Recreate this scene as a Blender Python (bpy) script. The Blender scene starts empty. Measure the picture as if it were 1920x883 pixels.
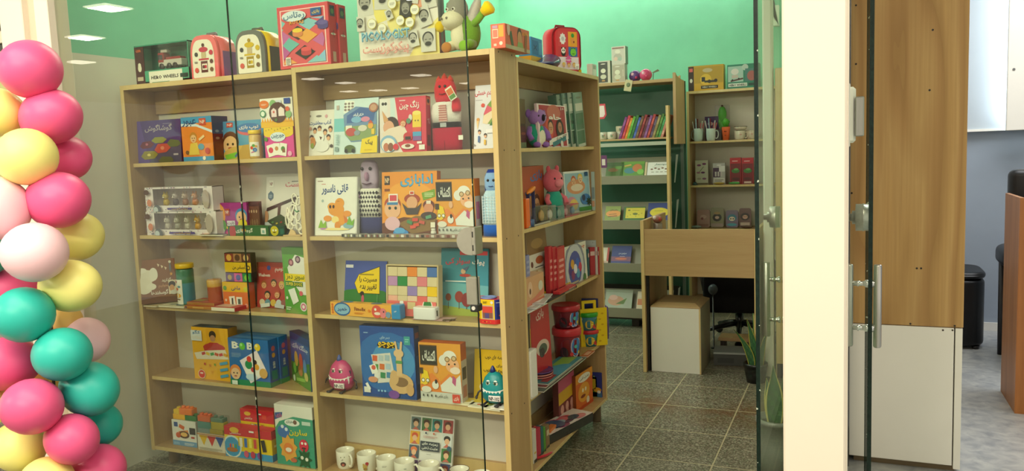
import bpy, math, random
from mathutils import Matrix, Vector
random.seed(7)
SC = bpy.context.scene
COL = SC.collection
PI = math.pi
# ------------------------------------------------------------------ camera
CAM = Vector((1.24506, -2.74601, 1.45532)); FPX = 1487.38
def _basis(yaw=23.6719, pitch=-5.9247, roll=-2.2534):
    ya, pi, ro = (math.radians(a) for a in (yaw, pitch, roll))
    fw = Vector((-math.sin(ya)*math.cos(pi), math.cos(ya)*math.cos(pi), math.sin(pi)))
    r = Vector((math.cos(ya), math.sin(ya), 0)); u = r.cross(fw)
    r2 = r*math.cos(ro)+u*math.sin(ro)
    return r2, r2.cross(fw), fw
CR, CU, CF = _basis()
def proj(p):
    d = Vector(p)-CAM; z = d.dot(CF)
    return 960+FPX*d.dot(CR)/z, 441.5-FPX*d.dot(CU)/z
def ray(px, py): return CF+CR*((px-960)/FPX)-CU*((py-441.5)/FPX)
def hit(px, py, ax, val):
    d = ray(px, py); return CAM+d*((val-CAM[ax])/d[ax])
def solve(p, ax, px=None, py=None):
    """coordinate ax of point p so that it falls on photo column px (or row py)"""
    e = Vector((0, 0, 0)); e[ax] = 1; q = Vector(p); q[ax] = 0; d = q-CAM
    if px is not None: a, k = CR, (px-960)/FPX
    else: a, k = CU, -(py-441.5)/FPX
    n = a-CF*k
    return -d.dot(n)/e.dot(n)
cd = bpy.data.cameras.new('camera'); cd.sensor_width = 36; cd.lens = FPX/1920*36; cd.clip_start = .05
co = bpy.data.objects.new('camera', cd); COL.objects.link(co)
m = Matrix.Identity(4)
for i in range(3): m[i][0] = CR[i]; m[i][1] = CU[i]; m[i][2] = -CF[i]; m[i][3] = CAM[i]
co.matrix_world = m; SC.camera = co
# ------------------------------------------------------------------ materials
def lin(h):
    if not isinstance(h, str): return tuple(h)[:3]
    h = h.lstrip('#'); o = []; h = ''.join(c*2 for c in h) if len(h) == 3 else h
    for i in (0, 2, 4):
        c = int(h[i:i+2], 16)/255; o.append(c/12.92 if c <= .04045 else ((c+.055)/1.055)**2.4)
    return tuple(o)
MATS = {}
def newmat(name):
    mt = bpy.data.materials.new(name); mt.use_nodes = True
    nt = mt.node_tree; b = nt.nodes['Principled BSDF']; MATS[name] = mt
    return mt, nt, b
def N(nt, typ, **kw):
    n = nt.nodes.new(typ)
    for k, v in kw.items():
        if k in ('op',): n.operation = v
        elif k == 'data': n.data_type = v
        elif k == 'blend': n.blend_type = v
        else: n.inputs[k.replace('_', ' ')].default_value = v
    return n
def ramp(nt, stops):
    r = nt.nodes.new('ShaderNodeValToRGB'); e = r.color_ramp.elements
    while len(e) < len(stops): e.new(.5)
    for i, (p, c) in enumerate(stops): e[i].position = p; e[i].color = (*lin(c), 1)
    return r
def math_(nt, op, a, b=None):
    n = nt.nodes.new('ShaderNodeMath'); n.operation = op
    for i, x in enumerate((a, b)):
        if x is None: continue
        if hasattr(x, 'default_value') and hasattr(x, 'links'): nt.links.new(x, n.inputs[i])
        else: n.inputs[i].default_value = x
    return n.outputs[0]
def mix(nt, fac, a, b, blend='MIX'):
    n = nt.nodes.new('ShaderNodeMix'); n.data_type = 'RGBA'; n.blend_type = blend
    for s, x in ((0, fac), (6, a), (7, b)):
        if hasattr(x, 'links'): nt.links.new(x, n.inputs[s])
        elif s == 0: n.inputs[0].default_value = x
        else: n.inputs[s].default_value = (*lin(x), 1)
    return n.outputs[2]
def attr_mat(name, rough, noise=.05, nscale=60, bump=0, sheen=0, spec=.4, coat=0, trans=0):
    """surface whose print colours come from the mesh, with a little procedural unevenness"""
    mt, nt, b = newmat(name)
    a = nt.nodes.new('ShaderNodeAttribute'); a.attribute_name = 'Col'
    t = nt.nodes.new('ShaderNodeTexCoord')
    n = N(nt, 'ShaderNodeTexNoise', Scale=nscale, Detail=3); nt.links.new(t.outputs['Object'], n.inputs['Vector'])
    f = nt.nodes.new('ShaderNodeMapRange'); f.inputs[3].default_value = 1-noise; f.inputs[4].default_value = 1+noise
    nt.links.new(n.outputs[0], f.inputs[0])
    mx = nt.nodes.new('ShaderNodeVectorMath'); mx.operation = 'SCALE'
    nt.links.new(a.outputs['Color'], mx.inputs[0]); nt.links.new(f.outputs[0], mx.inputs['Scale'])
    nt.links.new(mx.outputs[0], b.inputs['Base Color'])
    b.inputs['Roughness'].default_value = rough; b.inputs['Specular IOR Level'].default_value = spec
    b.inputs['Coat Weight'].default_value = coat; b.inputs['Coat Roughness'].default_value = .15
    if sheen: b.inputs['Sheen Weight'].default_value = sheen
    if trans: b.inputs['Subsurface Weight'].default_value = trans; b.inputs['Subsurface Radius'].default_value = (.03, .02, .02)
    if bump:
        bp = N(nt, 'ShaderNodeBump', Strength=bump, Distance=.002); nt.links.new(n.outputs[0], bp.inputs['Height']); nt.links.new(bp.outputs[0], b.inputs['Normal'])
    return mt
attr_mat('printed_card', .42, .05, 40, spec=.4)
attr_mat('gloss_print', .25, .04, 40, spec=.5)
attr_mat('plush_fabric', .9, .16, 260, .5, .3, spec=.2)
attr_mat('coloured_plastic', .3, .03, 30, spec=.5)
attr_mat('glazed_ceramic', .12, .02, 20, spec=.5, coat=.3)
attr_mat('latex_balloon', .38, .03, 12, spec=.35, trans=.0)
attr_mat('painted_metal', .45, .04, 40, spec=.5)
attr_mat('leaf_green', .45, .2, 25, spec=.4)
attr_mat('dark_leather', .45, .08, 200, .2, spec=.4)
def wood(name, base, dark, rough=.45, axis='z', scale=1., contrast=1., dist=4):
    mt, nt, b = newmat(name)
    t = nt.nodes.new('ShaderNodeTexCoord'); mp = nt.nodes.new('ShaderNodeMapping')
    s = {'z': (22, 22, 1.2), 'x': (1.2, 22, 22), 'y': (22, 1.2, 22)}[axis]
    mp.inputs['Scale'].default_value = tuple(v*scale for v in s)
    nt.links.new(t.outputs['Object'], mp.inputs['Vector'])
    n = N(nt, 'ShaderNodeTexNoise', Scale=1., Detail=6, Distortion=.6); nt.links.new(mp.outputs[0], n.inputs['Vector'])
    n2 = N(nt, 'ShaderNodeTexNoise', Scale=9., Detail=2); nt.links.new(mp.outputs[0], n2.inputs['Vector'])
    s2 = math_(nt, 'ADD', math_(nt, 'MULTIPLY', n.outputs[0], .75), math_(nt, 'MULTIPLY', n2.outputs[0], .25))
    r = ramp(nt, [(.5-.18/contrast, dark), (.5+.18/contrast, base)]); nt.links.new(s2, r.inputs[0])
    nt.links.new(r.outputs[0], b.inputs['Base Color']); b.inputs['Roughness'].default_value = rough
    bp = N(nt, 'ShaderNodeBump', Strength=.08, Distance=.001); nt.links.new(s2, bp.inputs['Height']); nt.links.new(bp.outputs[0], b.inputs['Normal'])
    return mt
def plain(name, c, rough=.6, noise=.04, scale=8, metal=0, bump=0, spec=.4, stretch=None):
    mt, nt, b = newmat(name)
    t = nt.nodes.new('ShaderNodeTexCoord')
    n = N(nt, 'ShaderNodeTexNoise', Scale=scale, Detail=4)
    if stretch:
        mp = nt.nodes.new('ShaderNodeMapping'); mp.inputs['Scale'].default_value = stretch
        nt.links.new(t.outputs['Object'], mp.inputs['Vector']); nt.links.new(mp.outputs[0], n.inputs['Vector'])
    else: nt.links.new(t.outputs['Object'], n.inputs['Vector'])
    l = lin(c)
    r = ramp(nt, [(.3, tuple(v*(1-noise) for v in l)), (.7, tuple(min(1, v*(1+noise)) for v in l))]); nt.links.new(n.outputs[0], r.inputs[0])
    nt.links.new(r.outputs[0], b.inputs['Base Color']); b.inputs['Roughness'].default_value = rough
    b.inputs['Metallic'].default_value = metal; b.inputs['Specular IOR Level'].default_value = spec
    if bump:
        bp = N(nt, 'ShaderNodeBump', Strength=bump, Distance=.002); nt.links.new(n.outputs[0], bp.inputs['Height']); nt.links.new(bp.outputs[0], b.inputs['Normal'])
    return mt
def glassy(name, tint, refl=1., rough=0., ior=1.5):
    mt, nt, b = newmat(name); nt.nodes.remove(b)
    out = nt.nodes['Material Output']
    tr = N(nt, 'ShaderNodeBsdfTransparent', Color=(*lin(tint), 1)); gl = N(nt, 'ShaderNodeBsdfGlossy', Roughness=rough)
    ms = nt.nodes.new('ShaderNodeMixShader'); ge = nt.nodes.new('ShaderNodeNewGeometry'); dt = nt.nodes.new('ShaderNodeVectorMath'); dt.operation = 'DOT_PRODUCT'
    nt.links.new(ge.outputs['Normal'], dt.inputs[0]); nt.links.new(ge.outputs['Incoming'], dt.inputs[1])
    k = math_(nt, 'POWER', math_(nt, 'SUBTRACT', 1., math_(nt, 'ABSOLUTE', dt.outputs['Value'])), 5.)
    f = math_(nt, 'MULTIPLY', math_(nt, 'ADD', math_(nt, 'MULTIPLY', k, .96), .04), refl)
    nt.links.new(f, ms.inputs[0]); nt.links.new(tr.outputs[0], ms.inputs[1]); nt.links.new(gl.outputs[0], ms.inputs[2]); nt.links.new(ms.outputs[0], out.inputs[0])
    return mt
def emis(name, c, s):
    mt, nt, b = newmat(name)
    b.inputs['Base Color'].default_value = (.8, .8, .8, 1); b.inputs['Emission Color'].default_value = (*lin(c), 1); b.inputs['Emission Strength'].default_value = s
    return mt
wood('pale_beech_laminate', '#bf9f72', '#a98758', .4, 'z', 1., .8)
wood('beech_edge_band', '#dcc189', '#cbae74', .35, 'z', 1.2, .7)
wood('beech_shelf_board', '#bf9f72', '#a98758', .4, 'x', 1., .8)
wood('dark_side_wood', '#a8703c', '#8a5628', .45, 'z', 1., 1.)
plain('back_board_white', '#d8d2c4', .6, .03, 6)
plain('wall_white_paint', '#e4e0d2', .8, .03, 5, bump=.05)
plain('wall_green_paint', '#86d2b2', .75, .04, 6, bump=.05)
plain('column_white_paint', '#e6dccb', .7, .015, 3)
plain('ceiling_white', '#dcd8cc', .8, .02, 4)
plain('mall_wall_paint', '#cfc4ac', .8, .04, 3)
plain('grey_laminate', '#a39c88', .5, .04, 10)
plain('white_laminate', '#e6e2d8', .4, .02, 4)
plain('board_white', '#ece8dc', .4, .015, 4)
plain('brushed_steel', '#b9b7b0', .35, .06, 6, metal=1., stretch=(60, 60, 2))
plain('chrome', '#d8d8d6', .12, .02, 10, metal=1.)
plain('satin_lock_metal', '#a7a596', .42, .05, 30, metal=.85)
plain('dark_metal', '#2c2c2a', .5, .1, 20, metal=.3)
plain('grey_room_wall', '#98a2ae', .75, .04, 2.5, bump=.04)
plain('grey_room_board', '#aab2b8', .6, .03, 2.5)
plain('black_leather', '#0d0e10', .38, .15, 60, bump=.15)
plain('black_mesh_fabric', '#0b0c0e', .85, .2, 150, bump=.3)
plain('bronze_dark', '#241c16', .5, .1, 20)
glassy('shop_glass', '#f3f7f1', 1.); glassy('door_glass', '#eef5ec', .22); glassy('clear_plastic', '#fafafa', 1.3, .06)
mt = plain('glass_edge_green', '#10211a', .3, .5, 14, stretch=(10, 10, 6), spec=.25)
nt = mt.node_tree; b = nt.nodes['Principled BSDF']; old = b.inputs['Base Color'].links[0].from_socket
t = nt.nodes.new('ShaderNodeTexCoord'); n = N(nt, 'ShaderNodeTexNoise', Scale=42., Detail=2); nt.links.new(t.outputs['Object'], n.inputs['Vector'])   # small pale chips along the cut edge
nt.links.new(mix(nt, math_(nt, 'GREATER_THAN', n.outputs[0], .71), old, '#b8c0b0'), b.inputs['Base Color'])
emis('lamp_diffuser', '#fff1d8', 9.); emis('led_cool', '#e4f4ff', 22.)
# terrazzo floor with 0.4 m tiles, grout and rusty stains
mt, nt, b = newmat('terrazzo_tiles')
g = nt.nodes.new('ShaderNodeNewGeometry'); sx = nt.nodes.new('ShaderNodeSeparateXYZ'); nt.links.new(g.outputs['Position'], sx.inputs[0])
v = N(nt, 'ShaderNodeTexVoronoi', Scale=150.); nt.links.new(g.outputs['Position'], v.inputs['Vector'])
sv = nt.nodes.new('ShaderNodeSeparateColor'); nt.links.new(v.outputs['Color'], sv.inputs[0])
r = ramp(nt, [(0., '#2a2e2a'), (.3, '#504f46'), (.62, '#7b796c'), (.9, '#aaa797')]); nt.links.new(sv.outputs[0], r.inputs[0])
n = N(nt, 'ShaderNodeTexNoise', Scale=2.2, Detail=4); nt.links.new(g.outputs['Position'], n.inputs['Vector'])
base = mix(nt, .22, r.outputs[0], '#706c5e')
base = mix(nt, math_(nt, 'MULTIPLY', n.outputs[0], .5), base, '#6a5c38', 'MIX')
st = N(nt, 'ShaderNodeTexNoise', Scale=3.6, Detail=5, Distortion=.7); nt.links.new(g.outputs['Position'], st.inputs['Vector'])
dy = math_(nt, 'ABSOLUTE', math_(nt, 'SUBTRACT', sx.outputs[1], 1.58)); band = math_(nt, 'SUBTRACT', 1., math_(nt, 'MULTIPLY', dy, 3.2))
stain = math_(nt, 'MULTIPLY', math_(nt, 'MAXIMUM', band, 0.), math_(nt, 'MAXIMUM', math_(nt, 'MULTIPLY', math_(nt, 'SUBTRACT', st.outputs[0], .38), 3.), 0.))
base = mix(nt, math_(nt, 'MINIMUM', stain, .85), base, '#6a4220')
def gro(o, off): return math_(nt, 'LESS_THAN', math_(nt, 'ABSOLUTE', math_(nt, 'SUBTRACT', math_(nt, 'FRACT', math_(nt, 'ADD', math_(nt, 'DIVIDE', math_(nt, 'SUBTRACT', o, off), .4), 40.5)), .5)), .0085)
gr = math_(nt, 'MAXIMUM', gro(sx.outputs[0], .2423), gro(sx.outputs[1], 1.2043))
nt.links.new(mix(nt, math_(nt, 'MULTIPLY', gr, .85), base, '#b8ad8c'), b.inputs['Base Color']); b.inputs['Roughness'].default_value = .32; b.inputs['Specular IOR Level'].default_value = .4
# pale marble floor of the next unit
mt, nt, b = newmat('pale_marble_floor')
g = nt.nodes.new('ShaderNodeNewGeometry')
n = N(nt, 'ShaderNodeTexNoise', Scale=16., Detail=9, Distortion=.5); nt.links.new(g.outputs['Position'], n.inputs['Vector'])
r = ramp(nt, [(.3, '#94979a'), (.5, '#acaeac'), (.7, '#bfc0ba')]); nt.links.new(n.outputs[0], r.inputs[0])
nt.links.new(r.outputs[0], b.inputs['Base Color']); b.inputs['Roughness'].default_value = .35
# veneer of the tall cupboard side: long wavy vertical figure
mt, nt, b = newmat('walnut_veneer')
t = nt.nodes.new('ShaderNodeTexCoord'); mp = nt.nodes.new('ShaderNodeMapping'); mp.inputs['Scale'].default_value = (1, 1, .13)
nt.links.new(t.outputs['Object'], mp.inputs['Vector'])
n = N(nt, 'ShaderNodeTexNoise', Scale=5., Detail=2, Distortion=.3); nt.links.new(mp.outputs[0], n.inputs['Vector'])
sxx = nt.nodes.new('ShaderNodeSeparateXYZ'); nt.links.new(t.outputs['Object'], sxx.inputs[0])
rg = math_(nt, 'FRACT', math_(nt, 'ADD', math_(nt, 'MULTIPLY', n.outputs[0], 3.2), math_(nt, 'MULTIPLY', sxx.outputs[0], 5.)))
mp2 = nt.nodes.new('ShaderNodeMapping'); mp2.inputs['Scale'].default_value = (90, 90, 2.2); nt.links.new(t.outputs['Object'], mp2.inputs['Vector'])
n2 = N(nt, 'ShaderNodeTexNoise', Scale=1., Detail=5); nt.links.new(mp2.outputs[0], n2.inputs['Vector'])
r = ramp(nt, [(0., '#b08a54'), (.25, '#c9a266'), (.6, '#d0ab70'), (.85, '#b9905a'), (1., '#a98250')]); nt.links.new(rg, r.inputs[0])
c = mix(nt, math_(nt, 'MULTIPLY', n2.outputs[0], .75), r.outputs[0], '#9a7442')
nt.links.new(c, b.inputs['Base Color']); b.inputs['Roughness'].default_value = .5; b.inputs['Specular IOR Level'].default_value = .3
# ------------------------------------------------------------------ text (Persian letters joined by hand)
AR = {'آ': (0xFE81, 2), 'ا': (0xFE8D, 2), 'ب': (0xFE8F, 4), 'پ': (0xFB56, 4), 'ت': (0xFE95, 4), 'ث': (0xFE99, 4), 'ج': (0xFE9D, 4), 'چ': (0xFB7A, 4), 'ح': (0xFEA1, 4), 'خ': (0xFEA5, 4), 'د': (0xFEA9, 2), 'ذ': (0xFEAB, 2), 'ر': (0xFEAD, 2), 'ز': (0xFEAF, 2), 'ژ': (0xFB8A, 2), 'س': (0xFEB1, 4), 'ش': (0xFEB5, 4), 'ص': (0xFEB9, 4), 'ض': (0xFEBD, 4), 'ط': (0xFEC1, 4), 'ظ': (0xFEC5, 4), 'ع': (0xFEC9, 4), 'غ': (0xFECD, 4), 'ف': (0xFED1, 4), 'ق': (0xFED5, 4), 'ک': (0xFB8E, 4), 'گ': (0xFB92, 4), 'ل': (0xFED9, 4), 'م': (0xFEE1, 4), 'ن': (0xFEE5, 4), 'ه': (0xFEE9, 4), 'و': (0xFEED, 2), 'ی': (0xFBFC, 4)}
def shape(s):
    if not any(c in AR for c in s): return s
    o = []
    for i, c in enumerate(s):
        if c not in AR: o.append(c); continue
        bs, k = AR[c]
        pv = i > 0 and AR.get(s[i-1], (0, 0))[1] == 4
        nx = k == 4 and i+1 < len(s) and s[i+1] in AR
        o.append(chr(bs+((3 if pv else 2) if nx else (1 if pv else 0))))
    return ''.join(o[::-1])
_TX = {}
def text_mesh(s, bold=.012):
    key = (s, bold)
    if key in _TX: return _TX[key]
    c = bpy.data.curves.new('t', 'FONT'); c.body = shape(s); c.size = 1; c.resolution_u = 1; c.offset = min(bold, .026 if any(k in AR for k in s) else .034)
    o = bpy.data.objects.new('t', c); COL.objects.link(o); bpy.context.view_layer.update()
    dg = bpy.context.evaluated_depsgraph_get(); me = bpy.data.meshes.new_from_object(o.evaluated_get(dg))
    vs = [(p.co.x, p.co.y) for p in me.vertices]; fs = [tuple(p.vertices) for p in me.polygons]
    bpy.data.objects.remove(o); bpy.data.curves.remove(c); bpy.data.meshes.remove(me)
    x0 = min(v[0] for v in vs); x1 = max(v[0] for v in vs); y0 = min(v[1] for v in vs); y1 = max(v[1] for v in vs)
    vs = [((x-x0)/(x1-x0), (y-y0)/(y1-y0)) for x, y in vs]
    _TX[key] = (vs, fs); return _TX[key]
# ------------------------------------------------------------------ mesh builder
class MB:
    def __init__(s): s.v = []; s.f = []; s.c = []; s.m = []; s.sm = []; s.M = Matrix.Identity(4)
    def vert(s, p): s.v.append(tuple(s.M@Vector(p))); return len(s.v)-1
    def face(s, idx, col='#ffffff', mat=0, smooth=False): s.f.append(tuple(idx)); s.c.append(col); s.m.append(mat); s.sm.append(smooth)
    def poly(s, pts, col, mat=0): s.face([s.vert(p) for p in pts], col, mat)
    def box(s, a, b, col='#ffffff', bev=0, mat=0, cols=None):
        x0, x1 = sorted((a[0], b[0])); y0, y1 = sorted((a[1], b[1])); z0, z1 = sorted((a[2], b[2]))
        k = min(bev, (x1-x0)*.45, (y1-y0)*.45, (z1-z0)*.45); cols = cols or {}
        C = lambda n: cols.get(n, col)
        X, Y, Z = (x0, x1), (y0, y1), (z0, z1); id_ = {}
        for i in (0, 1):
            for j in (0, 1):
                for l in (0, 1):
                    p = [X[i], Y[j], Z[l]]; sg = (1-2*i, 1-2*j, 1-2*l)
                    if k <= 0: w = s.vert(p); id_[i, j, l] = (w, w, w)
                    else: id_[i, j, l] = tuple(s.vert([p[t]+(0 if t == ax else sg[t]*k) for t in range(3)]) for ax in range(3))
        for ax, side, nm in ((0, 0, 'left'), (0, 1, 'right'), (1, 0, 'front'), (1, 1, 'back'), (2, 0, 'bottom'), (2, 1, 'top')):
            o = [t for t in range(3) if t != ax]; q = []
            for a_, b_ in ((0, 0), (1, 0), (1, 1), (0, 1)):
                key = [0, 0, 0]; key[ax] = side; key[o[0]] = a_; key[o[1]] = b_; q.append(id_[tuple(key)][ax])
            fl = (side == 1) ^ (ax == 1)
            s.face(q if fl else q[::-1], C(nm), mat)
        if k > 0:
            for ax in range(3):
                o = [t for t in range(3) if t != ax]
                for a_ in (0, 1):
                    for b_ in (0, 1):
                        k0 = [0, 0, 0]; k1 = [0, 0, 0]; k1[ax] = 1; k0[o[0]] = k1[o[0]] = a_; k0[o[1]] = k1[o[1]] = b_
                        k0, k1 = tuple(k0), tuple(k1)
                        s.face((id_[k0][o[0]], id_[k1][o[0]], id_[k1][o[1]], id_[k0][o[1]]), C('edge'), mat)
            for kk, t in id_.items(): s.face(t, C('edge'), mat)
    def lathe(s, prof, col, n=24, mat=0, c=(0, 0, 0), smooth=True, cols=None, caps=(True, True), axis='z'):
        rings = []
        def pt(r, a, z):
            x, y = r*math.cos(a), r*math.sin(a)
            return {'z': (c[0]+x, c[1]+y, c[2]+z), 'x': (c[0]+z, c[1]+x, c[2]+y), 'y': (c[0]+y, c[1]+z, c[2]+x)}[axis]
        for r, z in prof: rings.append([s.vert(pt(r, 2*PI*i/n, z)) for i in range(n)] if r > 1e-6 else [s.vert(pt(0, 0, z))])
        for k in range(len(rings)-1):
            A, B = rings[k], rings[k+1]; cc = cols[k] if cols else col
            for i in range(n):
                j = (i+1) % n
                if len(A) == 1 and len(B) == 1: break
                if len(A) == 1: s.face((A[0], B[j], B[i]), cc, mat, smooth)
                elif len(B) == 1: s.face((A[i], A[j], B[0]), cc, mat, smooth)
                else: s.face((A[i], A[j], B[j], B[i]), cc, mat, smooth)
        if caps[0] and len(rings[0]) > 1: s.face(rings[0][::-1], cols[0] if cols else col, mat)
        if caps[1] and len(rings[-1]) > 1: s.face(rings[-1], cols[-1] if cols else col, mat)
    def ell(s, c, r, col, n=18, k=10, mat=0):
        r = (r, r, r) if not hasattr(r, '__len__') else r; M0 = s.M
        s.M = M0@Matrix.Translation(c)@Matrix.Diagonal((*r, 1))
        s.lathe([(math.sin(PI*i/k), -math.cos(PI*i/k)) for i in range(k+1)], col, n, mat); s.M = M0
    def tube(s, pts, r, col, n=10, mat=0, closed=False):
        P = [Vector(p) for p in pts]; R = r if hasattr(r, '__len__') else [r]*len(P); rings = []; up = None
        for i, p in enumerate(P):
            a = P[i-1] if i > 0 or closed else p; b_ = P[(i+1) % len(P)] if i < len(P)-1 or closed else p
            d = (b_-a).normalized()
            if up is None: up = d.orthogonal().normalized()
            up = (up-d*up.dot(d)).normalized(); w = d.cross(up)
            rings.append([s.vert(p+(up*math.cos(2*PI*t/n)+w*math.sin(2*PI*t/n))*R[i]) for t in range(n)])
        m = len(rings)
        for i in range(m if closed else m-1):
            A, B = rings[i], rings[(i+1) % m]
            for t in range(n): s.face((A[t], A[(t+1) % n], B[(t+1) % n], B[t]), col, mat, True)
        if not closed: s.face(rings[0][::-1], col, mat); s.face(rings[-1], col, mat)
    def prism(s, pts, y0, y1, col, mat=0, side=None, smooth=False):
        """outline pts in x,z swept from y0 to y1"""
        A = [s.vert((x, y0, z)) for x, z in pts]; B = [s.vert((x, y1, z)) for x, z in pts]; n = len(pts)
        s.face(A, col, mat); s.face(B[::-1], col, mat)
        for i in range(n): s.face((A[i], B[i], B[(i+1) % n], A[(i+1) % n]), side or col, mat, smooth)
    def build(s, name, mat='printed_card', parent=None):
        mats = [mat] if isinstance(mat, str) else list(mat)
        me = bpy.data.meshes.new(name); me.from_pydata(s.v, [], s.f); me.update()
        a = me.color_attributes.new('Col', 'FLOAT_COLOR', 'CORNER'); buf = []; cache = {}
        for p, c in zip(me.polygons, s.c):
            if c not in cache: cache[c] = (*lin(c), 1.)
            buf.extend(cache[c]*p.loop_total)
        a.data.foreach_set('color', buf)
        me.polygons.foreach_set('material_index', s.m); me.polygons.foreach_set('use_smooth', s.sm)
        for mm in mats: me.materials.append(MATS[mm])
        o = bpy.data.objects.new(name, me); COL.objects.link(o)
        if parent: o.parent = parent
        return o
def tag(o, label=None, cat=None, group=None, kind=None):
    if label: o['label'] = label
    if cat: o['category'] = cat
    if group: o['group'] = group
    if kind: o['kind'] = kind
    return o
def empty(name, loc=(0, 0, 0), rz=0., label=None, cat=None, group=None, kind=None):
    o = bpy.data.objects.new(name, None); COL.objects.link(o); o.empty_display_size = .05
    o.location = loc; o.rotation_euler = (0, 0, rz); return tag(o, label, cat, group, kind)
def qbox(name, a, b, mat, parent=None, bev=.002, kind=None, col='#ffffff'):
    q = MB(); q.box(a, b, col, bev); o = q.build(name, mat, parent)
    if kind: o['kind'] = kind
    return o
# ------------------------------------------------------------------ printed art on boxes
def R(x0, y0, x1, y1, c): return ('r', x0, y0, x1, y1, c)
def E(x, y, rx, ry, c): return ('e', x, y, rx, ry, c)
def C(x, y, r, c): return ('c', x, y, r, c)
def G(pts, c): return ('g', pts, c)
def T(s, x0, y0, x1, y1, c, b=.012, rot=0): return ('t', s, x0, y0, x1, y1, c, b, rot)
def RR(x, y, w, h, a, c): return ('q', x, y, w, h, a, c)
def FACE(x, y, r, skin='#eab78c', hair='#3a2418', eye='#2a1a14', mouth='#b5483c'):
    return [C(x, y+r*.25, r*1.08, hair), C(x, y-r*.12, r*.9, skin), C(x-r*.33, y, r*.13, eye), C(x+r*.33, y, r*.13, eye), E(x, y-r*.5, r*.3, r*.1, mouth)]
def LINES(x0, y0, x1, y1, n, c, f=.45):
    h = (y1-y0)/n; return [R(x0, y0+i*h, x1-(.18*(x1-x0) if i == 0 else 0), y0+i*h+h*f, c) for i in range(n)]
def STAR(x, y, r, c, n=5, k=.45): return G([(x+r*(1 if i % 2 == 0 else k)*math.sin(PI*i/n), y+r*(1 if i % 2 == 0 else k)*math.cos(PI*i/n)) for i in range(2*n)], c)
def flat(ops):
    o = []
    for x in ops:
        if isinstance(x, list): o.extend(flat(x))
        else: o.append(x)
    return o
def paint(mb, ops, W, H, frame, eps=.0002, clip=True, mat=0):
    """frame(u,v,lift) -> local point; u,v in 0..1; sizes relative to the width"""
    asp = W/H; k = 0
    def put(pts, c):
        P = []
        for u, v in pts: P.append(frame(min(1, max(0, u)) if clip else u, min(1, max(0, v)) if clip else v, eps*(k+1)))
        mb.poly(P, c, mat)
    for o in flat(ops):
        t = o[0]; k += 1
        if t == 'r': _, a, b_, c_, d, col = o; put([(a, b_), (c_, b_), (c_, d), (a, d)], col)
        elif t == 'e': _, x, y, rx, ry, col = o; put([(x+rx*math.cos(2*PI*i/18), y+ry*asp*math.sin(2*PI*i/18)) for i in range(18)], col)
        elif t == 'c': _, x, y, r_, col = o; put([(x+r_*math.cos(2*PI*i/16), y+r_*asp*math.sin(2*PI*i/16)) for i in range(16)], col)
        elif t == 'g': put([(p[0], p[1]) for p in o[1]], o[2])
        elif t == 'q':
            _, x, y, w, h, a, col = o; ca, sa = math.cos(math.radians(a)), math.sin(math.radians(a))
            put([(x+(p*ca-q*sa), y+(p*sa+q*ca)*asp) for p, q in ((-w/2, -h/2), (w/2, -h/2), (w/2, h/2), (-w/2, h/2))], col)
        elif t == 't':
            _, s_, x0, y0, x1, y1, col, bo, rot = o; vs, fs = text_mesh(s_, bo); cx, cy = (x0+x1)/2, (y0+y1)/2
            ca, sa = math.cos(math.radians(rot)), math.sin(math.radians(rot)); idx = []
            for a, b_ in vs:
                u, v = (a-.5)*(x1-x0), (b_-.5)*(y1-y0)/asp; u, v = u*ca-v*sa, (u*sa+v*ca)*asp
                idx.append(mb.vert(frame(cx+u, cy+v, eps*(k+1))))
            for f in fs: mb.face([idx[i] for i in f], col, mat)
def place(side, pl, pr, y, ytop, z, yr=None, h=None):
    """base corners on photo columns pl, pr; y = depth behind the furniture front; returns origin, width, height, rotation"""
    yr = y if yr is None else yr
    if side == 'A':
        a = Vector((0, y, z)); a.x = solve(a, 0, px=pl); b_ = Vector((0, yr, z)); b_.x = solve(b_, 0, px=pr)
    else:
        a = Vector((-y, 0, z)); a.y = solve(a, 1, px=pl); b_ = Vector((-yr, 0, z)); b_.y = solve(b_, 1, px=pr)
        if z < 1.8:                      # keep between the side boards of the aisle bookcase
            for q_, px_ in ((a, pl), (b_, pr)):
                lo, hi = .2215, 1.272
                if q_.y > hi: q_.y = hi; q_.x = min(-.003, solve(q_, 0, px=px_))
                if q_.y < lo: q_.y = lo; q_.x = min(-.003, solve(q_, 0, px=px_))
    if h is None: t = a.copy(); h = solve(t, 2, py=ytop)-z
    d = b_-a
    return (a+b_)/2, d.length, h, math.atan2(d.y, d.x)
def carton(name, label, cat, pos, depth, base, front=(), right=(), top=(), left=(), side=None, topc=None, tilt=0, group=None, bev=.0012, mat='printed_card', parent=None, cols=None):
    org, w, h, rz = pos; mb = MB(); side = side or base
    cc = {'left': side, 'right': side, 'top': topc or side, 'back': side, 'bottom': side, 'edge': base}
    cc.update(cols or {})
    mb.box((-w/2, 0, 0), (w/2, depth, h), base, bev, cols=cc)
    paint(mb, front, w, h, lambda u, v, e: ((u-.5)*w, -e, v*h))
    paint(mb, right, depth, h, lambda u, v, e: (w/2+e, u*depth, v*h))
    paint(mb, left, depth, h, lambda u, v, e: (-w/2-e, (1-u)*depth, v*h))
    paint(mb, top, w, depth, lambda u, v, e: ((u-.5)*w, v*depth, h+e))
    o = mb.build(name, mat, parent); o.location = org
    o.rotation_euler = (-math.radians(tilt), 0, rz)
    tag(o, label, cat, group)
    return o
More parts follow.
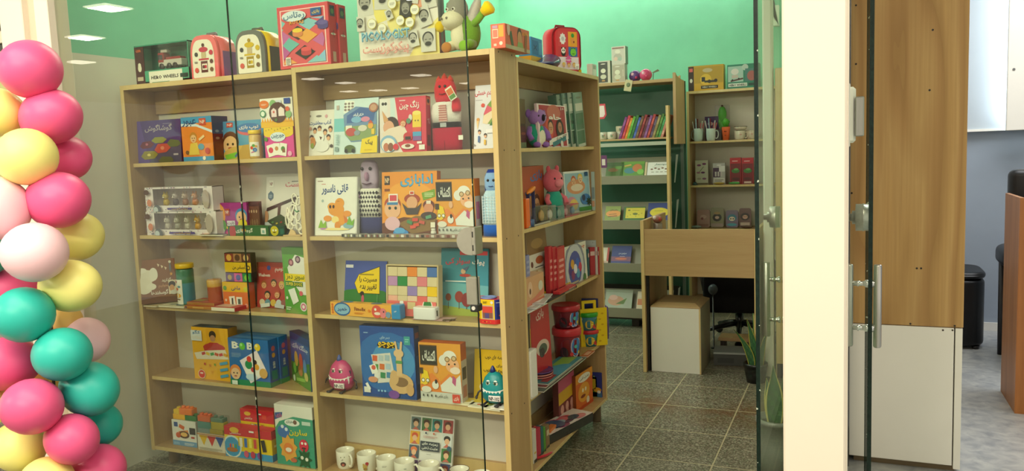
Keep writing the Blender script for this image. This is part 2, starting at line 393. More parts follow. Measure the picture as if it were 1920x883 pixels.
def flatbook(name, label, cat, pos, thick, depth, cover, art=(), group=None, spine=None, page='#e9e2d0', par=None):
    """booklet lying flat: cover shell, with its pages as a part"""
    org, w, h, rz = pos; mb = MB()
    mb.box((-w/2, 0, thick*.86), (w/2, depth, thick), cover, .0004); mb.box((-w/2, 0, 0), (w/2, depth, thick*.14), cover, .0004)
    mb.box((-w/2, depth-.002, thick*.14), (w/2, depth, thick*.86), spine or cover)
    paint(mb, art, w, depth, lambda u, v, e: ((u-.5)*w, v*depth, thick+e))
    o = mb.build(name, 'printed_card'); o.location = org; o.rotation_euler = (0, 0, rz); tag(o, label, cat, group)
    q = MB(); q.box((-w/2+.002, .002, thick*.14), (w/2-.002, depth-.002, thick*.86), page); q.build('page_block', 'printed_card', o)
    return o
# ================================================================== the setting
def struct(name, a, b, mat, bev=0, parent=None):
    return qbox(name, a, b, mat, parent, bev, None if parent else 'structure')
GY = -.30                                   # shop front glass
struct('floor', (-6, -9, -.05), (1.205, 4.62, 0), 'terrazzo_tiles')
struct('floor_next_shop', (1.205, -9, -.05), (5, 4.02, 0), 'pale_marble_floor')
q = MB(); q.box((-2.10, GY+.02, 0), (-2.02, 4.62, 1.986), '#fff', 0, 0); q.box((-2.10, GY+.02, 1.986), (-2.02, 4.62, 3.3), '#fff', 0, 1)
tag(q.build('wall_left', ('wall_white_paint', 'wall_green_paint')), kind='structure')
struct('wall_back', (-2.02, 4.6, 0), (1.1, 4.7, 3.3), 'wall_green_paint')
struct('wall_right', (1.10, -.1, 0), (1.207, 4.62, 3.3), 'wall_white_paint')
struct('ceiling', (-2.1, GY, 3.3), (1.2, 4.7, 3.36), 'ceiling_white')
xc0 = solve((0, GY, 1.2), 0, px=1467); xc1 = solve((0, GY, 1.2), 0, px=1583)
pil = struct('pillar', (xc0, GY, 0), (xc1+.006, -.1, 3.3), 'column_white_paint', .006)
struct('trim_1', (xc1+.004, GY+.01, 0), (xc1+.010, -.1, 2.9), 'column_white_paint', .001)
# white strike box with its steel plate on the pillar, in front of the cupboard
q = MB(); q.box((1.213, -.02, 1.445), (1.238, .06, 1.62), '#f2efe6', .008); q.box((1.207, -.1, 1.43), (1.222, .06, 1.63), '#f2efe6', .006)
sb = q.build('strike_box', 'coloured_plastic', pil)
q = MB(); q.box((1.236, -.03, 1.465), (1.262, .01, 1.588), '#fff', .003); q.build('strike_plate', 'brushed_steel', sb)
# ---- left mall side of the shop front: frame, cream pier, neighbour's dark fascia
struct('trim_2', (-2.02, GY-.04, 0), (-1.935, GY+.06, 3.3), 'column_white_paint', .003)
struct('wall_front', (-2.085, GY-.02, 0), (-2.02, GY+.1, 3.3), 'mall_wall_paint')
struct('trim_3', (-2.235, GY-.05, 0), (-2.085, GY+.1, 3.3), 'column_white_paint', .004)
nb = struct('window_3', (-4.2, .5, 0), (-2.25, .55, 3.3), 'grey_laminate')
q = MB(); q.box((-4.2, -.1, 2.18), (-2.24, .0, 2.9), '#4a4a3c'); q.box((-4.2, -.12, 2.085), (-2.24, .0, 2.14), '#d8cfb8'); q.box((-4.2, -.1, 2.05), (-2.24, .0, 2.085), '#3a3a30'); q.box((-4.2, -.1, 1.93), (-2.24, .0, 2.05), '#a9ab92'); q.box((-4.2, -.1, 1.1), (-2.24, .0, 1.93), '#b3b678')
q.build('fascia', 'painted_metal', nb)
# ---- glass shop front
def pane(name, x0, x1, edges):
    o = struct(name, (x0, GY-.005, .01), (x1, GY+.005, 2.75), 'shop_glass')
    for e in edges:
        qbox('glass_edge', (e-.0014, GY-.0035, .01), (e+.0014, GY+.0035, 2.75), 'glass_edge_green', o, 0)
    return o
xs1 = solve((0, GY, 1.2), 0, px=457); xs2 = solve((0, GY, 1.2), 0, px=890)
pane('window_1', -1.935, xs1-.002, [])
w2 = pane('window_2', xs1+.002, xs2, [xs1, xs2])
struct('trim_4', (-1.94, GY-.05, 2.75), (1.05, GY+.05, 2.8), 'brushed_steel')
struct('wall_front_header', (-2.02, GY-.05, 2.8), (1.05, GY+.05, 3.3), 'column_white_paint')
# half-round lock keeper clamped on the free edge of the second pane
zl0 = solve((xs2, GY, 0), 2, py=477); zl1 = solve((xs2, GY, 0), 2, py=425); zc = (zl0+zl1)/2; rl = (zl1-zl0)/2; wl = .062
q = MB(); pts = [(xs2+.004, zc-rl), (xs2+.004, zc+rl)]+[(xs2-.012-(wl-.012)*math.sin(PI*i/16), zc+rl*math.cos(PI*i/16)) for i in range(17)]
q.prism(pts[::-1], GY-.02, GY+.02, '#fff'); q.box((xs2, GY-.03, zc-rl*.97), (xs2+.014, GY+.03, zc+rl*1.02), '#fff', .002)
lk = q.build('lock_keeper', 'satin_lock_metal', w2)
q = MB()
for dz in (-.022, .024): q = MB(); q.box((xs2+.003, GY-.0305, zc+dz-.010), (xs2+.0075, GY-.02, zc+dz+.010), '#14130f'); q.build('latch_slot', 'painted_metal', lk)
za = solve((xs2, GY, 0), 2, py=577); zb_ = solve((xs2, GY, 0), 2, py=519)
q = MB(); q.box((xs2-.036, GY-.016, za+.012), (xs2+.004, GY-.006, zb_), '#fff', .002); q.box((xs2-.036, GY+.006, za+.012), (xs2+.004, GY+.016, zb_), '#fff', .002)
sp = q.build('strike_plate', 'satin_lock_metal', w2)
q = MB(); q.box((xs2-.022, GY-.02, za-.012), (xs2+.008, GY+.02, za+.014), '#1b1b19', .003); q.lathe([(.007, -.022), (.007, -.018)], '#c8c6bc', 14, 0, (xs2-.008, GY, za+.002), axis='y'); q.build('latch', 'painted_metal', sp)
# ---- glass door leaves, standing open at right angles
def leaf(name, x, y0, y1, hy, z0, z1, kz, kr, off_, off2):
    o = struct(name, (x-.005, y0, .02), (x+.005, y1, 2.5), 'door_glass')
    for yy in (y0, y1): qbox('glass_edge', (x-.006, yy-.003, .02), (x+.006, yy+.003, 2.5), 'glass_edge_green', o, 0)
    for sgn in (-1, 1):
        off = (off_ if sgn < 0 else off2); q = MB(); xb = x+sgn*off; r = .0125
        q.lathe([(r*.8, z0), (r, z0+.004), (r, z1-.004), (r*.8, z1)], '#fff', 16, 0, (xb, hy, 0))
        h = q.build('handle', 'brushed_steel', o)
        q = MB()
        for zz in (z0+(z1-z0)*.23, z0+(z1-z0)*.77):
            M0 = q.M; q.M = Matrix.Translation((x, hy, zz))@Matrix.Rotation(PI/2*sgn, 4, 'Y')
            q.lathe([(.013, .004), (.013, .010), (.008, .016), (.008, off*.5), (.0115, off*.55), (.008, off*.62), (.008, off)], '#fff', 14); q.M = M0
        q.build('standoff', 'chrome', h)
    for sgn in (-1,):
        q = MB(); q.M = Matrix.Translation((x, hy, kz))@Matrix.Rotation(PI/2*sgn, 4, 'Y')
        q.lathe([(kr, .004), (kr, .016), (kr*1.04, .018), (kr*1.04, .021), (kr, .023), (kr, .042), (kr*.5, .043), (kr*.5, .052), (kr*.28, .054), (kr*.28, .066)], '#fff', 24)
        q.build('lock_cylinder', 'brushed_steel', o)
    return o
xd1 = solve((0, GY, 1.2), 0, px=1419)
leaf('door_1', xd1, GY+.01, .66, .52, .685, .985, 1.165, .042, .055, .055)
leaf('door_2', 1.281, -.16, .78, .02, .785, 1.055, 1.207, .043, .060, .024)
# ---- tan board and pale strip standing in for reflections in the open left leaf
struct('reflection_strip', (.715, 2.30, 0), (.772, 2.40, 3.3), 'white_laminate', .01)
cp = empty('reflection_board', (.92, 2.6, 0), 0, 'tall tan board standing in for a reflection in the open glass door', 'cupboard')
qbox('side_panel', (-.135, -.28, 0), (.175, .28, 1.90), 'beech_edge_band', cp, .003)
qbox('plinth', (-.13, -.285, 0), (.17, -.28, .09), 'dark_metal', cp)
# ---- white slanted flap high on the back wall
q = MB(); q.prism([(.52, 2.62), (.62, 2.62), (.62, 2.45), (.575, 2.45), (.47, 3.2), (.44, 3.25), (.62, 3.25)], 4.52, 4.59, '#f0eee2')
tag(q.build('trim_6', 'painted_metal'), kind='structure')
# ---- next shop: tall cupboard, grey room
wx0 = 1.214; wx1 = 1.658
struct('shadow_gap_strip', (1.2075, .98, 0), (1.2135, 1.03, 3.), 'dark_metal')  # added dark strip standing in for the shadow gap beside the pillar
cb = empty('wardrobe', (0, 1.03, 0), 0, 'tall cupboard with walnut veneer side over a white base', 'cupboard')
zsp = .645
q = MB(); q.box((wx0, 0, zsp), (wx1, .5, 2.9), '#fff', .002); up = q.build('upper_side', 'walnut_veneer', cb)
q = MB()
for px, py in ((1749, 56), (1743, 169), (1719, 503), (1727, 503), (1707, 607), (1790, 611), (1605, 120), (1605, 10), (1597, 362)):
    h_ = hit(px, py, 1, 1.03); q = MB(); q.lathe([(.0042, -.0012), (.0042, .001)], '#1e1409', 10, 0, (h_.x, 0, h_.z), axis='y'); q.build('screw_hole', 'painted_metal', up)
q = MB(); q.box((wx0, 0, .035), (wx1-.034, .5, zsp-.003), '#fff', .002); lo = q.build('lower_side', 'board_white', cb)
q = MB(); q.box((wx1-.029, .002, .02), (wx1-.002, .5, zsp-.004), '#fff', .001); q.build('door_edge', 'board_white', cb)
q = MB(); q.box((wx0+.02, .04, 0), (wx1-.02, .48, .035), '#7d6a4c'); q.build('plinth', 'painted_metal', cb)
q = MB()
for px in (1768, 1786): h_ = hit(px, 619, 1, 1.03); q = MB(); q.lathe([(.004, -.0012), (.004, .001)], '#3a2a1c', 10, 0, (h_.x, 0, h_.z), axis='y'); q.build('screw_hole', 'painted_metal', lo)
struct('wall_back_next_shop', (1.205, 4.0, 0), (5, 4.1, 3.3), 'grey_room_wall')
struct('wall_right_next_shop', (4.2, 0, 0), (4.3, 4.1, 3.3), 'grey_room_wall')
struct('ceiling_next_shop', (1.2, GY, 3.3), (5, 4.1, 3.36), 'ceiling_white')
struct('baseboard_back', (1.205, 3.98, 0), (4.2, 4.0, .06), 'white_laminate')
zb2 = hit(1850, 243, 1, 3.95).z
struct('trim_7', (1.205, 3.95, zb2), (4.2, 4.0, 3.3), 'grey_room_board', .002)
struct('trim_8', (1.205, 3.925, zb2-.012), (4.2, 3.97, zb2+.006), 'white_laminate', .001)
p_ = hit(1886, 245, 1, 3.78)
wp = struct('trim_9', (p_.x, 3.76, p_.z), (p_.x+1.0, 3.80, 3.2), 'board_white', .003)
qbox('light_strip', (p_.x+.04, 3.86, p_.z+.05), (p_.x+.08, 3.88, 3.1), 'led_cool', wp, 0)
h_ = hit(1901, 130, 1, 3.76); q = MB(); q.lathe([(.009, -.003), (.009, .001)], '#6a6a66', 12, 0, (h_.x, 3.76, h_.z), axis='y'); q.build('fixing_screw', 'painted_metal', wp)
# black ottoman
def rbox(mb, a, b, r, col, seg=5, mat=0, top=None):
    """soft box: superellipse section, rounded top and bottom"""
    x0, y0, z0 = a; x1, y1, z1 = b; cx, cy = (x0+x1)/2, (y0+y1)/2; hx, hy = (x1-x0)/2, (y1-y0)/2; n = 32; prof = []
    for i in range(seg+1): t = PI/2*i/seg; prof.append((r*(1-math.sin(t)), z0+r*(1-math.cos(t))))
    for i in range(seg+1): t = PI/2*i/seg; prof.append((r*(1-math.cos(t)), z1-r+r*math.sin(t)))
    rings = []
    for ins, z in prof:
        ring = []
        for i in range(n):
            t = 2*PI*i/n; c_, s_ = math.cos(t), math.sin(t); e = .42
            ring.append(mb.vert((cx+math.copysign(abs(c_)**e, c_)*(hx-ins), cy+math.copysign(abs(s_)**e, s_)*(hy-ins), z)))
        rings.append(ring)
    for A, B in zip(rings, rings[1:]):
        for i in range(n): j = (i+1) % n; mb.face((A[i], A[j], B[j], B[i]), col, mat, True)
    mb.face(rings[0][::-1], col, mat); mb.face(rings[-1], top or col, mat)
ot = empty('ottoman', (1.80, 3.55, 0), 0, 'black leather pouf on the pale floor against the grey wall', 'pouf')
zo = solve((2.03, 3.45, 0), 2, py=507)
q = MB(); rbox(q, (-.26, -.22, .02), (.245, .22, zo-.05), .03, '#0d0e10'); q.build('body', 'black_leather', ot)
q = MB(); rbox(q, (-.265, -.225, zo-.05), (.25, .225, zo), .025, '#0d0e10'); q.build('cushion', 'black_leather', ot)
q = MB()
for x in (-.2, .19):
    for y in (-.17, .17): q = MB(); q.lathe([(.02, 0), (.025, .022)], '#111', 12, 0, (x, y, 0)); q.build('foot', 'coloured_plastic', ot)
# reception counter at the right edge
k1 = hit(1902, 775, 2, 0); k0 = hit(1876, 733, 2, 0); zk = solve((k0.x, k0.y, 0), 2, py=362)
ct = empty('reception_counter', (k1.x, k1.y, 0), 0, 'orange-brown wooden counter at the right edge of the picture', 'counter')
wood('orange_veneer', '#b9783c', '#9c6028', .4, 'z', .8, .9)
q = MB(); q.prism([(0, 0), (.9, 0), (.9, zk), (0, zk)], 0, .03, '#fff'); q.build('front_panel', 'orange_veneer', ct)
dx = k0.x-k1.x; dyy = k0.y-k1.y
q = MB(); v = [q.vert(p) for p in ((0, .03, 0), (dx, dyy, 0), (dx, dyy, zk), (0, .03, zk), (.02, .03, 0), (dx+.02, dyy, 0), (dx+.02, dyy, zk), (.02, .03, zk))]
for f in ((0, 3, 2, 1), (4, 5, 6, 7), (0, 1, 5, 4), (3, 7, 6, 2), (0, 4, 7, 3), (1, 2, 6, 5)): q.face([v[i] for i in f], '#fff')
q.build('side_panel', 'dark_side_wood', ct)
cc = hit(1893, 356, 1, k0.y+.35)
ch = empty('armchair', (cc.x+.22, k0.y+.55, 0), 0, 'black padded chair back showing above the wooden counter', 'chair')
ztop = solve((cc.x+.05, k0.y+.35, 0), 2, py=318)
q = MB(); rbox(q, (-.22, -.2, ztop-.5), (.3, -.08, ztop), .04, '#0d0e10'); q.build('backrest', 'black_leather', ch)
q = MB(); rbox(q, (-.22, -.08, ztop-.62), (.3, .4, ztop-.5), .04, '#0d0e10'); q.build('seat', 'black_leather', ch)
for x in (-.17, .25):
    for y in (-.13, .33): q = MB(); q.lathe([(.018, 0), (.022, ztop-.6)], '#222', 12, 0, (x, y, 0)); q.build('leg', 'painted_metal', ch)
# ---- mall behind the camera (seen only as reflections in the glass)
mc = struct('ceiling_mall', (-18, -20, 3.3), (5, GY-.05, 3.4), 'ceiling_white')
for x, y in ((-6.64, -4.59), (-8.66, -5.88), (-11., -7.62), (-14.7, -10.4), (-10.05, -12.77), (-10.1, -14.1), (-7.87, -13.86), (-11.45, -16.17), (-10.73, -16.5), (-9.78, -16.6), (-7.99, -16.5)):
    if x > -12: qbox('light_panel', (x-.17, y-.19, 3.285), (x+.17, y+.19, 3.3), 'lamp_diffuser', mc, 0)
# ================================================================== light
def area(name, loc, size, power, col, rot=(0, 0, 0), sy=None):
    l = bpy.data.lights.new(name, 'AREA'); l.energy = power; l.size = size; l.color = col
    if sy: l.shape = 'RECTANGLE'; l.size_y = sy
    o = bpy.data.objects.new(name, l); COL.objects.link(o); o.location = loc; o.rotation_euler = rot; return o
WARM = (1., .92, .74)
area('mall_lamp', (-1.1, -2.5, 3.25), 3.6, 150, WARM, sy=2.0)
area('mall_lamp_far', (-6.64, -4.59, 3.28), .3, 120, WARM)
area('mall_lamp_far', (-8.66, -5.88, 3.28), .3, 120, WARM)
area('wall_fill_back', (-.4, 4.44, 3.27), 2.8, 25, (1., .95, .82), sy=.12)  # added fill along the ceiling to brighten the top of the back wall
area('wall_fill_left', (-1.86, 2.0, 3.27), .12, 70, (1., .95, .82), sy=3.6)  # added fill to brighten the left wall
area('shop_lamp', (-.6, 1.6, 3.27), 1.2, 9, (1., .93, .80))
area('front_fill', (-1.4, -5.2, 3.22), 3.4, 170, WARM, (math.radians(62), 0, 0), .3)  # added fill aimed into the shop to light the double bookcase
area('right_fill', (2.0, -1.8, 3.25), 1.6, 44, WARM, sy=1.2)  # added fill to brighten the veneer and white base of the right cupboard
area('next_shop_lamp', (2.7, 2.4, 3.25), 1.6, 70, (.95, .97, 1.))
w = bpy.data.worlds.new('world'); SC.world = w; w.use_nodes = True
w.node_tree.nodes['Background'].inputs[0].default_value = (1., .93, .80, 1); w.node_tree.nodes['Background'].inputs[1].default_value = 1.05
SC.view_settings.view_transform = 'Standard'; SC.view_settings.look = 'None'; SC.view_settings.gamma = 1; SC.view_settings.exposure = 0.
SC.view_settings.use_curve_mapping = False
SC.cycles.max_bounces = 8; SC.cycles.transparent_max_bounces = 12; SC.cycles.use_denoising = True; SC.cycles.sample_clamp_indirect = 4
SC.cycles.caustics_reflective = False; SC.cycles.caustics_refractive = False
# ================================================================== bookcases
TP = .0219; AL = -1.9441; DV = -.9412
ZL = [1.4759, 1.1324, .7886, .4394, .0911]; ZR = [1.4766, 1.1329, .7936, .4448, .0911]; ZTL, ZTR = 1.8415, 1.8483
BX0, BX1 = .1991, 1.2989; ZB = [1.4741, 1.1364, .7923, .4143, .118]; ZTB = 1.8346; TB = .0185
def panel(name, a, b, parent, mat, front):
    """board with a lighter edge band on its visible edge; front = 'y' or 'x'"""
    q = MB(); q.box(a, b, '#fff', .0008)
    if front == 'y': q.box((a[0]+.0004, a[1]-.0012, a[2]+.0004), (b[0]-.0004, a[1]+.0002, b[2]-.0004), '#fff', 0, 1)
    else: q.box((b[0]-.0002, a[1]+.0004, a[2]+.0004), (b[0]+.0012, b[1]-.0004, b[2]-.0004), '#fff', 0, 1)
    return q, (mat, 'beech_edge_band')
bc = empty('bookcase', (0, 0, 0), 0, 'double beech bookcase facing the glass, five shelves high', 'bookcase')
def addp(name, a, b, mat='pale_beech_laminate', parent=bc, front='y'):
    q, ms = panel(name, a, b, parent, mat, front); return q.build(name, ms, parent)
z0 = .0911-TP
addp('side_panel', (AL, 0, z0), (AL+TP, .199, ZTL))
addp('divider', (DV, 0, z0), (DV+TP, .199, ZTR-.0005))
sp_ = addp('side_panel', (-TP, 0, z0), (0, .199, ZTR))
q = MB()
for px, py in ((945.2, 281.6), (964.4, 281.6), (950, 447.5), (972, 441.8), (955.1, 612.7), (978.4, 600.7), (959.6, 775.2), (983.3, 756), (934.5, 97), (959.5, 103.5)):
    h_ = hit(px, py, 0, 0.); q = MB(); q.M = Matrix.Translation((0, h_.y, h_.z))@Matrix.Rotation(PI/2, 4, 'Y'); q.lathe([(.0035, -.001), (.0035, .0006)], '#2a1e0c', 10); q.build('screw_hole', 'painted_metal', sp_)
addp('top_board', (AL+TP, 0, ZTL-TP), (DV, .199, ZTL), 'beech_shelf_board')
addp('top_board', (DV+TP, 0, ZTR-TP), (-TP, .199, ZTR), 'beech_shelf_board')
for k in range(5):
    r_ = .02 if k < 4 else .001
    addp('shelf', (AL+TP, r_, ZL[k]-.0175), (DV, .188, ZL[k]), 'beech_shelf_board')
    addp('shelf', (DV+TP, r_, ZR[k]-.0175), (-TP, .188, ZR[k]), 'beech_shelf_board')
for x0, x1, ZTT in ((AL+TP, DV, ZTL), (DV+TP, -TP, ZTR)):
    qbox('back_panel', (x0, .1945, .0911-TP), (x1, .198, ZTT-TP), 'back_board_white', bc, 0)
    q, ms = panel('back_rail', (x0, .176, .0911), (x1, .194, .158), bc, 'beech_shelf_board', 'y'); q.build('back_rail', ms, bc)
    qbox('top_rail', (x0, .178, ZTT-TP-.108), (x1, .194, ZTT-TP-.0003), 'beech_shelf_board', bc, .001)
for x in (AL+.09, DV+.01, -.10):
    for y in (.05, .155):
        q = MB(); q.lathe([(.024, 0), (.026, .01), (.026, z0-.01), (.034, z0)], '#6d5c48', 18, 0, (x, y, 0)); q.build('foot', 'coloured_plastic', bc)
bb = empty('bookcase', (0, 0, 0), 0, 'beech bookcase turned to the aisle behind the corner of the double one', 'bookcase')
zb0 = ZB[4]-TB
addp('side_panel', (-.22, BX0+.0009, zb0), (0, BX0+TB, ZTB), parent=bb, front='x')
addp('side_panel', (-.22, BX1-TB, zb0), (0, BX1, ZTB), parent=bb, front='x', mat='pale_beech_laminate')
addp('top_board', (-.22, BX0+TB, ZTB-TB), (0, BX1-TB, ZTB), 'beech_shelf_board', bb, 'x')
for k in range(5): addp('shelf', (-.2, BX0+TB, ZB[k]-.016), (-.03 if k < 4 else -.001, BX1-TB, ZB[k]), 'beech_shelf_board', bb, 'x')
qbox('back_panel', (-.219, BX0+TB, zb0), (-.215, BX1-TB, ZTB-TB), 'back_board_white', bb, 0)
qbox('back_rail', (-.214, BX0+TB, ZB[4]), (-.2, BX1-TB, ZB[4]+.06), 'beech_shelf_board', bb, .001)
qbox('top_rail', (-.214, BX0+TB, ZTB-TB-.06), (-.2, BX1-TB, ZTB-TB), 'beech_shelf_board', bb, .001)
for y in (BX0+.06, BX1-.07):
    for x in (-.04, -.17):
        q = MB(); q.lathe([(.022, 0), (.024, .01), (.024, zb0-.01), (.03, zb0)], '#6d5c48', 18, 0, (x, y, 0)); q.build('foot', 'coloured_plastic', bb)
# ================================================================== display rack at the back
RY = 3.50
rx = solve((0, RY, 1.), 0, px=1257); rk = empty('display_rack', (0, 0, 0), 0, 'tall book display rack with slanted trays by the back wall', 'rack')
xl = -.92
ztp = solve((rx, RY, 0), 2, py=147); zs1 = solve((rx-.2, RY, 0), 2, py=258.5)
zpost = solve((rx, RY, 0), 2, py=198); xu0 = solve((0, RY+.02, 1.8), 0, px=1263); zpan = solve((xu0, RY+.02, 0), 2, py=270)
q = MB(); q.box((xl, RY, ztp-.025), (xu0, RY+.3, ztp), '#fff', .001); q.build('top_board', 'beech_shelf_board', rk)
ztc = solve((xu0, RY, 0), 2, py=136)
q = MB(); M0 = q.M; q.M = Matrix.Translation((xu0, 0, 0))@Matrix.Rotation(PI/2, 4, 'Z')
q.prism([(RY, zpan), (RY+.36, zpan), (RY+.36, ztp), (RY+.2, ztp+.005), (RY+.06, ztp+.02), (RY, ztc)], -.022, 0, '#fff'); q.M = M0
q.build('side_panel', 'pale_beech_laminate', rk)
q = MB(); q.prism([(xl, ztp), (xu0, ztp), (xu0, ztc), (xu0-.03, ztc-.015), (xu0-.08, ztp+.012), (xu0-.16, ztp+.004)], RY+.28, RY+.3, '#c9a672'); q.build('back_rail', 'printed_card', rk)
q = MB(); q.box((rx-.011, RY-.06, 0), (rx+.011, RY, zpost), '#fff', .001); q.build('post', 'beech_edge_band', rk)
q = MB(); q.box((xl, RY+.345, .1), (xu0+.03, RY+.352, ztp-.001), '#2f5f4c'); q.build('back_panel', 'printed_card', rk)  # added board, dark green in place of the shaded wall behind
xg = solve((0, RY+.33, 1.), 0, px=1281)
q = MB(); q.box((xg-.012, RY+.31, 0), (xg+.012, RY+.34, zpan), '#5f6f68', .002); q.build('rear_post', 'painted_metal', rk)
q = MB(); q.box((xl, RY-.02, zs1-.014), (rx-.012, RY+.2, zs1), '#fff', .001); q.build('shelf', 'beech_shelf_board', rk)
zw1 = solve((rx-.2, RY-.02, 0), 2, py=266); zw0 = solve((rx-.2, RY-.02, 0), 2, py=273)
q = MB(); q.box((xl, RY-.03, zw0), (rx-.012, RY-.02, zw1), '#a9b0a0', .001); q.build('rail', 'painted_metal', rk)
TRAYS = []
for (pt, pb) in ((329, 345), (413, 430), (494, 511), (579, 597)):
    zt = solve((rx-.25, RY-.06, 0), 2, py=pt); zb1 = solve((rx-.25, RY-.06, 0), 2, py=pb); TRAYS.append((zt, zb1))
    q = MB(); q.box((xl, RY-.06, zb1), (rx-.012, RY-.052, zt), '#8d8b78', .001)      # lip
    q.box((xl, RY-.052, zb1), (rx-.012, RY+.02, zb1+.006), '#8d8b78')                # floor of the tray
    M0 = q.M; q.M = Matrix.Translation((0, RY+.01, zb1))@Matrix.Rotation(-math.radians(28), 4, 'X')
    q.box((xl, 0, 0), (rx-.012, .006, .235), '#8d8b78'); q.M = M0                     # slanted back
    M0 = q.M; q.M = Matrix.Translation((rx+.02, 0, 0))@Matrix.Rotation(PI/2, 4, 'Z')
    q.prism([(RY+.06, zb1), (RY+.09, zb1), (RY+.22, zb1+.22), (RY+.15, zb1+.22)], -.003, 0, '#a5aca4'); q.M = M0
    q.build('tray', 'painted_metal', rk)
q = MB(); q.box((xl, RY, .06), (rx-.012, RY+.3, .10), '#3a2f22'); q.box((xl, RY+.29, .10), (rx, RY+.3, .3), '#2a2a22'); q.build('base_board', 'painted_metal', rk)
for x in (xl+.1, rx-.34, rx-.12): q = MB(); q.box((x, RY+.02, 0), (x+.06, RY+.24, .06), '#2a221a'); q.build('foot', 'painted_metal', rk)
# ================================================================== bookcase against the back wall
DY = 4.26; dx0 = solve((0, DY, 1.5), 0, px=1288); dx1 = dx0+.78
bd = empty('bookcase', (0, 0, 0), 0, 'narrow beech bookcase on the back wall, above the reception desk', 'bookcase')
zd = [solve((dx0+.2, DY, 0), 2, py=p) for p in (169, 264, 347, 431)]
zdt = zd[0]; dz = zd[1]-zd[2]; ZD = [zd[1], zd[2], zd[2]-dz, zd[2]-2*dz, .1]
def addd(n, a, b, m='pale_beech_laminate'): return addp(n, a, b, m, bd, 'y')
addd('side_panel', (dx0, DY, 0), (dx0+.022, DY+.28, zdt)); addd('side_panel', (dx1-.022, DY, 0), (dx1, DY+.28, zdt))
addd('top_board', (dx0+.022, DY, zdt-.022), (dx1-.022, DY+.28, zdt), 'beech_shelf_board')
for z in ZD: addd('shelf', (dx0+.022, DY+.012, z-.018), (dx1-.022, DY+.27, z), 'beech_shelf_board')
qbox('back_panel', (dx0+.022, DY+.272, 0), (dx1-.022, DY+.278, zdt-.022), 'back_board_white', bd, 0)
# ================================================================== desk, stool, chair
dk = empty('reception_desk', (0, 0, 0), 0, 'beech reception desk with a deep front panel in the aisle', 'desk')
YD = 2.226
q = MB(); q.box((-.012, YD, .637), (.668, YD+.02, .936), '#fff', .001); q.build('front_panel', 'beech_desk', dk) if 'beech_desk' in MATS else q.build('front_panel', 'beech_shelf_board', dk)
addp('side_panel', (-.034, YD-.002, 0), (-.012, YD+.64, .993), parent=dk)
addp('side_panel', (.668, YD, 0), (.69, YD+.62, .936), parent=dk)
q = MB(); q.box((-.012, YD+.02, .70), (.668, YD+.62, .722), '#fff', .001); q.build('worktop', 'beech_shelf_board', dk)
qbox('kick_strip', (-.011, YD+.03, 0), (.004, YD+.06, .637), 'dark_metal', dk, 0)
sx0, sx1 = .012, .332
stl = empty('box_stool', (.172, 2.26, 0), 0, 'white box stool with a tan padded top under the desk', 'stool')
q = MB(); q.box((-.16, 0, 0), (.16, .018, .425), '#fff', .001); q.box((.152, -.001, 0), (.161, .0, .425), '#fff', 0, 1); q.build('front_panel', ('white_laminate', 'beech_edge_band'), stl)
q = MB(); q.box((.142, .018, 0), (.16, .36, .425), '#fff', .001); q.build('side_panel', 'grey_laminate', stl)  # sides and back grey: shade on the right side put into the colour
q = MB(); q.box((-.16, .018, 0), (-.142, .36, .425), '#fff', .001); q.build('side_panel', 'grey_laminate', stl)
q = MB(); q.box((-.142, .342, 0), (.142, .36, .425), '#fff', .001); q.build('back_panel', 'grey_laminate', stl)
q = MB(); q.box((-.160, -.001, .425), (.160, .359, .433), '#b99a6e', .002); v_ = [q.vert(p) for p in ((-.158, .002, .433), (.158, .002, .433), (.158, .356, .433), (-.158, .356, .433), (-.12, .05, .452), (.12, .05, .452), (.12, .31, .452), (-.12, .31, .452))]; [q.face([v_[i] for i in f], '#b99a6e') for f in ((0, 1, 5, 4), (1, 2, 6, 5), (2, 3, 7, 6), (3, 0, 4, 7), (4, 5, 6, 7))]; q.build('cushion', 'dark_leather', stl)
oc = empty('office_chair', (.44, 3.26, 0), PI+.12, 'black office chair behind the reception desk', 'chair')
q = MB(); rbox(q, (-.24, -.22, .36), (.24, .24, .44), .035, '#0b0c0e'); q.build('seat', 'black_mesh_fabric', oc)
q = MB(); rbox(q, (-.25, .19, .25), (.25, .27, .66), .035, '#0b0c0e'); q.build('backrest', 'black_mesh_fabric', oc)
q = MB(); q.lathe([(.03, .10), (.03, .2), (.022, .2), (.022, .36)], '#151515', 16); q.build('gas_column', 'coloured_plastic', oc)
for i in range(5):
    a = 2*PI*i/5+.3; q = MB(); e = Vector((math.cos(a), math.sin(a), 0))
    q.tube([e*.02+Vector((0, 0, .13)), e*.18+Vector((0, 0, .10)), e*.27+Vector((0, 0, .075))], [.022, .018, .014], '#141414', 8); lg = q.build('leg', 'coloured_plastic', oc)
    q = MB(); q.lathe([(.001, -.012), (.026, -.011), (.028, 0), (.026, .011), (.001, .012)], '#0c0c0c', 16, 0, (e.x*.27, e.y*.27, .028), axis='y'); q.build('caster', 'coloured_plastic', lg)
for s in (-1, 1):
    q = MB(); q.tube([(s*.25, .05, .38), (s*.27, .05, .5), (s*.27, -.1, .58), (s*.26, .12, .6)], .016, '#141414', 8); q.build('armrest', 'coloured_plastic', oc)
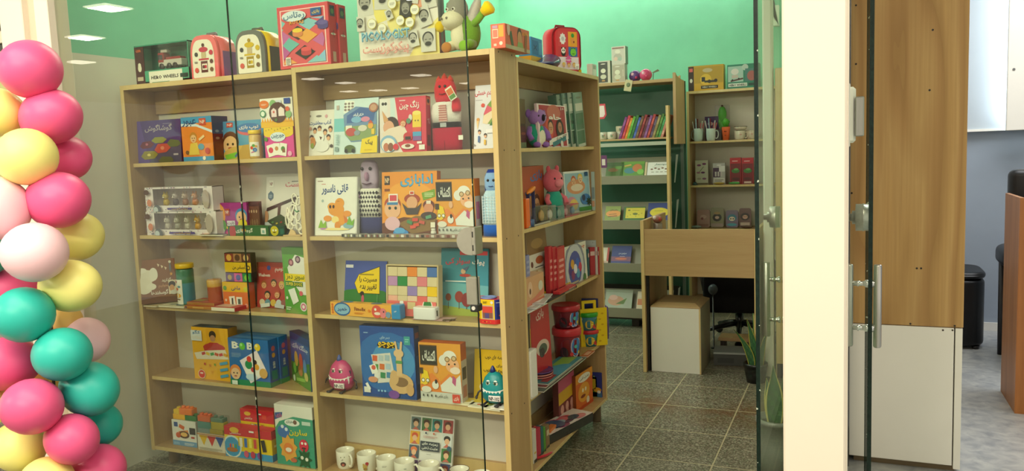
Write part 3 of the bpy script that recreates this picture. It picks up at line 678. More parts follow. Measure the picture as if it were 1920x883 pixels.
# ================================================================== balloon column in front of the glass
BAL = [  # centre, radii in photo, colour, distance, where it sits
 (57, 130, 59, 54, 'P', 2.90, 'topmost dark pink balloon of the column by the glass'),
 (96, 219, 62, 51, 'P', 2.96, 'dark pink balloon just below the topmost one'),
 (125, 296, 48, 42, 'P', 3.10, 'dark pink balloon peeping out behind a yellow one near the shelf'),
 (50, 294, 57, 53, 'Y', 2.84, 'upper yellow balloon in front of dark pink ones'),
 (-8, 210, 46, 46, 'Y', 2.95, 'yellow balloon cut by the left edge, below the top pink one'),
 (109, 375, 65, 53, 'P', 2.90, 'dark pink balloon under the upper yellow one'),
 (-6, 390, 53, 60, 'L', 2.82, 'pale pink balloon cut by the left edge, above the full pale pink one'),
 (65, 473, 64, 56, 'L', 2.76, 'large whole pale pink balloon in the middle of the column'),
 (145, 443, 52, 45, 'Y', 3.08, 'yellow balloon half hidden behind a dark pink and a pale pink one'),
 (132, 536, 69, 49, 'Y', 2.92, 'wide yellow balloon above the teal ones, nearest the bookcase'),
 (-36, 475, 45, 45, 'T', 2.95, 'sliver of a teal balloon at the left edge'),
 (18, 548, 50, 45, 'P', 3.05, 'dark pink balloon mostly hidden above the upper teal one'),
 (45, 590, 57, 52, 'T', 2.80, 'upper left teal balloon under the pale pink one'),
 (118, 602, 36, 34, 'O', 3.12, 'orange-yellow balloon deep inside the column behind the teal ones'),
 (160, 638, 44, 43, 'L', 3.12, 'pale pink balloon behind the middle teal balloon'),
 (117, 664, 57, 50, 'T', 2.82, 'middle teal balloon in front of a pale pink one'),
 (10, 682, 57, 50, 'P', 2.90, 'dark pink balloon at the left edge between teal and yellow ones'),
 (168, 729, 58, 50, 'T', 2.92, 'teal balloon lower right of the middle teal one'),
 (187, 796, 39, 40, 'T', 3.06, 'lowest teal balloon, half hidden behind its neighbours'),
 (60, 762, 61, 52, 'P', 2.76, 'large dark pink balloon low in the front of the column'),
 (135, 823, 52, 46, 'P', 2.82, 'dark pink balloon below the teal ones, in front'),
 (184, 880, 55, 47, 'P', 2.96, 'dark pink balloon cut by the bottom edge'),
 (36, 837, 52, 46, 'Y', 2.92, 'yellow balloon under the large low pink one'),
 (88, 905, 50, 48, 'Y', 2.80, 'yellow balloon cut by the bottom edge'),
 (-42, 760, 50, 46, 'Y', 2.90, 'sliver of a yellow balloon at the left edge'),
 (88, 712, 42, 40, 'O', 3.12, 'orange-yellow balloon glimpsed between pink and teal ones')]
BC = {'P': '#e65a8c', 'Y': '#f3ec8e', 'L': '#f3cbd4', 'T': '#30b4a6', 'O': '#f4cc78'}
core = [(20, 60), (55, 300), (60, 560), (75, 760), (90, 940)]
for cx, cy, rx_, ry_, col, zd_, lab in BAL:
    d = ray(cx, cy); p = CAM+d*zd_
    R_ = ry_*zd_/FPX; L_ = rx_*zd_/FPX
    t = min(core, key=lambda k: abs(k[1]-cy)); c0 = CAM+ray(t[0]-10, cy)*3.05
    ax = (c0-p); hz = CR*(1 if c0.dot(CR) > p.dot(CR) else -1)
    ax = (hz*.8+CF*.55+CU*random.uniform(-.25, .25)).normalized()     # towards the knot, inside the column
    q = MB(); n = 16; prof = []
    for i in range(n+1):
        a = PI*i/n; x = -math.cos(a); r = math.sin(a)*(1-.10*max(0, x)**2) ; prof.append((max(r, 1e-7)*R_, x*L_*(1.0 if x < 0 else 1.12)))
    prof[-1] = (.010, prof[-1][1])
    q.M = ax.to_track_quat('Z', 'Y').to_matrix().to_4x4()
    q.lathe(prof, BC[col], 32)
    o = q.build('balloon', 'latex_balloon'); o.location = p
    tag(o, lab, 'balloon', 'balloons of the column beside the glass')
    k = MB(); k.M = q.M; z1 = L_*1.12-.004
    k.lathe([(.010, z1), (.005, z1+.008), (.006, z1+.012), (.013, z1+.018), (.011, z1+.02), (.001, z1+.012)], BC[col], 14); k.build('knot', 'latex_balloon', o)
q = MB(); P_ = [CAM+ray(x+8, y)*3.02 for x, y in ((60, 150), (70, 330), (78, 470), (90, 640), (95, 790), (100, 960))]
q.tube(P_, .006, '#2b2b26', 8); tag(q.build('balloon_pole', 'painted_metal'), 'thin dark pole inside the balloon column', 'pole')
# ================================================================== goods: left half of the double bookcase
def A(pl, pr, y, yt, z, yr=None, h=None): return place('A', pl, pr, y, yt, z, yr, h)
ONTOP = 'on top of the double bookcase'
# --- on top, left to right
GV = ['#3e9a7a', '#2f7a63']
def vehicle_box(name, pos, base, dk, word, side, label, group, carc, depth=.10):
    org, w, h, rz = pos; q = MB()
    q.box((-w/2, .0, 0), (w/2, depth, .012), base); q.box((-w/2, depth-.004, 0), (w/2, depth, h), base); q.box((w/2-.004, 0, 0), (w/2, depth, h), base); q.box((-w/2, 0, 0), (-w/2+.004, depth, h), base)
    q.box((-w/2, 0, h*.97), (w/2, depth, h), dk); q.box((-w/2, 0, 0), (w/2, .003, h*.34), base)
    q.box((-w/2, -.0003, .004), (-w/2+w*.17, .003, h*.96), side)
    paint(q, [T('QBR', .03, .82, .13, .9, '#e8703a'), E(.085, .42, .035, .05, '#e9e2cc'), E(.085, .5, .028, .03, '#e9e2cc'), R(.03, .1, .14, .2, '#c9b9a0'),
              RR(.56, .155, .62, .17, 0, '#efeadb'), T(word, .29, .11, .80, .2, '#202022', .03), R(.83, .1, .97, .2, '#24443a'), LINES(.3, .02, .7, .06, 1, dk)], w, h, lambda u, v, e: ((u-.5)*w, -.0006-e, v*h))
    # printed landscape behind the window
    paint(q, [G([(.17, .34), (.17, .7), (.3, .82), (.42, .66), (.6, .9), (.78, .7), (.97, .86), (.97, .34)], dk), R(.72, .45, .8, .8, base), R(.82, .4, .92, .68, base)], w, h, lambda u, v, e: ((u-.5)*w, depth-.005-e, v*h))
    o = q.build(name, 'gloss_print'); o.location = org; o.rotation_euler = (0, 0, rz); tag(o, label, 'toy box', group)
    c = MB(); c1, c2, c3 = carc; z = h*.37
    c.box((-w*.16, .03, z+.012), (w*.27, .07, z+h*.24), c1, .003); c.box((-w*.16, .028, z+.03), (-w*.05, .072, z+h*.42), c2, .003); c.box((-w*.02, .032, z+h*.2), (w*.25, .068, z+h*.30), c2, .002)
    c.box((-w*.145, .026, z+h*.24), (-w*.065, .029, z+h*.36), '#39424a'); c.box((-w*.12, .035, z+h*.42), (w*.0, .06, z+h*.5), c3, .002)
    for x in (-.09, .16, .05):
        for y in (.03, .07): c.lathe([(.001, -.006), (.013, -.005), (.013, .005), (.001, .006)], '#2a1c1c', 14, 0, (w*x, y, z+.013), axis='y')
    c.build('toy_truck', 'coloured_plastic', o)
    p = MB(); p.box((-w/2+w*.17, .0012, h*.34), (w/2-.004, .0016, h*.97), '#fff'); p.build('clear_window', 'clear_plastic', o)
    return o
vehicle_box('toy_truck_box', A(257, 357, .035, 87, ZTL), '#4aa584', '#3c8f74', 'HERO WHEELS', '#4a2320', 'green windowed toy box with a red and white truck, '+ONTOP, None, ('#e8e0d4', '#b03038', '#d8d0c4'))
def pack(pos, front_c, body_c, lid_c, handle_c, face, label, name, rough):
    org, w, h, rz = pos; q = MB(); D = .115
    arch = [(-w/2, .004), (-w/2+.006, 0), (w/2-.006, 0), (w/2, .004)]+[(w/2*math.copysign(abs(math.cos(a))**.55, math.cos(a)), h*.42+h*.58*abs(math.sin(a))**.7) for a in [PI*i/14 for i in range(15)]]
    low = [(x, min(z, h*.80)) for x, z in arch]
    q.prism(arch, .018, D, lid_c, smooth=True)
    q.prism([(x*1.012, z if z < h*.62 else h*.62) for x, z in low], .03, D+.003, body_c)
    inn = [(x*.97, z*.985+.001) for x, z in arch]; q.prism(inn, .0, .02, front_c, smooth=True)
    o = q.build(name, 'coloured_plastic'); o.location = org; o.rotation_euler = (0, 0, rz); tag(o, label, 'toy case')
    q = MB(); inn2 = [(x*.78-.004, z*.86+.006) for x, z in arch]; q.prism(inn2, -.0015, .0005, '#f1ead9'); paint(q, face, w, h, lambda u, v, e: ((u-.5)*w, -.0015-e, v*h)); q.build('picture_panel', 'printed_card', o)
    q = MB(); q.tube([(-w*.18, D*.5, h*.97), (-w*.15, D*.5, h*1.05), (w*.15, D*.5, h*1.05), (w*.18, D*.5, h*.97)], .007, handle_c, 10); q.build('handle', 'coloured_plastic', o)
    q = MB()
    for x in (-w*.3, w*.3): q.box((x-.012, .02, h*.86), (x+.012, .06, h*.93), lid_c, .004)
    q.build('clasp', 'coloured_plastic', o)
def cart(c1, c2): return [R(.38, .14, .62, .4, c2), R(.42, .2, .6, .34, '#f1ead9'), E(.48, .27, .05, .05, c2), E(.55, .27, .04, .05, c1), R(.32, .42, .68, .46, c1), R(.42, .46, .58, .6, '#cbb489'), E(.5, .66, .16, .07, c1), E(.5, .76, .05, .05, c2), C(.24, .56, .06, '#3c3a38'), C(.77, .58, .07, c1), C(.77, .38, .06, c2), C(.23, .2, .07, '#d8584a'), C(.76, .2, .06, '#7a5a3c'), R(.17, .36, .27, .4, '#8a8478')]
pack(A(360, 412, .03, 68, ZTL), '#ec6a6c', '#8a5aa6', '#ee7276', '#7a6f78', cart('#c8344c', '#5a3024'), 'pink and purple backpack-shaped toy case with a white picture panel, on the bookcase top', 'toy_case', .3)
pack(A(444, 500, .03, 59, ZTL), '#6b6c66', '#4a4c46', '#f4d21c', '#55554e', cart('#d8b410', '#a88a10'), 'yellow and dark grey backpack-shaped toy case beside the big red game box', 'toy_case', .3)
def rota(): 
    P_ = [('#7fc4c8', -.02, .72), ('#40302e', .5, .8), ('#8fc0e0', .85, .86), ('#d8524e', .2, .66), ('#8cc8d0', .62, .7), ('#5b4a8e', .93, .68), ('#40302e', .4, .56), ('#c86aa8', .06, .5), ('#f0a848', .58, .5), ('#6fbab4', .22, .38), ('#c86aa8', .88, .42), ('#c05a9e', .03, .26), ('#33302c', .52, .24), ('#8fc0e0', .96, .14), ('#f2a65e', .16, .08), ('#8cc8d0', .75, .06)]
    ops = [R(.06, .05, .94, .94, '#fbd8d0'), R(.08, .065, .92, .925, '#e05a64')]
    for c, x, y in P_: ops.append(G([(min(.915, max(.085, x+a)), max(.07, min(.78, y+b))) for a, b in ((-.2, 0), (0, -.115), (.2, 0), (0, .115))], c))
    for x, y, c, d in ((.4, .58, '#f2cf3a', '#e08a50'), (.55, .27, '#e8585a', '#c84048'), (.9, .66, '#6a5aa0', '#54468a')): ops += [R(x-.1, y-.05, x+.1, y+.02, d), E(x, y-.05, .1, .035, d), E(x, y+.02, .1, .035, c)]
    ops += [E(.35, .83, .24, .085, '#dfeaf0'), T('روتاس', .14, .77, .56, .90, '#5b7fa0', .03), T('ROTAS', .26, .70, .54, .755, '#f0a23c', .03), R(.68, .80, .88, .92, '#2b5a9c'), T('بازی', .71, .83, .85, .89, '#f0c83c', .02), R(.14, .06, .24, .18, '#f0ece0'), LINES(.15, .07, .23, .17, 5, '#504a44')]
    return ops
SD = [R(.2, .78, .8, .95, '#2f4a5c'), C(.5, .86, .2, '#5a8a5c'), E(.5, .5, .32, .08, '#efe6d8'), T('روتاس', .2, .47, .8, .53, '#3a3432', .02, 90), R(.3, .06, .7, .22, '#d8b4a0')]
pr_ = A(526, 621, .03, 15, ZTR)
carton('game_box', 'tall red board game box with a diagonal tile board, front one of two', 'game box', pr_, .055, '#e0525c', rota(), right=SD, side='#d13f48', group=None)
o2 = Vector(pr_[0])+Vector((math.cos(pr_[3]+PI/2)*.058, math.sin(pr_[3]+PI/2)*.058, 0)); o2 = o2+Vector((.008, 0, 0))
carton('game_box', 'red board game box tucked behind the tall red one, only its edge showing', 'game box', (o2, pr_[1], pr_[2]*.985, pr_[3]), .055, '#e0525c', rota(), right=SD, side='#d13f48')
def mug_shot(x, y, w, a, sk='#a8a49c', hr='#2e2c2a', bg='#d8d4ca'):
    return [RR(x, y, w*1.2, w*1.6, a, bg), C(x, y+w*.18, w*.46, hr), E(x, y, w*.38, w*.5, sk), E(x, y-w*.32, w*.26, w*.16, hr), R(x-w*.26, y+w*.04, x-w*.08, y+w*.1, '#33302e'), R(x+w*.08, y+w*.04, x+w*.26, y+w*.1, '#33302e')]
PIC = [R(0, 0, 1, 1, '#ece5da'), G([(.62, 0), (1, 0), (1, .5), (.8, .3)], '#f3e28a'), G([(.1, 1), (.3, 1), (.4, .55), (.25, .5)], '#f2e07a'), G([(.55, .8), (.75, 1), (.95, .9), (.8, .6)], '#eda487'), E(.55, .55, .18, .2, '#f4e494'),
       mug_shot(.1, .8, .17, 5), mug_shot(.33, .86, .17, -4, '#b4b0a8'), mug_shot(.55, .9, .12, 8), mug_shot(.72, .84, .12, -12), mug_shot(.9, .78, .15, 6), mug_shot(.62, .66, .12, -8, '#9c988f', '#5a5650', '#2e2c2a'), mug_shot(.84, .52, .13, 14), mug_shot(.88, .2, .15, 0), mug_shot(.04, .52, .1, 0), mug_shot(.7, .24, .11, 10, '#b8b4ac'), mug_shot(.42, .6, .07, 20),
       [[C(x, y, .055, '#d8c83c'), C(x, y, .05, '#f4f0e2'), LINES(x-.03, y-.02, x+.03, y+.02, 3, '#a8a296')] for x, y in ((.2, .5), (.47, .74), (.56, .5), (.33, .42), (.68, .46), (.75, .62), (.48, .92))],
       T('PICOLOGIST', .075, .255, .68, .385, '#2f6f98', .05), T('PICOLOGIST', .07, .265, .675, .395, '#8cc3d8', .012), T('پیکولوژیست', .08, .05, .66, .22, '#c8403c', .045), T('پیکولوژیست', .085, .055, .655, .215, '#f0b8b0', .005)]
carton('game_box', 'large white party game box covered with black and white faces, on the bookcase top', 'game box', A(676, 825, .03, None, ZTR, h=.285), .05, '#e8e2d6', PIC, right=[R(0, 0, 1, .35, '#8a4a52'), R(0, .35, 1, 1, '#8a8c8e'), R(.3, .1, .7, .8, '#6e7478')], side='#8a8a88')
# --- plush donkey sitting on the top
def plush_eye(q, p, r, iris='#3a2a1c'): q.ell(p, r, '#f4f0e6', 10, 6); q.ell((p[0], p[1]-r*.6, p[2]), r*.6, iris, 8, 5)
px_ = solve((0, .07, ZTR), 0, px=867); dn = empty('plush_donkey', (px_, .075, ZTR), 0, 'grey and cream plush donkey with yellow hooves sitting on the bookcase corner', 'plush toy')
u_ = .0021  # metres per photo pixel here
q = MB(); q.ell((.02, .01, .075), (.052, .045, .075), '#6f9a34', 16, 10); q.ell((-.005, -.02, .07), (.032, .028, .06), '#efe6c8', 14, 8); q.build('body', 'plush_fabric', dn)
q = MB(); q.ell((-.01, -.01, .165), (.042, .045, .055), '#9b968c', 18, 10); q.ell((-.022, -.035, .125), (.044, .045, .036), '#efe6c8', 18, 10)
for s in (-1, 1): q.ell((-.03+s*.012-.006, -.078, .128), .0055, '#8a8072', 8, 5)
plush_eye(q, (-.006, -.052, .163), .008); plush_eye(q, (-.036, -.048, .165), .007); q.ell((-.01, .0, .215), (.02, .02, .012), '#d8a83c', 10, 6); q.build('head', 'plush_fabric', dn)
q = MB(); q.M = Matrix.Translation((.048, .0, .13))@Matrix.Rotation(.38, 4, 'Y'); q.ell((0, 0, -.01), (.026, .016, .095), '#a5a198', 14, 10); q.ell((.002, -.006, -.01), (.017, .012, .084), '#b8b2a6', 12, 8); q.build('ear', 'plush_fabric', dn)
q = MB(); q.M = Matrix.Translation((-.055, .01, .165))@Matrix.Rotation(-.2, 4, 'Y'); q.ell((0, 0, -.01), (.012, .012, .05), '#a5a198', 12, 8); q.build('ear', 'plush_fabric', dn)
q = MB(); q.tube([(.045, -.005, .10), (.075, -.01, .12), (.10, -.012, .145)], [.016, .014, .014], '#7aa63a', 10); a_ = q.build('arm', 'plush_fabric', dn)
q = MB(); q.lathe([(.001, -.018), (.016, -.016), (.022, .0), (.028, .018), (.022, .028), (.001, .03)], '#f4d216', 14); q.M = Matrix.Identity(4); b_ = q.build('hoof', 'plush_fabric', a_); b_.location = (.112, -.014, .152); b_.rotation_euler = (0, 1.0, 0)
q = MB(); q.tube([(-.03, -.02, .10), (-.06, -.035, .105)], [.014, .013], '#efe6c8', 10); a_ = q.build('arm', 'plush_fabric', dn)
q = MB(); q.ell((-.075, -.04, .105), (.02, .018, .022), '#f0cc1c', 12, 8); q.build('hoof', 'plush_fabric', a_)
for x, c in ((-.03, '#c8823c'), (.045, '#8cc02c')):
    q = MB(); q.tube([(x, .0, .035), (x-.006, -.03, .028), (x-.01, -.052, .022)], [.02, .02, .018], '#e6dcb8' if x < 0 else '#7aa63a', 10); l_ = q.build('leg', 'plush_fabric', dn)
    q = MB(); q.ell((x-.011, -.058, .021), (.022, .012, .021), c, 12, 8); q.build('hoof', 'plush_fabric', l_)
# --- orange long box, blue block box, pouch and backpack on the corner
px0 = solve((0, .025, ZTR), 0, px=921); 
OB = [R(.12, .42, .52, .8, '#f2d8b4'), R(.16, .46, .48, .76, '#e8806a'), R(.56, .46, .9, .94, '#f0a83c'), R(.14, .82, .5, .94, '#c89ab0'), C(.7, .2, .12, '#f2ddc4'), R(.2, .1, .4, .2, '#f6c8b0')]
OS = [E(.58, .62, .1, .14, '#3a2a22'), E(.58, .52, .09, .12, '#c08a5c'), G([(.45, .1), (.5, .38), (.68, .38), (.74, .1)], '#88a05a'), RR(.25, .35, .1, .3, 20, '#3f5a3c'), R(0, 0, 1, .16, '#b0a480'), RR(.82, .4, .1, .3, -10, '#8a5a34'), T('بازی', .66, .72, .92, .9, '#e8a83c', .02), E(.12, .8, .06, .1, '#d8b8a0')]
oz = solve((px0+.02, .025, ZTR), 2, py=45)-ZTR; ox1 = solve((0, .025, ZTR), 0, px=948)
dep = solve((ox1, 0, ZTR+oz), 1, px=992)-.025
carton('game_box', 'orange card game box reaching back over the bookcase corner', 'game box', (Vector(((px0+ox1)/2, .025, ZTR)), ox1-px0, oz, 0), min(dep, .34), '#e66a4e', OB, right=OS, side='#c8684a')
pz = place('B', 997, 1018, .08, 68, ZTB)
carton('block_box', 'small blue and yellow box behind the orange one on the aisle bookcase', 'toy box', pz, .06, '#3f8fc8', [R(0, 0, 1, .36, '#e8b83a'), R(.1, .42, .6, .9, '#2f74b0'), RR(.35, .66, .3, .05, 30, '#1c4a7c'), RR(.35, .66, .3, .05, -30, '#1c4a7c'), R(.65, .45, .92, .86, '#5aa4d4'), RR(.5, .18, .6, .1, 12, '#d89a2c')], left=[R(0, 0, 1, .36, '#d8a02c'), R(.15, .45, .85, .9, '#2f74b0')])
by = solve((-.07, 0, ZTB), 1, px=1016); q = MB()
q.M = Matrix.Translation((-.06, by, ZTB))@Matrix.Rotation(.15, 4, 'Z')
L = []
for i, (t, hh, ww) in enumerate(((-.125, .004, .02), (-.10, .014, .05), (-.04, .026, .06), (.04, .05, .065), (.10, .07, .06), (.12, .066, .05))):
    L.append([q.vert((math.cos(a)*ww, t, max(.0, hh*(.5+.5*math.sin(a)))+.0005)) for a in [2*PI*k/14 for k in range(14)]])
for a, b in zip(L, L[1:]):
    for k in range(14): q.face((a[k], a[(k+1) % 14], b[(k+1) % 14], b[k]), '#2c2a6e', 0, True)
q.face(L[0][::-1], '#2c2a6e'); q.face(L[-1], '#2c2a6e')
tag(q.build('pouch', 'gloss_print'), 'shiny dark blue pouch lying in front of the red backpack', 'pouch')
org, w_, h_, rz_ = place('B', 1046, 1104, .035, 38, ZTB); w_ = .175
bpk = empty('kids_backpack', org+Vector((-.035, -.005, 0)), rz_-.6, 'red child backpack with animal squares on the front, on the aisle bookcase', 'backpack')
def rr_out(w, h, r, n=5, z0=0): 
    o = []
    for cx, cz, a0 in ((w/2-r, z0+r, -PI/2), (w/2-r, z0+h-r, 0), (-w/2+r, z0+h-r, PI/2), (-w/2+r, z0+r, PI)): o += [(cx+r*math.cos(a0+PI/2*i/n), cz+r*math.sin(a0+PI/2*i/n)) for i in range(n+1)]
    return o
q = MB(); q.prism(rr_out(w_, h_, .05), .0, .075, '#c8303a', smooth=True); q.build('body', 'plush_fabric', bpk)
q = MB(); q.prism(rr_out(w_*.82, h_*.95, .035, 5, h_*.025), -.012, .0, '#d83a44')
fr = [R(.12, .58, .5, .9, '#d8464e'), R(.52, .58, .88, .9, '#f0a832'), R(.12, .36, .5, .57, '#d03c48'), R(.52, .36, .88, .57, '#2f74b8'), R(.08, .08, .92, .35, '#efe0ea'),
      STAR(.3, .74, .13, '#f0eef0', 9, .8), C(.3, .74, .06, '#c8c4cc'), C(.7, .82, .06, '#3a9a3c'), C(.7, .7, .08, '#e89a4c'), C(.74, .68, .03, '#8a4a2c'),
      E(.31, .44, .09, .1, '#2a2826'), C(.31, .49, .085, '#f4f0ea'), C(.25, .54, .025, '#2a2826'), C(.37, .54, .025, '#2a2826'), E(.28, .49, .02, .025, '#2a2826'), E(.34, .49, .02, .025, '#2a2826'),
      E(.7, .45, .12, .1, '#7ac83c'), C(.64, .53, .035, '#7ac83c'), C(.76, .53, .035, '#7ac83c'), C(.64, .535, .018, '#202020'), C(.76, .535, .018, '#202020'), E(.7, .42, .06, .012, '#3c7a1c'),
      STAR(.5, .285, .13, '#e05aa0', 10, .6), LINES(.42, .265, .58, .305, 2, '#f8e8f0'), [FACE(.3+.2*i, .17, .055, '#f0c890', c) for i, c in enumerate(('#e8c83c', '#e88a3c', '#d8a03c'))], R(.74, .09, .9, .2, '#f6f4ee'), LINES(.77, .1, .87, .16, 4, '#9a9690')]
paint(q, fr, w_, h_, lambda u, v, e: ((u-.5)*w_*.86, -.012-e, v*h_)); q.build('front_pocket', 'gloss_print', bpk)
q = MB(); q.tube([(x, -.002, z) for x, z in rr_out(w_*.95, h_*.98, .045, 5, h_*.01)], .004, '#8a1c26', 6, closed=True); q.build('zip_piping', 'plush_fabric', bpk)
q = MB(); q.box((w_*.36, -.006, -.0), (w_*.5, .06, .022), '#e8b428', .004); q.build('yellow_tab', 'plush_fabric', bpk)['label'] = 'yellow tab'
q = MB(); q.tube([(-.03, .05, h_*.99), (-.025, .05, h_+.014), (.025, .05, h_+.014), (.03, .05, h_*.99)], .005, '#8a1c26', 8); q.build('handle', 'plush_fabric', bpk)
carton('clear_box', 'small clear box at the far end of the aisle bookcase top', 'box', place('B', 1111, 1119, .03, 119, ZTB), .03, '#dfe2dc', [R(.15, .1, .85, .6, '#f4f4ee'), R(.2, .62, .8, .9, '#b8bcb4')], mat='gloss_print')
# --- shelf 1 (left)
Z = ZL[0]
carton('game_box', 'dark violet game box with hexagon board islands, leftmost on the top left shelf', 'game box', A(256, 341, .05, 228, Z), .03, '#4a3a78',
 [G([(0, 0), (.3, 0), (.12, 1), (0, 1)], '#5a4690'), G([(.3, 0), (1, 0), (1, .45), (.5, .3)], '#4c4c66'), T('گوشاگوش', .22, .72, .82, .9, '#a8a0a8', .02), LINES(.62, .9, .86, .93, 1, '#8a84a0'),
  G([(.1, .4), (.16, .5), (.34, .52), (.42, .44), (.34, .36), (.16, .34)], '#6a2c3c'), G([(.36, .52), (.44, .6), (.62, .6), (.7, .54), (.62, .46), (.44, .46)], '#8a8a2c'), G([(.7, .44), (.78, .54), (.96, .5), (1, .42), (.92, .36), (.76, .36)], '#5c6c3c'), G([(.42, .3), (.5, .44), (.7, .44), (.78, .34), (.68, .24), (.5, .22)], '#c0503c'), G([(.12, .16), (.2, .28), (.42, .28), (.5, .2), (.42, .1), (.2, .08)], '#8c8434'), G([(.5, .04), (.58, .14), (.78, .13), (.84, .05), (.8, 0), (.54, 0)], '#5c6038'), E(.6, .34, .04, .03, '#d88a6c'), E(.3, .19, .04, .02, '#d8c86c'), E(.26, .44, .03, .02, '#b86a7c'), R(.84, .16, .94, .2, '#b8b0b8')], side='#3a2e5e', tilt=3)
BL = [R(0, .86, 1, 1, '#3f9ccc'), R(0, 0, 1, .1, '#3f9ccc'), G([(0, .86), (0, .78), (.6, .72), (1, .6), (1, .1), (0, .1)], '#ee8a2c'), G([(0, .8), (.5, .78), (1, .62), (1, .68), (.5, .84), (0, .86)], '#dceaf0'), T('عبور', .04, .78, .5, .95, '#1c5a8a', .03), R(.6, .8, .82, .96, '#d0502c'), T('NP', .63, .84, .79, .92, '#f0e0d0', .02), FACE(.38, .52, .11, '#eec08a', '#c88a2c'), G([(.2, .14), (.28, .4), (.5, .42), (.56, .14)], '#e8c84c'), E(.62, .32, .1, .08, '#5a9ab0'), E(.82, .22, .08, .08, '#c83c2c'), E(.16, .2, .06, .05, '#7a5a2c'), C(.7, .06, .05, '#f4ecdc'), RR(.66, .52, .2, .06, 30, '#f4d8a0')]
carton('game_box', 'blue and orange game box with a cartoon boy on the top left shelf', 'game box', A(345, 402, .03, 221, Z), .10, '#ee8a2c', BL, right=[R(0, .6, 1, 1, '#3a5a78'), E(.3, .66, .12, .06, '#8aa0b0'), E(.7, .66, .12, .06, '#8aa0b0'), E(.3, .5, .12, .06, '#a0806c'), E(.7, .5, .12, .06, '#a0806c'), R(.1, .1, .9, .38, '#7a3420')], top=[R(0, 0, 1, 1, '#3f88b8')], side='#6a2c20')
carton('game_box', 'blue game box with a dark-haired cartoon boy, behind the yellow-lidded jar', 'game box', A(420, 495, .09, 228, Z), .05, '#4f9cc8',
 [FACE(.18, .4, .2, '#eebf8a', '#5a2c1c'), E(.5, .12, .5, .18, '#d8b05c'), RR(.2, .08, .3, .12, 10, '#7ac03c'), RR(.36, .06, .1, .14, 40, '#3c6a9c'), R(.1, .84, .26, .96, '#d0502c'), T('NP', .12, .87, .24, .93, '#f0e0d0', .02), E(.66, .74, .3, .1, '#d8586a'), E(.66, .8, .3, .09, '#3a78b8'), T('توپ بازی', .42, .75, .9, .87, '#f4e8dc', .03), G([(.3, 0), (.5, .36), (.9, .4), (1, .3), (1, 0)], '#c8a050')], side='#3a78a0', tilt=3)
jx = solve((0, .05, Z), 0, px=481.5)
def jar(name, loc, r, h, bodyc, lidc, label, lidh=.018, sticker=None, mat='coloured_plastic', fill=None):
    o = empty(name, loc, 0, label, 'jar')
    q = MB(); q.lathe([(r*.9, 0), (r, .004), (r, h-lidh-.01), (r*.86, h-lidh)], bodyc, 28)
    if fill: q.lathe([(r*1.004, h*.08), (r*1.004, h*.55)], fill, 28, caps=(False, False))
    q.build('body', mat, o)
    q = MB(); q.lathe([(r*1.04, h-lidh), (r*1.06, h-lidh*.9), (r*1.06, h-.002), (r*1.0, h)], lidc, 28); q.build('lid', 'coloured_plastic', o)
    if sticker:
        w, hh, z0, ops, ang = sticker; q = MB()
        for i in range(8):
            a = [ang-PI/2+(t/8-.5)*w/r for t in (i, i+1)]
            q.poly([(r*1.03*math.cos(a[0]), r*1.03*math.sin(a[0]), z0), (r*1.03*math.cos(a[1]), r*1.03*math.sin(a[1]), z0), (r*1.03*math.cos(a[1]), r*1.03*math.sin(a[1]), z0+hh), (r*1.03*math.cos(a[0]), r*1.03*math.sin(a[0]), z0+hh)], '#efeadf')
        def fr_(u, v, e): a = ang-PI/2+(u-.5)*w/r; return ((r*1.03+e*2)*math.cos(a), (r*1.03+e*2)*math.sin(a), z0+v*hh)
        paint(q, ops, w, hh, fr_); q.build('sticker', 'printed_card', o)
    return o
jh = solve((jx, .05, Z), 2, py=244)-Z
jar('jar', (jx, .048, Z), .027, jh, '#d9b46a', '#f0c814', 'small clear jar with a yellow lid and a white picture sticker', .017, (.046, jh*.5, jh*.08, [C(.3, .6, .16, '#d0402c'), C(.6, .45, .2, '#3f7ac0'), C(.5, .75, .14, '#4a9a3c'), C(.72, .7, .1, '#e0a030'), RR(.4, .3, .3, .1, 20, '#c86aa0')], .4))
q = MB(); q.lathe([(.001, 0), (.038, .002), (.04, .02), (.037, .095), (.02, .118), (.001, .122)], '#3a2a1c', 24); bx_ = solve((0, .135, Z), 0, px=489); bl = q.build('round_tin', 'coloured_plastic'); bl.location = (bx_, .145, Z); bl.scale = (1, 1, 1.05); tag(bl, 'dark brown round tin behind the yellow-lidded jar', 'tin')
lowp = A(498, 553, .03, 240, Z)
carton('card_game_box', 'yellow and magenta card game box under the egg game on the top left shelf', 'game box', lowp, .075, '#e0489a',
 [R(0, .78, 1, 1, '#f0c81c'), E(.2, .78, .2, .08, '#f0c81c'), E(.7, .78, .3, .1, '#f0c81c'), [C(.08+.1*i, .9+.03*(i % 3), .014, '#8a6a10') for i in range(9)], E(.48, .68, .26, .13, '#dfeaf0'), T('جورچین', .26, .62, .7, .78, '#2c5a80', .03), RR(.22, .24, .24, .32, 12, '#f4efe2'), C(.22, .25, .08, '#d8304c'), RR(.42, .28, .22, .32, 0, '#f4efe2'), C(.42, .3, .06, '#c88a4c'), RR(.64, .26, .24, .34, -10, '#f4efe2'), C(.64, .28, .07, '#4a8a34'), RR(.66, .22, .1, .1, 0, '#8a5a3c'), C(.86, .12, .07, '#f0a8c8'), C(.08, .62, .06, '#5a8a2c')], right=[R(0, 0, 1, 1, '#c8304a'), R(.2, .4, .8, .7, '#d8606a')], side='#c8304a')
ez = Z+lowp[2]+.0005
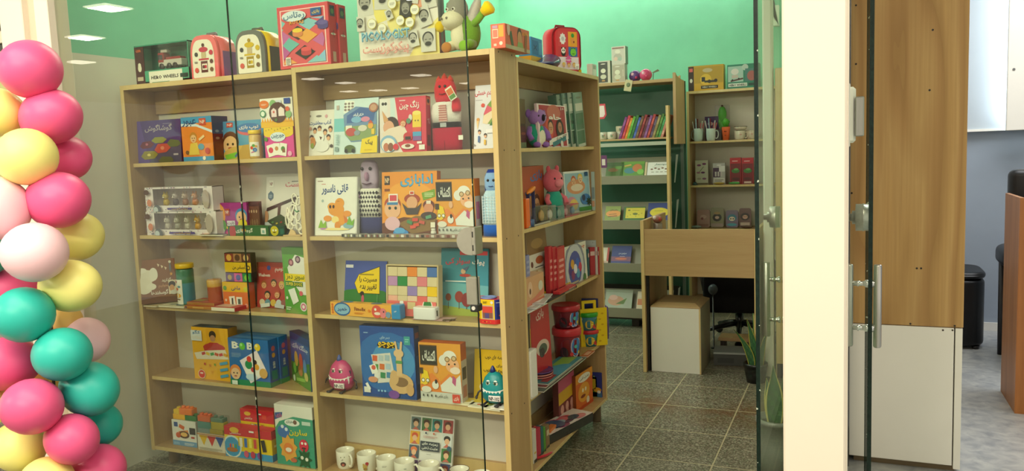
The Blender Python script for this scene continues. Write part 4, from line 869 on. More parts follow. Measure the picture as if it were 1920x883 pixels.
carton('egg_game_box', 'white and yellow egg game box stacked on the magenta card game box', 'game box', A(490, 551, .032, 186, ez), .07, '#f1ede2',
 [R(0, 0, 1, .2, '#f0b81c'), [G([(x, .18), (x+.04, .34), (x+.08, .18)], '#f0a814') for x in [.02+.08*i for i in range(12)]], E(.14, .8, .15, .1, '#e87a2c'), LINES(.06, .77, .22, .83, 2, '#f4e0c8'), E(.42, .8, .1, .1, '#8ab878'), R(.76, .78, .95, .97, '#2c4a9c'), R(.52, .82, .68, .92, '#d8dce8'), E(.56, .5, .27, .25, '#5a3a2c'), G([(.36, .35), (.36, .58), (.44, .66), (.52, .58), (.52, .35)], '#f0d8d8'), G([(.58, .37), (.58, .6), (.66, .7), (.76, .6), (.76, .37)], '#f2e0dc'), C(.44, .52, .03, '#d86a5c'), C(.1, .48, .09, '#3a8a5c'), C(.1, .48, .06, '#e8f0e0'), C(.88, .42, .09, '#8ab878'), C(.86, .6, .06, '#e0603c'), C(.5, .25, .04, '#5a7a3c')], right=[R(0, 0, 1, .3, '#c8901c'), R(.2, .4, .8, .8, '#8a7a6c')], side='#d8cfc0')
# --- shelf 2 (left)
Z = ZL[1]
def figure_box(pos, figs, label):
    org, w, h, rz = pos; D = .07; q = MB()
    q.box((-w/2, D-.003, 0), (w/2, D, h), '#efe6e8'); q.box((-w/2, 0, 0), (w/2, D, .003), '#e8dde2'); q.box((-w/2, 0, h-.003), (w/2, D, h), '#efe6e8'); q.box((-w/2, 0, 0), (-w/2+.003, D, h), '#efe6e8'); q.box((w/2-.003, 0, 0), (w/2, D, h), '#e4dade')
    for a, b in (((-w/2, 0), (-w*.38, h)), ((w*.37, 0), (w/2, h)), ((-w*.38, 0), (w*.37, h*.24)), ((-w*.38, h*.93), (w*.37, h))): q.box((a[0], -.001, a[1]), (b[0], .001, b[1]), '#f1e8ea')
    rd = random.Random(len(label))
    dots = [C(rd.uniform(.02, .98), rd.choice([rd.uniform(.03, .2), rd.uniform(.03, .2), .97]), .006, rd.choice(['#8a6a9c', '#5a7a8c', '#c88aa0'])) for _ in range(46)]+[C(rd.uniform(.01, .1), rd.uniform(.05, .95), .006, '#8a7a9c') for _ in range(16)]
    paint(q, [dots, C(.2, .06, .06, '#6a6e78'), C(.18, .07, .035, '#c8d0d8'), E(.055, .8, .04, .03, '#5a3a2c'), E(.09, .36, .035, .04, '#d8886c'), R(.36, .07, .72, .155, '#5a4a98'), T('یونیکورن', .42, .08, .66, .145, '#f0c83c', .02), E(.93, .5, .05, .1, '#b8a8a0')], w, h, lambda u, v, e: ((u-.5)*w, -.001-e, v*h))
    o = q.build('figure_box', 'gloss_print'); o.location = org; o.rotation_euler = (0, 0, rz); tag(o, label, 'toy box', 'windowed figure boxes on the left shelf')
    for i, (c1, c2) in enumerate(figs):
        x = -w*.28+w*.145*i; f = MB(); f.ell((x, .038, h*.36), (.016, .014, .018), c1, 12, 8); f.ell((x, .034, h*.60), (.0155, .015, .0155), c2, 12, 8)
        for s in (-1, 1): f.ell((x+s*.009, .036, h*.74), (.004, .004, .009), c2, 8, 5); f.ell((x+s*.006, .0205, h*.62), .0022, '#3a2a2a', 6, 4); f.ell((x+s*.008, .034, h*.285), (.006, .008, .006), c1, 8, 5)
        f.ell((x, .0205, h*.565), (.006, .004, .004), '#f4ece4', 8, 5); f.build('figurine', 'coloured_plastic', o)
    p = MB(); p.box((-w*.38, .0012, h*.24), (w*.37, .0016, h*.93), '#fff'); p.build('clear_window', 'clear_plastic', o)
p1_ = A(277, 408, .03, 397, Z)
figure_box(p1_, (('#e8dcd0', '#efe6dc'), ('#c8c4c0', '#dcd8d0'), ('#e8e0d4', '#f0e8dc'), ('#f0b03c', '#f2bc54'), ('#b8a090', '#d8c8b8')), 'lower of two white windowed boxes of pony figures, with an orange one')
figure_box(A(275, 401, .034, 352, Z+p1_[2]+.0006), (('#e8c85c', '#efd478'), ('#6a5a68', '#d8ccc8'), ('#b07a5c', '#e0c8b8'), ('#ee9a6c', '#f4b48c'), ('#8a9088', '#a8aea4')), 'upper of two white windowed boxes of pony figures')
carton('card_game_box', 'magenta and orange card game box with cartoon children on the second left shelf', 'game box', A(392, 466, .075, 381, Z), .05, '#a8348c',
 [E(.26, .62, .2, .24, '#f0a02c'), FACE(.24, .55, .13, '#f0bd84', '#e8902c'), FACE(.86, .55, .14, '#eeb888', '#3f8ac0'), E(.12, .2, .16, .2, '#e0508c'), E(.38, .28, .1, .12, '#5a9a3c'), E(.3, .12, .12, .1, '#dfe6d8'), R(.46, .6, .58, .82, '#b83c30'), T('NP', .48, .66, .56, .76, '#f0e0d0', .02), R(.5, .28, .7, .44, '#e8e0e8'), T('کارت', .51, .3, .69, .42, '#4a2a5c', .03), R(.48, .18, .72, .26, '#f0c41c'), E(.9, .2, .14, .18, '#e8d02c'), R(.46, .02, .7, .1, '#d8488c')], side='#8c2a74')
flatbook('colouring_pack', 'thin pack of brushes lying before the windowed figure boxes', 'pack', A(374, 418, .005, None, Z, h=.01), .008, .03, '#8a7a72', [RR(.2, .5, .3, .2, 5, '#d8904c'), RR(.6, .5, .6, .2, -4, '#4a4448'), RR(.7, .7, .4, .1, 0, '#2a2a2e')])
carton('model_book', 'tall white book with a dark bridge model on its cover', 'book', A(497, 570, .12, 331, Z), .02, '#d8d2ca',
 [T('زیست', .5, .78, .96, .9, '#c8707c', .03), LINES(.66, .9, .86, .93, 1, '#6a6a6c'), G([(.06, .62), (.13, .57), (.2, .62), (.2, .7), (.13, .75), (.06, .7)], '#4a6078'), LINES(.09, .63, .17, .69, 3, '#a8b4c0'), R(.08, .82, .2, .93, '#e8e4dc'), T('NP', .1, .84, .18, .9, '#8a4a48', .02), G([(.02, .38), (.8, .6), (.84, .66), (.04, .45)], '#3a2620'), G([(.3, .1), (.36, .1), (.4, .5), (.33, .5)], '#4a322a'), G([(.66, .2), (.72, .2), (.76, .58), (.7, .58)], '#4a322a'), G([(.05, .22), (.4, .34), (.7, .2), (.34, .08)], '#34482c'), [RR(.2+.11*i, .2-.02*(i % 2), .05, .03, 20, c) for i, c in enumerate(('#5a8a4c', '#c8b03c', '#a83c34', '#5a8a4c', '#b88a3c'))], E(.03, .3, .06, .12, '#c8906c'), G([(0, 0), (.3, .04), (.1, .2), (0, .2)], '#c8ccd0')], side='#b8b0a8', tilt=8)
carton('pattern_box', 'small brown patterned box before the tall white book', 'box', A(466, 489, .09, 378, Z), .02, '#6a4230', [[E(.2+.2*i, .35+.02*(i % 2), .07, .22, '#8a6a4c') for i in range(4)], [E(.2+.2*i, .7, .06, .1, '#c0a080') for i in range(4)], R(0, .86, 1, 1, '#3a2018'), LINES(.1, .05, .9, .18, 2, '#c8b8a4')], side='#4a2c20')
carton('flat_game_box', 'green flat game box lying lengthwise at the front of the second left shelf', 'game box', A(428, 504, .02, 424, Z), .045, '#2a6438', [T('گوجه بازی', .2, .3, .62, .82, '#e8e4d4', .03), E(.12, .4, .08, .16, '#b03434'), RR(.4, .6, .1, .04, 0, '#e0a030'), R(.82, .2, .94, .8, '#e8e4da'), R(.85, .3, .91, .6, '#8ab0a8')], top=[R(0, 0, 1, 1, '#3a7a44'), R(.4, .2, .8, .7, '#5a9a5c')], side='#1f5230')
carton('flat_game_box', 'small dark green box with a lemon face at the front of the second left shelf', 'game box', A(505, 534, .022, 423, Z), .04, '#1f4a3a', [C(.36, .5, .26, '#c8b82c'), C(.28, .56, .05, '#f4f0e0'), C(.46, .56, .05, '#f4f0e0'), E(.36, .36, .1, .03, '#5a4a10'), R(.74, .2, .96, .7, '#2c6a5c')], side='#17382c')
# lacy wooden cut-out
org, w_, h_, rz_ = A(534, 566, .03, 364, Z); lc = empty('wooden_cutout', org, rz_, 'white lacy cut-out figure on a tan wooden base', 'ornament')
q = MB(); q.box((-w_*.5, -.012, 0), (w_*.5, .03, .006), '#cfae78', .001); q.prism([(-.03, .006), (.012, .006), (.004, .022), (-.016, .03)], .004, .010, '#d8bb88'); q.build('base', 'printed_card', lc)
q = MB()
def ring(cx, cz, rx, rz, t=.0035, a=0): q.tube([(cx+rx*math.cos(s)*math.cos(a)-rz*math.sin(s)*math.sin(a), .012, cz+rx*math.cos(s)*math.sin(a)+rz*math.sin(s)*math.cos(a)) for s in [2*PI*i/16 for i in range(16)]], t, '#efe9d8', 6, closed=True)
for c in ((.012, h_*.88, .014, .022, .2), (.032, h_*.82, .009, .018, -.3), (.002, h_*.60, .02, .026, .1), (-.018, h_*.46, .012, .02, .3), (-.03, h_*.56, .006, .02, 0), (.0, h_*.34, .018, .018, 0), (.026, h_*.46, .011, .02, -.3), (.024, h_*.22, .014, .016, .4), (-.02, h_*.24, .012, .016, .2), (.036, h_*.12, .012, .014, 0), (-.036, h_*.34, .008, .03, .1)): ring(c[0], c[1], c[2], c[3], .0038, c[4])
q.tube([(-.02, .012, .02), (-.012, .012, h_*.5), (.01, .012, h_*.75)], .004, '#efe9d8', 6); q.tube([(.02, .012, .02), (.012, .012, h_*.4), (.02, .012, h_*.8)], .004, '#efe9d8', 6); q.build('lattice', 'painted_metal', lc)
q = MB(); q.tube([(.01, .0075, h_*.62), (.022, .0075, h_*.57), (.034, .0075, h_*.60)], .0025, '#2c8a4c', 6); q.build('green_ribbon', 'plush_fabric', lc)
# --- shelf 3 (left)
Z = ZL[2]
carton('picture_card', 'brown square card with a white lamb leaning out of the left shelf', 'card', A(266, 333, -.012, 489, Z+.012, yr=.10), .003, '#8c5a34',
 [G([(0, 0), (1, 0), (1, .12), (0, .16)], '#6a3e24'), E(.16, .62, .34, .2, '#efe8d4'), E(.1, .4, .25, .24, '#ece4ce'), E(.38, .66, .12, .2, '#f2ecdc'), E(.3, .38, .14, .1, '#f0e9d6'), E(.06, .76, .14, .08, '#f6f0e2'), T('بگذارید', .6, .46, .9, .56, '#f0e4d0', .02), T('بخوابیم', .5, .33, .78, .43, '#d8a070', .02), T('گوسفندها', .28, .17, .76, .3, '#f2e8d8', .03), R(.78, .18, 1, .5, '#e8d8b8'), E(.88, .4, .1, .1, '#3a2a1c'), E(.87, .32, .07, .1, '#d89a5c'), E(.92, .22, .1, .07, '#d8d0c0'), [G([(.5+.1*i, .9-.04*i), (.57+.1*i, .87-.04*i), (.53+.1*i, .82-.04*i)], '#f0d8b8') for i in range(3)], E(.86, .8, .03, .14, '#6a6a68'), C(.86, .92, .04, '#e8e0c8'), STAR(.88, .64, .05, '#e8a83c')], side='#6a4428', tilt=8)
flatbook('booklet', 'thin booklet with a pale cover under the lamb card', 'booklet', A(296, 345, .008, None, Z, h=.01), .008, .09, '#cfc8a4', [RR(.5, .5, .5, .1, 10, '#8a9a8c'), E(.7, .5, .2, .2, '#5a6a70'), R(.1, .1, .4, .3, '#e0d8bc')])
flatbook('cardboard_sheet', 'buff cardboard sheet lying at the shelf end under the lamb card', 'sheet', A(268, 292, -.004, None, Z, h=.01), .006, .1, '#cbb488')
jx = solve((0, .085, Z), 0, px=356); jh = solve((jx, .06, Z), 2, py=494)-Z
jar('craft_jar', (jx, .07, Z), .040, jh, '#2f7a5c', '#e6be14', 'green jar of beads with a yellow lid beside the lamb card', .022, (.052, jh*.58, jh*.06, [R(0, 0, 1, 1, '#eae6da'), E(.5, .36, .34, .2, '#e0a83c'), E(.35, .62, .2, .14, '#d86a4c'), E(.68, .72, .16, .1, '#5a9ab0'), RR(.5, .2, .5, .1, 0, '#7a5a3c'), R(.1, .86, .4, .95, '#c8403c')], -.25), fill='#3f8aa0')
tx = solve((0, .055, Z), 0, px=399.5); q = MB(); rt = .0335; th = solve((tx, .03, Z), 2, py=527)-Z
q.lathe([(rt, 0), (rt, th*.2), (rt, th*.3), (rt, th*.75), (rt*1.03, th*.78), (rt*1.03, th*.98), (rt*.99, th)], '#cf9a3c', 28, cols=['#d8a63c', '#b0532c', '#b0532c', '#d0903c', '#d8a848', '#e0b45c'])
rtin = q.build('round_tin', 'gloss_print'); rtin.location = (tx, .075, Z); tag(rtin, 'low round orange tin in the middle of the third left shelf', 'tin')
q = MB(); q.lathe([(rt*.99, th), (rt*.9, th+.003), (.001, th+.003)], '#c88a34', 28); q.build('lid', 'gloss_print', rtin)
b1 = A(346, 398, .004, None, Z, h=.0155)
carton('pencil_box', 'long flat orange box, lower of two at the shelf edge', 'box', b1, .12, '#c8873c', [R(.02, .1, .98, .9, '#b8782c'), C(.06, .5, .03, '#5a4a6c'), R(.3, .3, .7, .7, '#d8a85c')], top=[R(0, 0, 1, 1, '#c04c34'), R(.1, .2, .8, .8, '#a83c2c')], side='#a8482c')
carton('pencil_box', 'long flat reddish box, upper of two at the shelf edge', 'box', (b1[0]+Vector((.002, .012, .0158)), b1[1]*.98, .014, b1[3]), .105, '#c89448', [R(.02, .1, .98, .9, '#b07a34')], top=[R(0, 0, 1, 1, '#b8442f'), R(.5, .1, .95, .9, '#c8604a'), R(.05, .2, .4, .7, '#a08a3c')], side='#b04a34')
carton('flat_box', 'white-fronted flat red box sticking out at the shelf edge', 'box', A(396, 440, -.008, None, Z, h=.017), .17, '#e8e0c8', [R(.02, .1, .98, .9, '#f0e8d4')], top=[R(0, 0, 1, 1, '#c84a44'), R(.05, .1, .7, .5, '#d8b8a4')], right=[R(0, 0, 1, 1, '#c03a40')], side='#c03a40')
lp = A(420, 469, .07, 528, Z)
carton('card_game_box', 'orange and yellow card game box under the dark tile game', 'game box', lp, .04, '#e2783c', [R(0, .62, 1, 1, '#e8b81c'), T('ماهی', .34, .66, .68, .86, '#3a5a80', .03), C(.1, .76, .07, '#5a9a3c'), C(.88, .74, .07, '#c8d02c'), RR(.36, .2, .22, .4, 6, '#f0eae0'), RR(.62, .18, .22, .4, 0, '#f2ece2'), RR(.36, .26, .06, .2, 0, '#4a4a48'), RR(.62, .26, .1, .16, 0, '#5a6a60'), C(.88, .12, .06, '#f0a890'), C(.12, .3, .04, '#f4d8c0')], side='#c05a2c')
TL_ = ['#8a2c24', '#c88a3c', '#5a1f1c', '#6a4a84', '#d8589c', '#2c8a4c']
carton('tile_game_box', 'dark box with six coloured pictures and a yellow band, stacked on the orange card box', 'game box', A(424, 473, .072, 474, Z+lp[2]+.0005), .035, '#2a2420',
 [R(.02, .70, .34, .98, TL_[0]), R(.35, .70, .66, .98, '#b07a4c'), R(.67, .70, .99, .98, TL_[2]), C(.18, .84, .1, '#e0a848'), C(.5, .84, .1, '#5a3420'), C(.83, .84, .1, '#d8b070'), R(0, .34, 1, .68, '#e8bc14'), T('احساس من', .3, .42, .78, .58, '#2a2418', .03), C(.9, .5, .07, '#2a2418'), C(.9, .5, .04, '#e8bc14'), R(.02, .02, .33, .31, TL_[3]), R(.34, .02, .65, .31, TL_[4]), R(.66, .02, .98, .31, TL_[5]), C(.17, .16, .08, '#b8a060'), C(.5, .16, .09, '#4a5aa8'), C(.82, .16, .09, '#8ad03c')], side='#2a1a18')
carton('game_box', 'wide red game box with a crowd of cartoon figures on the third left shelf', 'game box', A(482, 540, .11, 492, Z), .03, '#b8443c', [R(0, .9, 1, 1, '#a03834'), T('پانتومیم', .6, .78, .98, .92, '#e8d8d0', .02), C(.4, .88, .06, '#4a4a98'), T('Weeboom', .06, .68, .44, .76, '#f0dcd0', .03), [FACE(x, y, .085, '#e0a878', h) for x, y, h in ((.24, .5, '#a85a2c'), (.56, .54, '#5a3424'), (.82, .5, '#d8a83c'), (.36, .28, '#3a2a24'), (.68, .3, '#b8543c'))], [E(x, .12, .09, .09, c) for x, c in ((.2, '#d8c8a8'), (.38, '#6a90a0'), (.56, '#d8b04c'), (.74, '#c8d0d4'), (.9, '#a0605c'))], RR(.3, .06, .3, .1, 8, '#d8dcd8'), RR(.76, .05, .3, .1, -6, '#c8ccd0')], side='#8a2c28', tilt=5)
carton('game_box', 'tall bright green game box at the right end of the third left shelf', 'game box', A(536, 577, .03, 464, Z, yr=.012), .05, '#5a9a34',
 [R(0, .9, 1, 1, '#4a7a2c'), G([(.22, .7), (.6, .9), (1, .86), (1, .3), (.8, .3), (.3, .55)], '#e4e2dc'), C(.4, .78, .12, '#7a3a4c'), C(.4, .78, .07, '#c88a94'), C(.72, .83, .12, '#5a3a4c'), C(.72, .83, .07, '#b0909c'), R(.1, .5, 1, .61, '#e8cc24'), T('سوپر دوز', .14, .5, .96, .6, '#3a5a1c', .02), R(.1, .42, .88, .49, '#3c6a28'), T('SUPER DOOZ', .12, .43, .86, .48, '#f0d42c', .02), G([(.2, .36), (.5, .4), (.66, .2), (.4, .14)], '#e8e6e0'), C(.78, .32, .08, '#d8606c'), C(.86, .12, .15, '#e0d8d8'), C(.86, .12, .11, '#d06a8c'), C(.86, .12, .06, '#f0e4e4'), C(.14, .24, .05, '#dce0cc'), LINES(.08, .06, .3, .12, 2, '#e8e8d8')], side='#4a842c')
# --- shelf 4 (left)
Z = ZL[3]
def boy(): return [R(0, 0, 1, 1, '#f0b42c'), G([(.4, .98), (.56, 1), (.76, .98), (.8, .78), (.9, .62), (.3, .62), (.42, .76)], '#e8a81c'), E(.6, .62, .3, .1, '#b83430'), G([(.34, .52), (.3, .64), (.5, .72), (.7, .72), (.9, .64), (.86, .52)], '#c03a34'), C(.58, .86, .095, '#2a1c16'), E(.58, .8, .075, .07, '#c08a64'), G([(.04, .5), (.4, .56), (.9, .6), (.98, .42), (.1, .38)], '#ece2cc'), [RR(.3+.12*i, .5, .1, .06, 15*(-1)**i, c) for i, c in enumerate(('#c83c34', '#e8c42c', '#3a9a4c', '#d8562c', '#d03a3c', '#e0a02c'))], [RR(x, y, .05, .05, 0, c) for x, y, c in ((.32, .3, '#c84a2c'), (.46, .28, '#e08a2c'), (.6, .3, '#7a9a2c'), (.2, .2, '#d8901c'), (.5, .16, '#e8a41c'))], [RR(.84, .34-.12*i, .22, .06, 12, '#5aa4cc') for i in range(3)], C(.22, .1, .1, '#f0d8c0'), C(.22, .1, .085, '#d83c30'), RR(.22, .12, .08, .03, 0, '#f4e4d8'), R(0, .74, .3, .94, '#dfe6ea'), T('لگو', .05, .86, .26, .94, '#3a78a8', .03), T('KUTIBAB', .03, .77, .3, .83, '#e8e0d0', .04)]
carton('block_set_box', 'yellow building set box with a boy on its cover, on the fourth left shelf', 'toy box', A(366, 434, .05, 612, Z), .06, '#f0b42c', boy(), top=[R(0, 0, 1, 1, '#3a4a50'), R(.3, .2, .7, .8, '#4f6a70')], right=[R(0, 0, 1, 1, '#a8741c')], side='#b07c20')
BO = [R(0, 0, 1, .12, '#2c8a5c'), T('B', .1, .78, .28, .93, '#f0eee4', .04), C(.36, .84, .075, '#5ac03c'), C(.34, .87, .03, '#a8e88c'), T('B', .48, .78, .66, .93, '#f0eee4', .04), C(.74, .84, .075, '#f0d02c'), C(.72, .87, .03, '#f8f0a0'), LINES(.08, .6, .32, .7, 4, '#8ab0d8'), RR(.62, .42, .5, .5, 28, '#f0e4ee'), RR(.6, .42, .34, .34, -10, '#f6f2ea'), C(.5, .46, .09, '#2a8a50'), C(.52, .58, .06, '#e03c34'), C(.66, .52, .05, '#3a2a24'), C(.7, .42, .06, '#e8a83c'), C(.6, .36, .05, '#c83c3c'), FACE(.16, .26, .13, '#f0c49a', '#e8883c'), C(.86, .3, .1, '#d8a85c'), E(.56, .2, .14, .07, '#c8e0f0'), R(.06, .01, .2, .1, '#e8f0e8')]
BS = [R(0, 0, 1, .1, '#2c8a5c'), R(.2, .62, .8, .9, '#3a5aa0'), C(.5, .8, .2, '#c85a5c'), C(.5, .66, .18, '#d8a03c'), R(.2, .14, .8, .34, '#2f7f7a'), T('BOBO', .25, .42, .75, .5, '#e8e8e0', .03, 90)]
bo = A(433, 508, .02, 633, Z)
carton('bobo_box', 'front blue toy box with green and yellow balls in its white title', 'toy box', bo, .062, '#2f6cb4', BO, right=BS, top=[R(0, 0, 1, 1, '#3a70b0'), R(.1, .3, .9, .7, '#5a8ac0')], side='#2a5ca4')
carton('bobo_box', 'second blue toy box standing right behind the front blue one', 'toy box', (bo[0]+Vector((.004, .066, 0)), bo[1], bo[2], bo[3]), .062, '#2f6cb4', BO, right=BS, top=[R(0, 0, 1, 1, '#3a70b0'), R(.1, .3, .9, .7, '#5a8ac0')], side='#2a5ca4')
carton('adventure_box', 'blue and green adventure game box turned sideways on the fourth left shelf', 'game box', A(549, 584, .16, 620, Z, yr=.022), .045, '#2c5fa0',
 [R(0, 0, 1, .4, '#4f8a34'), G([(0, .3), (.3, .52), (.7, .46), (1, .54), (1, .2), (0, .2)], '#3f7a2c'), R(0, .86, 1, 1, '#2a4a84'), T('جنگل بازی', .1, .7, .95, .84, '#c8dce8', .03), E(.3, .5, .1, .14, '#d8b04c'), E(.55, .48, .1, .16, '#c05a3c'), E(.75, .42, .09, .14, '#5a8ac0'), E(.5, .3, .12, .1, '#a86a34'), E(.2, .3, .08, .1, '#7ac04c'), E(.8, .24, .1, .08, '#c8c06c'), C(.14, .08, .06, '#dce8d8'), RR(.5, .12, .5, .06, 8, '#8ac05a')], top=[R(0, 0, 1, 1, '#2a4a70')], left=[R(0, 0, 1, 1, '#2a4470')], side='#264878')
# --- bottom shelf (left)
Z = ZL[4]
def bricks(parent, w, y0, y1, z0, rows, name='toy_brick'):
    for (x0, x1, a, b, c) in rows:
        q = MB(); q.box((x0*w, y0, z0+a), (x1*w, y1, z0+b), c, .002)
        n = max(1, round((x1-x0)*w/.03))
        for i in range(n): xx = (x0+(x1-x0)*(i+.5)/n)*w; q.lathe([(.0095, b+z0-.0005), (.0095, b+z0+.008), (.0085, b+z0+.009)], c, 14, 0, (xx, (y0+y1)/2, 0))
        q.build(name, 'coloured_plastic', parent)
p_ = A(325, 370, .045, 786, Z)
k_ = carton('brick_set', 'white boxed set of chunky bricks, orange ones on top, leftmost on the bottom shelf', 'toy box', p_, .055, '#e8e6e0', [R(0, 0, 1, .2, '#6a9cc8'), R(.1, .74, .26, .92, '#3a5a9c'), RR(.48, .55, .4, .1, 10, '#e8944c'), RR(.42, .75, .22, .12, -20, '#d86a3c'), E(.5, .45, .22, .12, '#5a3a28'), E(.5, .46, .14, .07, '#f0c06c'), E(.26, .42, .1, .09, '#d0582c'), R(.74, .5, .98, .76, '#33302c'), RR(.86, .38, .14, .06, 0, '#b8402c'), LINES(.5, .05, .9, .16, 3, '#dce8f0'), R(.06, .04, .3, .14, '#8ab4d8')], side='#c8c4bc')
bricks(k_, p_[1], .008, .046, p_[2]+.0003, ((-.48, .02, 0, .026, '#f0b41c'), (.02, .49, 0, .024, '#2a7a38'), (-.44, -.2, .0265, .05, '#e8c024'), (-.2, .32, .0265, .058, '#f08030')))
p_ = A(372, 423, .03, 811, Z)
k_ = carton('brick_tray', 'bag of bricks on a white card with coloured triangles, beside the boxed brick set', 'toy box', p_, .05, '#e6e0d0', [G([(.1, .8), (.36, .8), (.23, .3)], '#e8bc1c'), G([(.4, .8), (.66, .8), (.53, .3)], '#d84038'), G([(.7, .8), (.96, .8), (.83, .3)], '#2c5ca8'), R(.08, .78, .38, .9, '#d0a01c'), R(.39, .78, .68, .9, '#b83430'), R(.69, .78, .97, .9, '#24489a'), LINES(.05, .05, .9, .22, 3, '#a8a090'), R(0, .94, 1, 1, '#c07838')], side='#c8b89c')
bricks(k_, p_[1], .006, .04, p_[2]+.0003, ((-.5, -.06, 0, .022, '#8aa0a0'), (-.06, .42, 0, .024, '#b8a028'), (-.5, -.02, .0225, .055, '#5a9a94'), (0, .46, .0245, .06, '#c8b430'), (-.48, -.02, .0555, .084, '#f07038'), (.0, .44, .0605, .08, '#5f8a78')))
q = MB(); q.box((-p_[1]*.52, .002, p_[2]+.001), (p_[1]*.5, .046, p_[2]+.088), '#fff', .004); q.build('clear_bag', 'clear_plastic', k_)
MK = [R(0, .72, 1, 1, '#cf2c38'), R(0, 0, 1, .22, '#3f9ad0'), R(0, .22, 1, .72, '#f0cc18'), E(.22, .9, .1, .05, '#e8b83c'), RR(.72, .86, .12, .1, 0, '#e0503c'), T('مدادشمعی', .12, .76, .36, .84, '#f0e4d8', .03), C(.16, .34, .2, '#dfe8e4'), C(.16, .34, .17, '#3f9ad0'), [RR(.12+.06*i, .32, .03, .12, 0, c) for i, c in enumerate(('#e03c34', '#f0a82c', '#4aa04c'))], E(.16, .24, .12, .04, '#b8743c'), R(.3, .4, .72, .7, '#d8b414'), [R(.33+.1*i, .38, .39+.1*i, .68, c) for i, c in enumerate(('#f0e8d8', '#3a70c0', '#f4e85c', '#d84848'))], [E(.46+.14*i, .16, .05, .06, c) for i, c in enumerate(('#d85a7c', '#c83c5c', '#8a4a9c'))], RR(.84, .5, .08, .2, 10, '#2a2a26'), RR(.6, .92, .1, .03, 0, '#f4f0ea')]
cr = A(424, 512, .012, 798, Z)
carton('crayon_box', 'front red, yellow and blue crayon box with a big ring picture, bottom left shelf', 'crayon box', cr, .05, '#f0cc18', MK, right=[R(0, .72, 1, 1, '#b82430'), R(0, 0, 1, .22, '#2f7ab0'), RR(.5, .48, .4, .2, 0, '#e8dc9c')], top=[R(0, 0, 1, 1, '#d8343c')], side='#c8a414')
cr2 = A(462, 512, .075, 766, Z)
carton('crayon_box', 'taller crayon box showing its red top behind the front one', 'crayon box', (cr2[0], cr2[1]*1.25, cr2[2], 0), .05, '#f0cc18', MK, right=[R(0, .72, 1, 1, '#b82430')], top=[R(0, 0, 1, 1, '#d8343c')], side='#c8a414')
carton('puzzle_box', 'white and teal upright box with blue, orange and red monsters on the bottom left shelf', 'game box', A(521, 592, .012, 757, Z), .07, '#e9e7de',
 [G([(0, 0), (1, 0), (1, .8), (.5, .82), (.12, .72), (0, .6)], '#3f9c80'), G([(0, .74), (.2, .8), (.22, .88), (.02, .86)], '#3a5a98'), T('بازی', .04, .78, .2, .86, '#d8607c', .02), E(.46, .72, .2, .08, '#eef0ec'), T('مغزبازی', .3, .7, .5, .76, '#2a5a50', .02), C(.54, .73, .05, '#7a5a4c'), R(.72, .7, .94, .76, '#c8dcd4'), T('سارین', .36, .5, .84, .62, '#e8d024', .04), E(.22, .56, .16, .14, '#3f70b8'), C(.2, .64, .04, '#dfe8f0'), C(.3, .6, .04, '#dfe8f0'), STAR(.33, .28, .24, '#e8a848', 9, .75), C(.33, .28, .13, '#e8843c'), E(.33, .26, .08, .05, '#f4e8d8'), E(.74, .36, .12, .14, '#d8304c'), C(.7, .4, .03, '#f4f0e8'), C(.79, .4, .03, '#f4f0e8'), E(.74, .32, .06, .02, '#5a1420'), STAR(.74, .14, .2, '#1f5a34', 8, .55), C(.68, .16, .04, '#f0ece0'), C(.8, .14, .04, '#f0ece0'), E(.46, .1, .08, .05, '#c86a4c')], right=[R(0, 0, 1, .8, '#2f7a64'), R(.2, .2, .8, .5, '#4fa88c')], top=[R(0, 0, 1, 1, '#efece4')], side='#d8d6cc')
# ================================================================== goods: right half of the double bookcase
Z = ZR[0]
carton('storybook', 'white etiquette book with a family picture, first on the top right shelf', 'book', A(571, 625, .05, 207, Z), .012, '#e6e2d8',
 [C(.16, .88, .03, '#8a8478'), T('آداب معاشرت', .14, .66, .9, .78, '#3a5a9c', .03), E(.46, .87, .1, .03, '#7a746a'), C(.72, .86, .05, '#d8a0a8'), [[C(x, y+.03, .07, '#4a2c20'), C(x, y-.01, .058, '#dba67c')] for x, y in ((.34, .54), (.5, .58), (.7, .5), (.82, .38), (.24, .38), (.88, .56))], E(.52, .4, .16, .18, '#eceae4'), E(.62, .2, .24, .16, '#e4e2dc'), E(.3, .3, .09, .14, '#c8823c'), E(.28, .22, .06, .08, '#8a9a3c'), G([(.52, .42), (.56, .34), (.62, .4)], '#6a4a3c'), C(.2, .6, .05, '#c09078'), C(.94, .2, .05, '#4a3c38')], side='#d8d2c4', tilt=9)
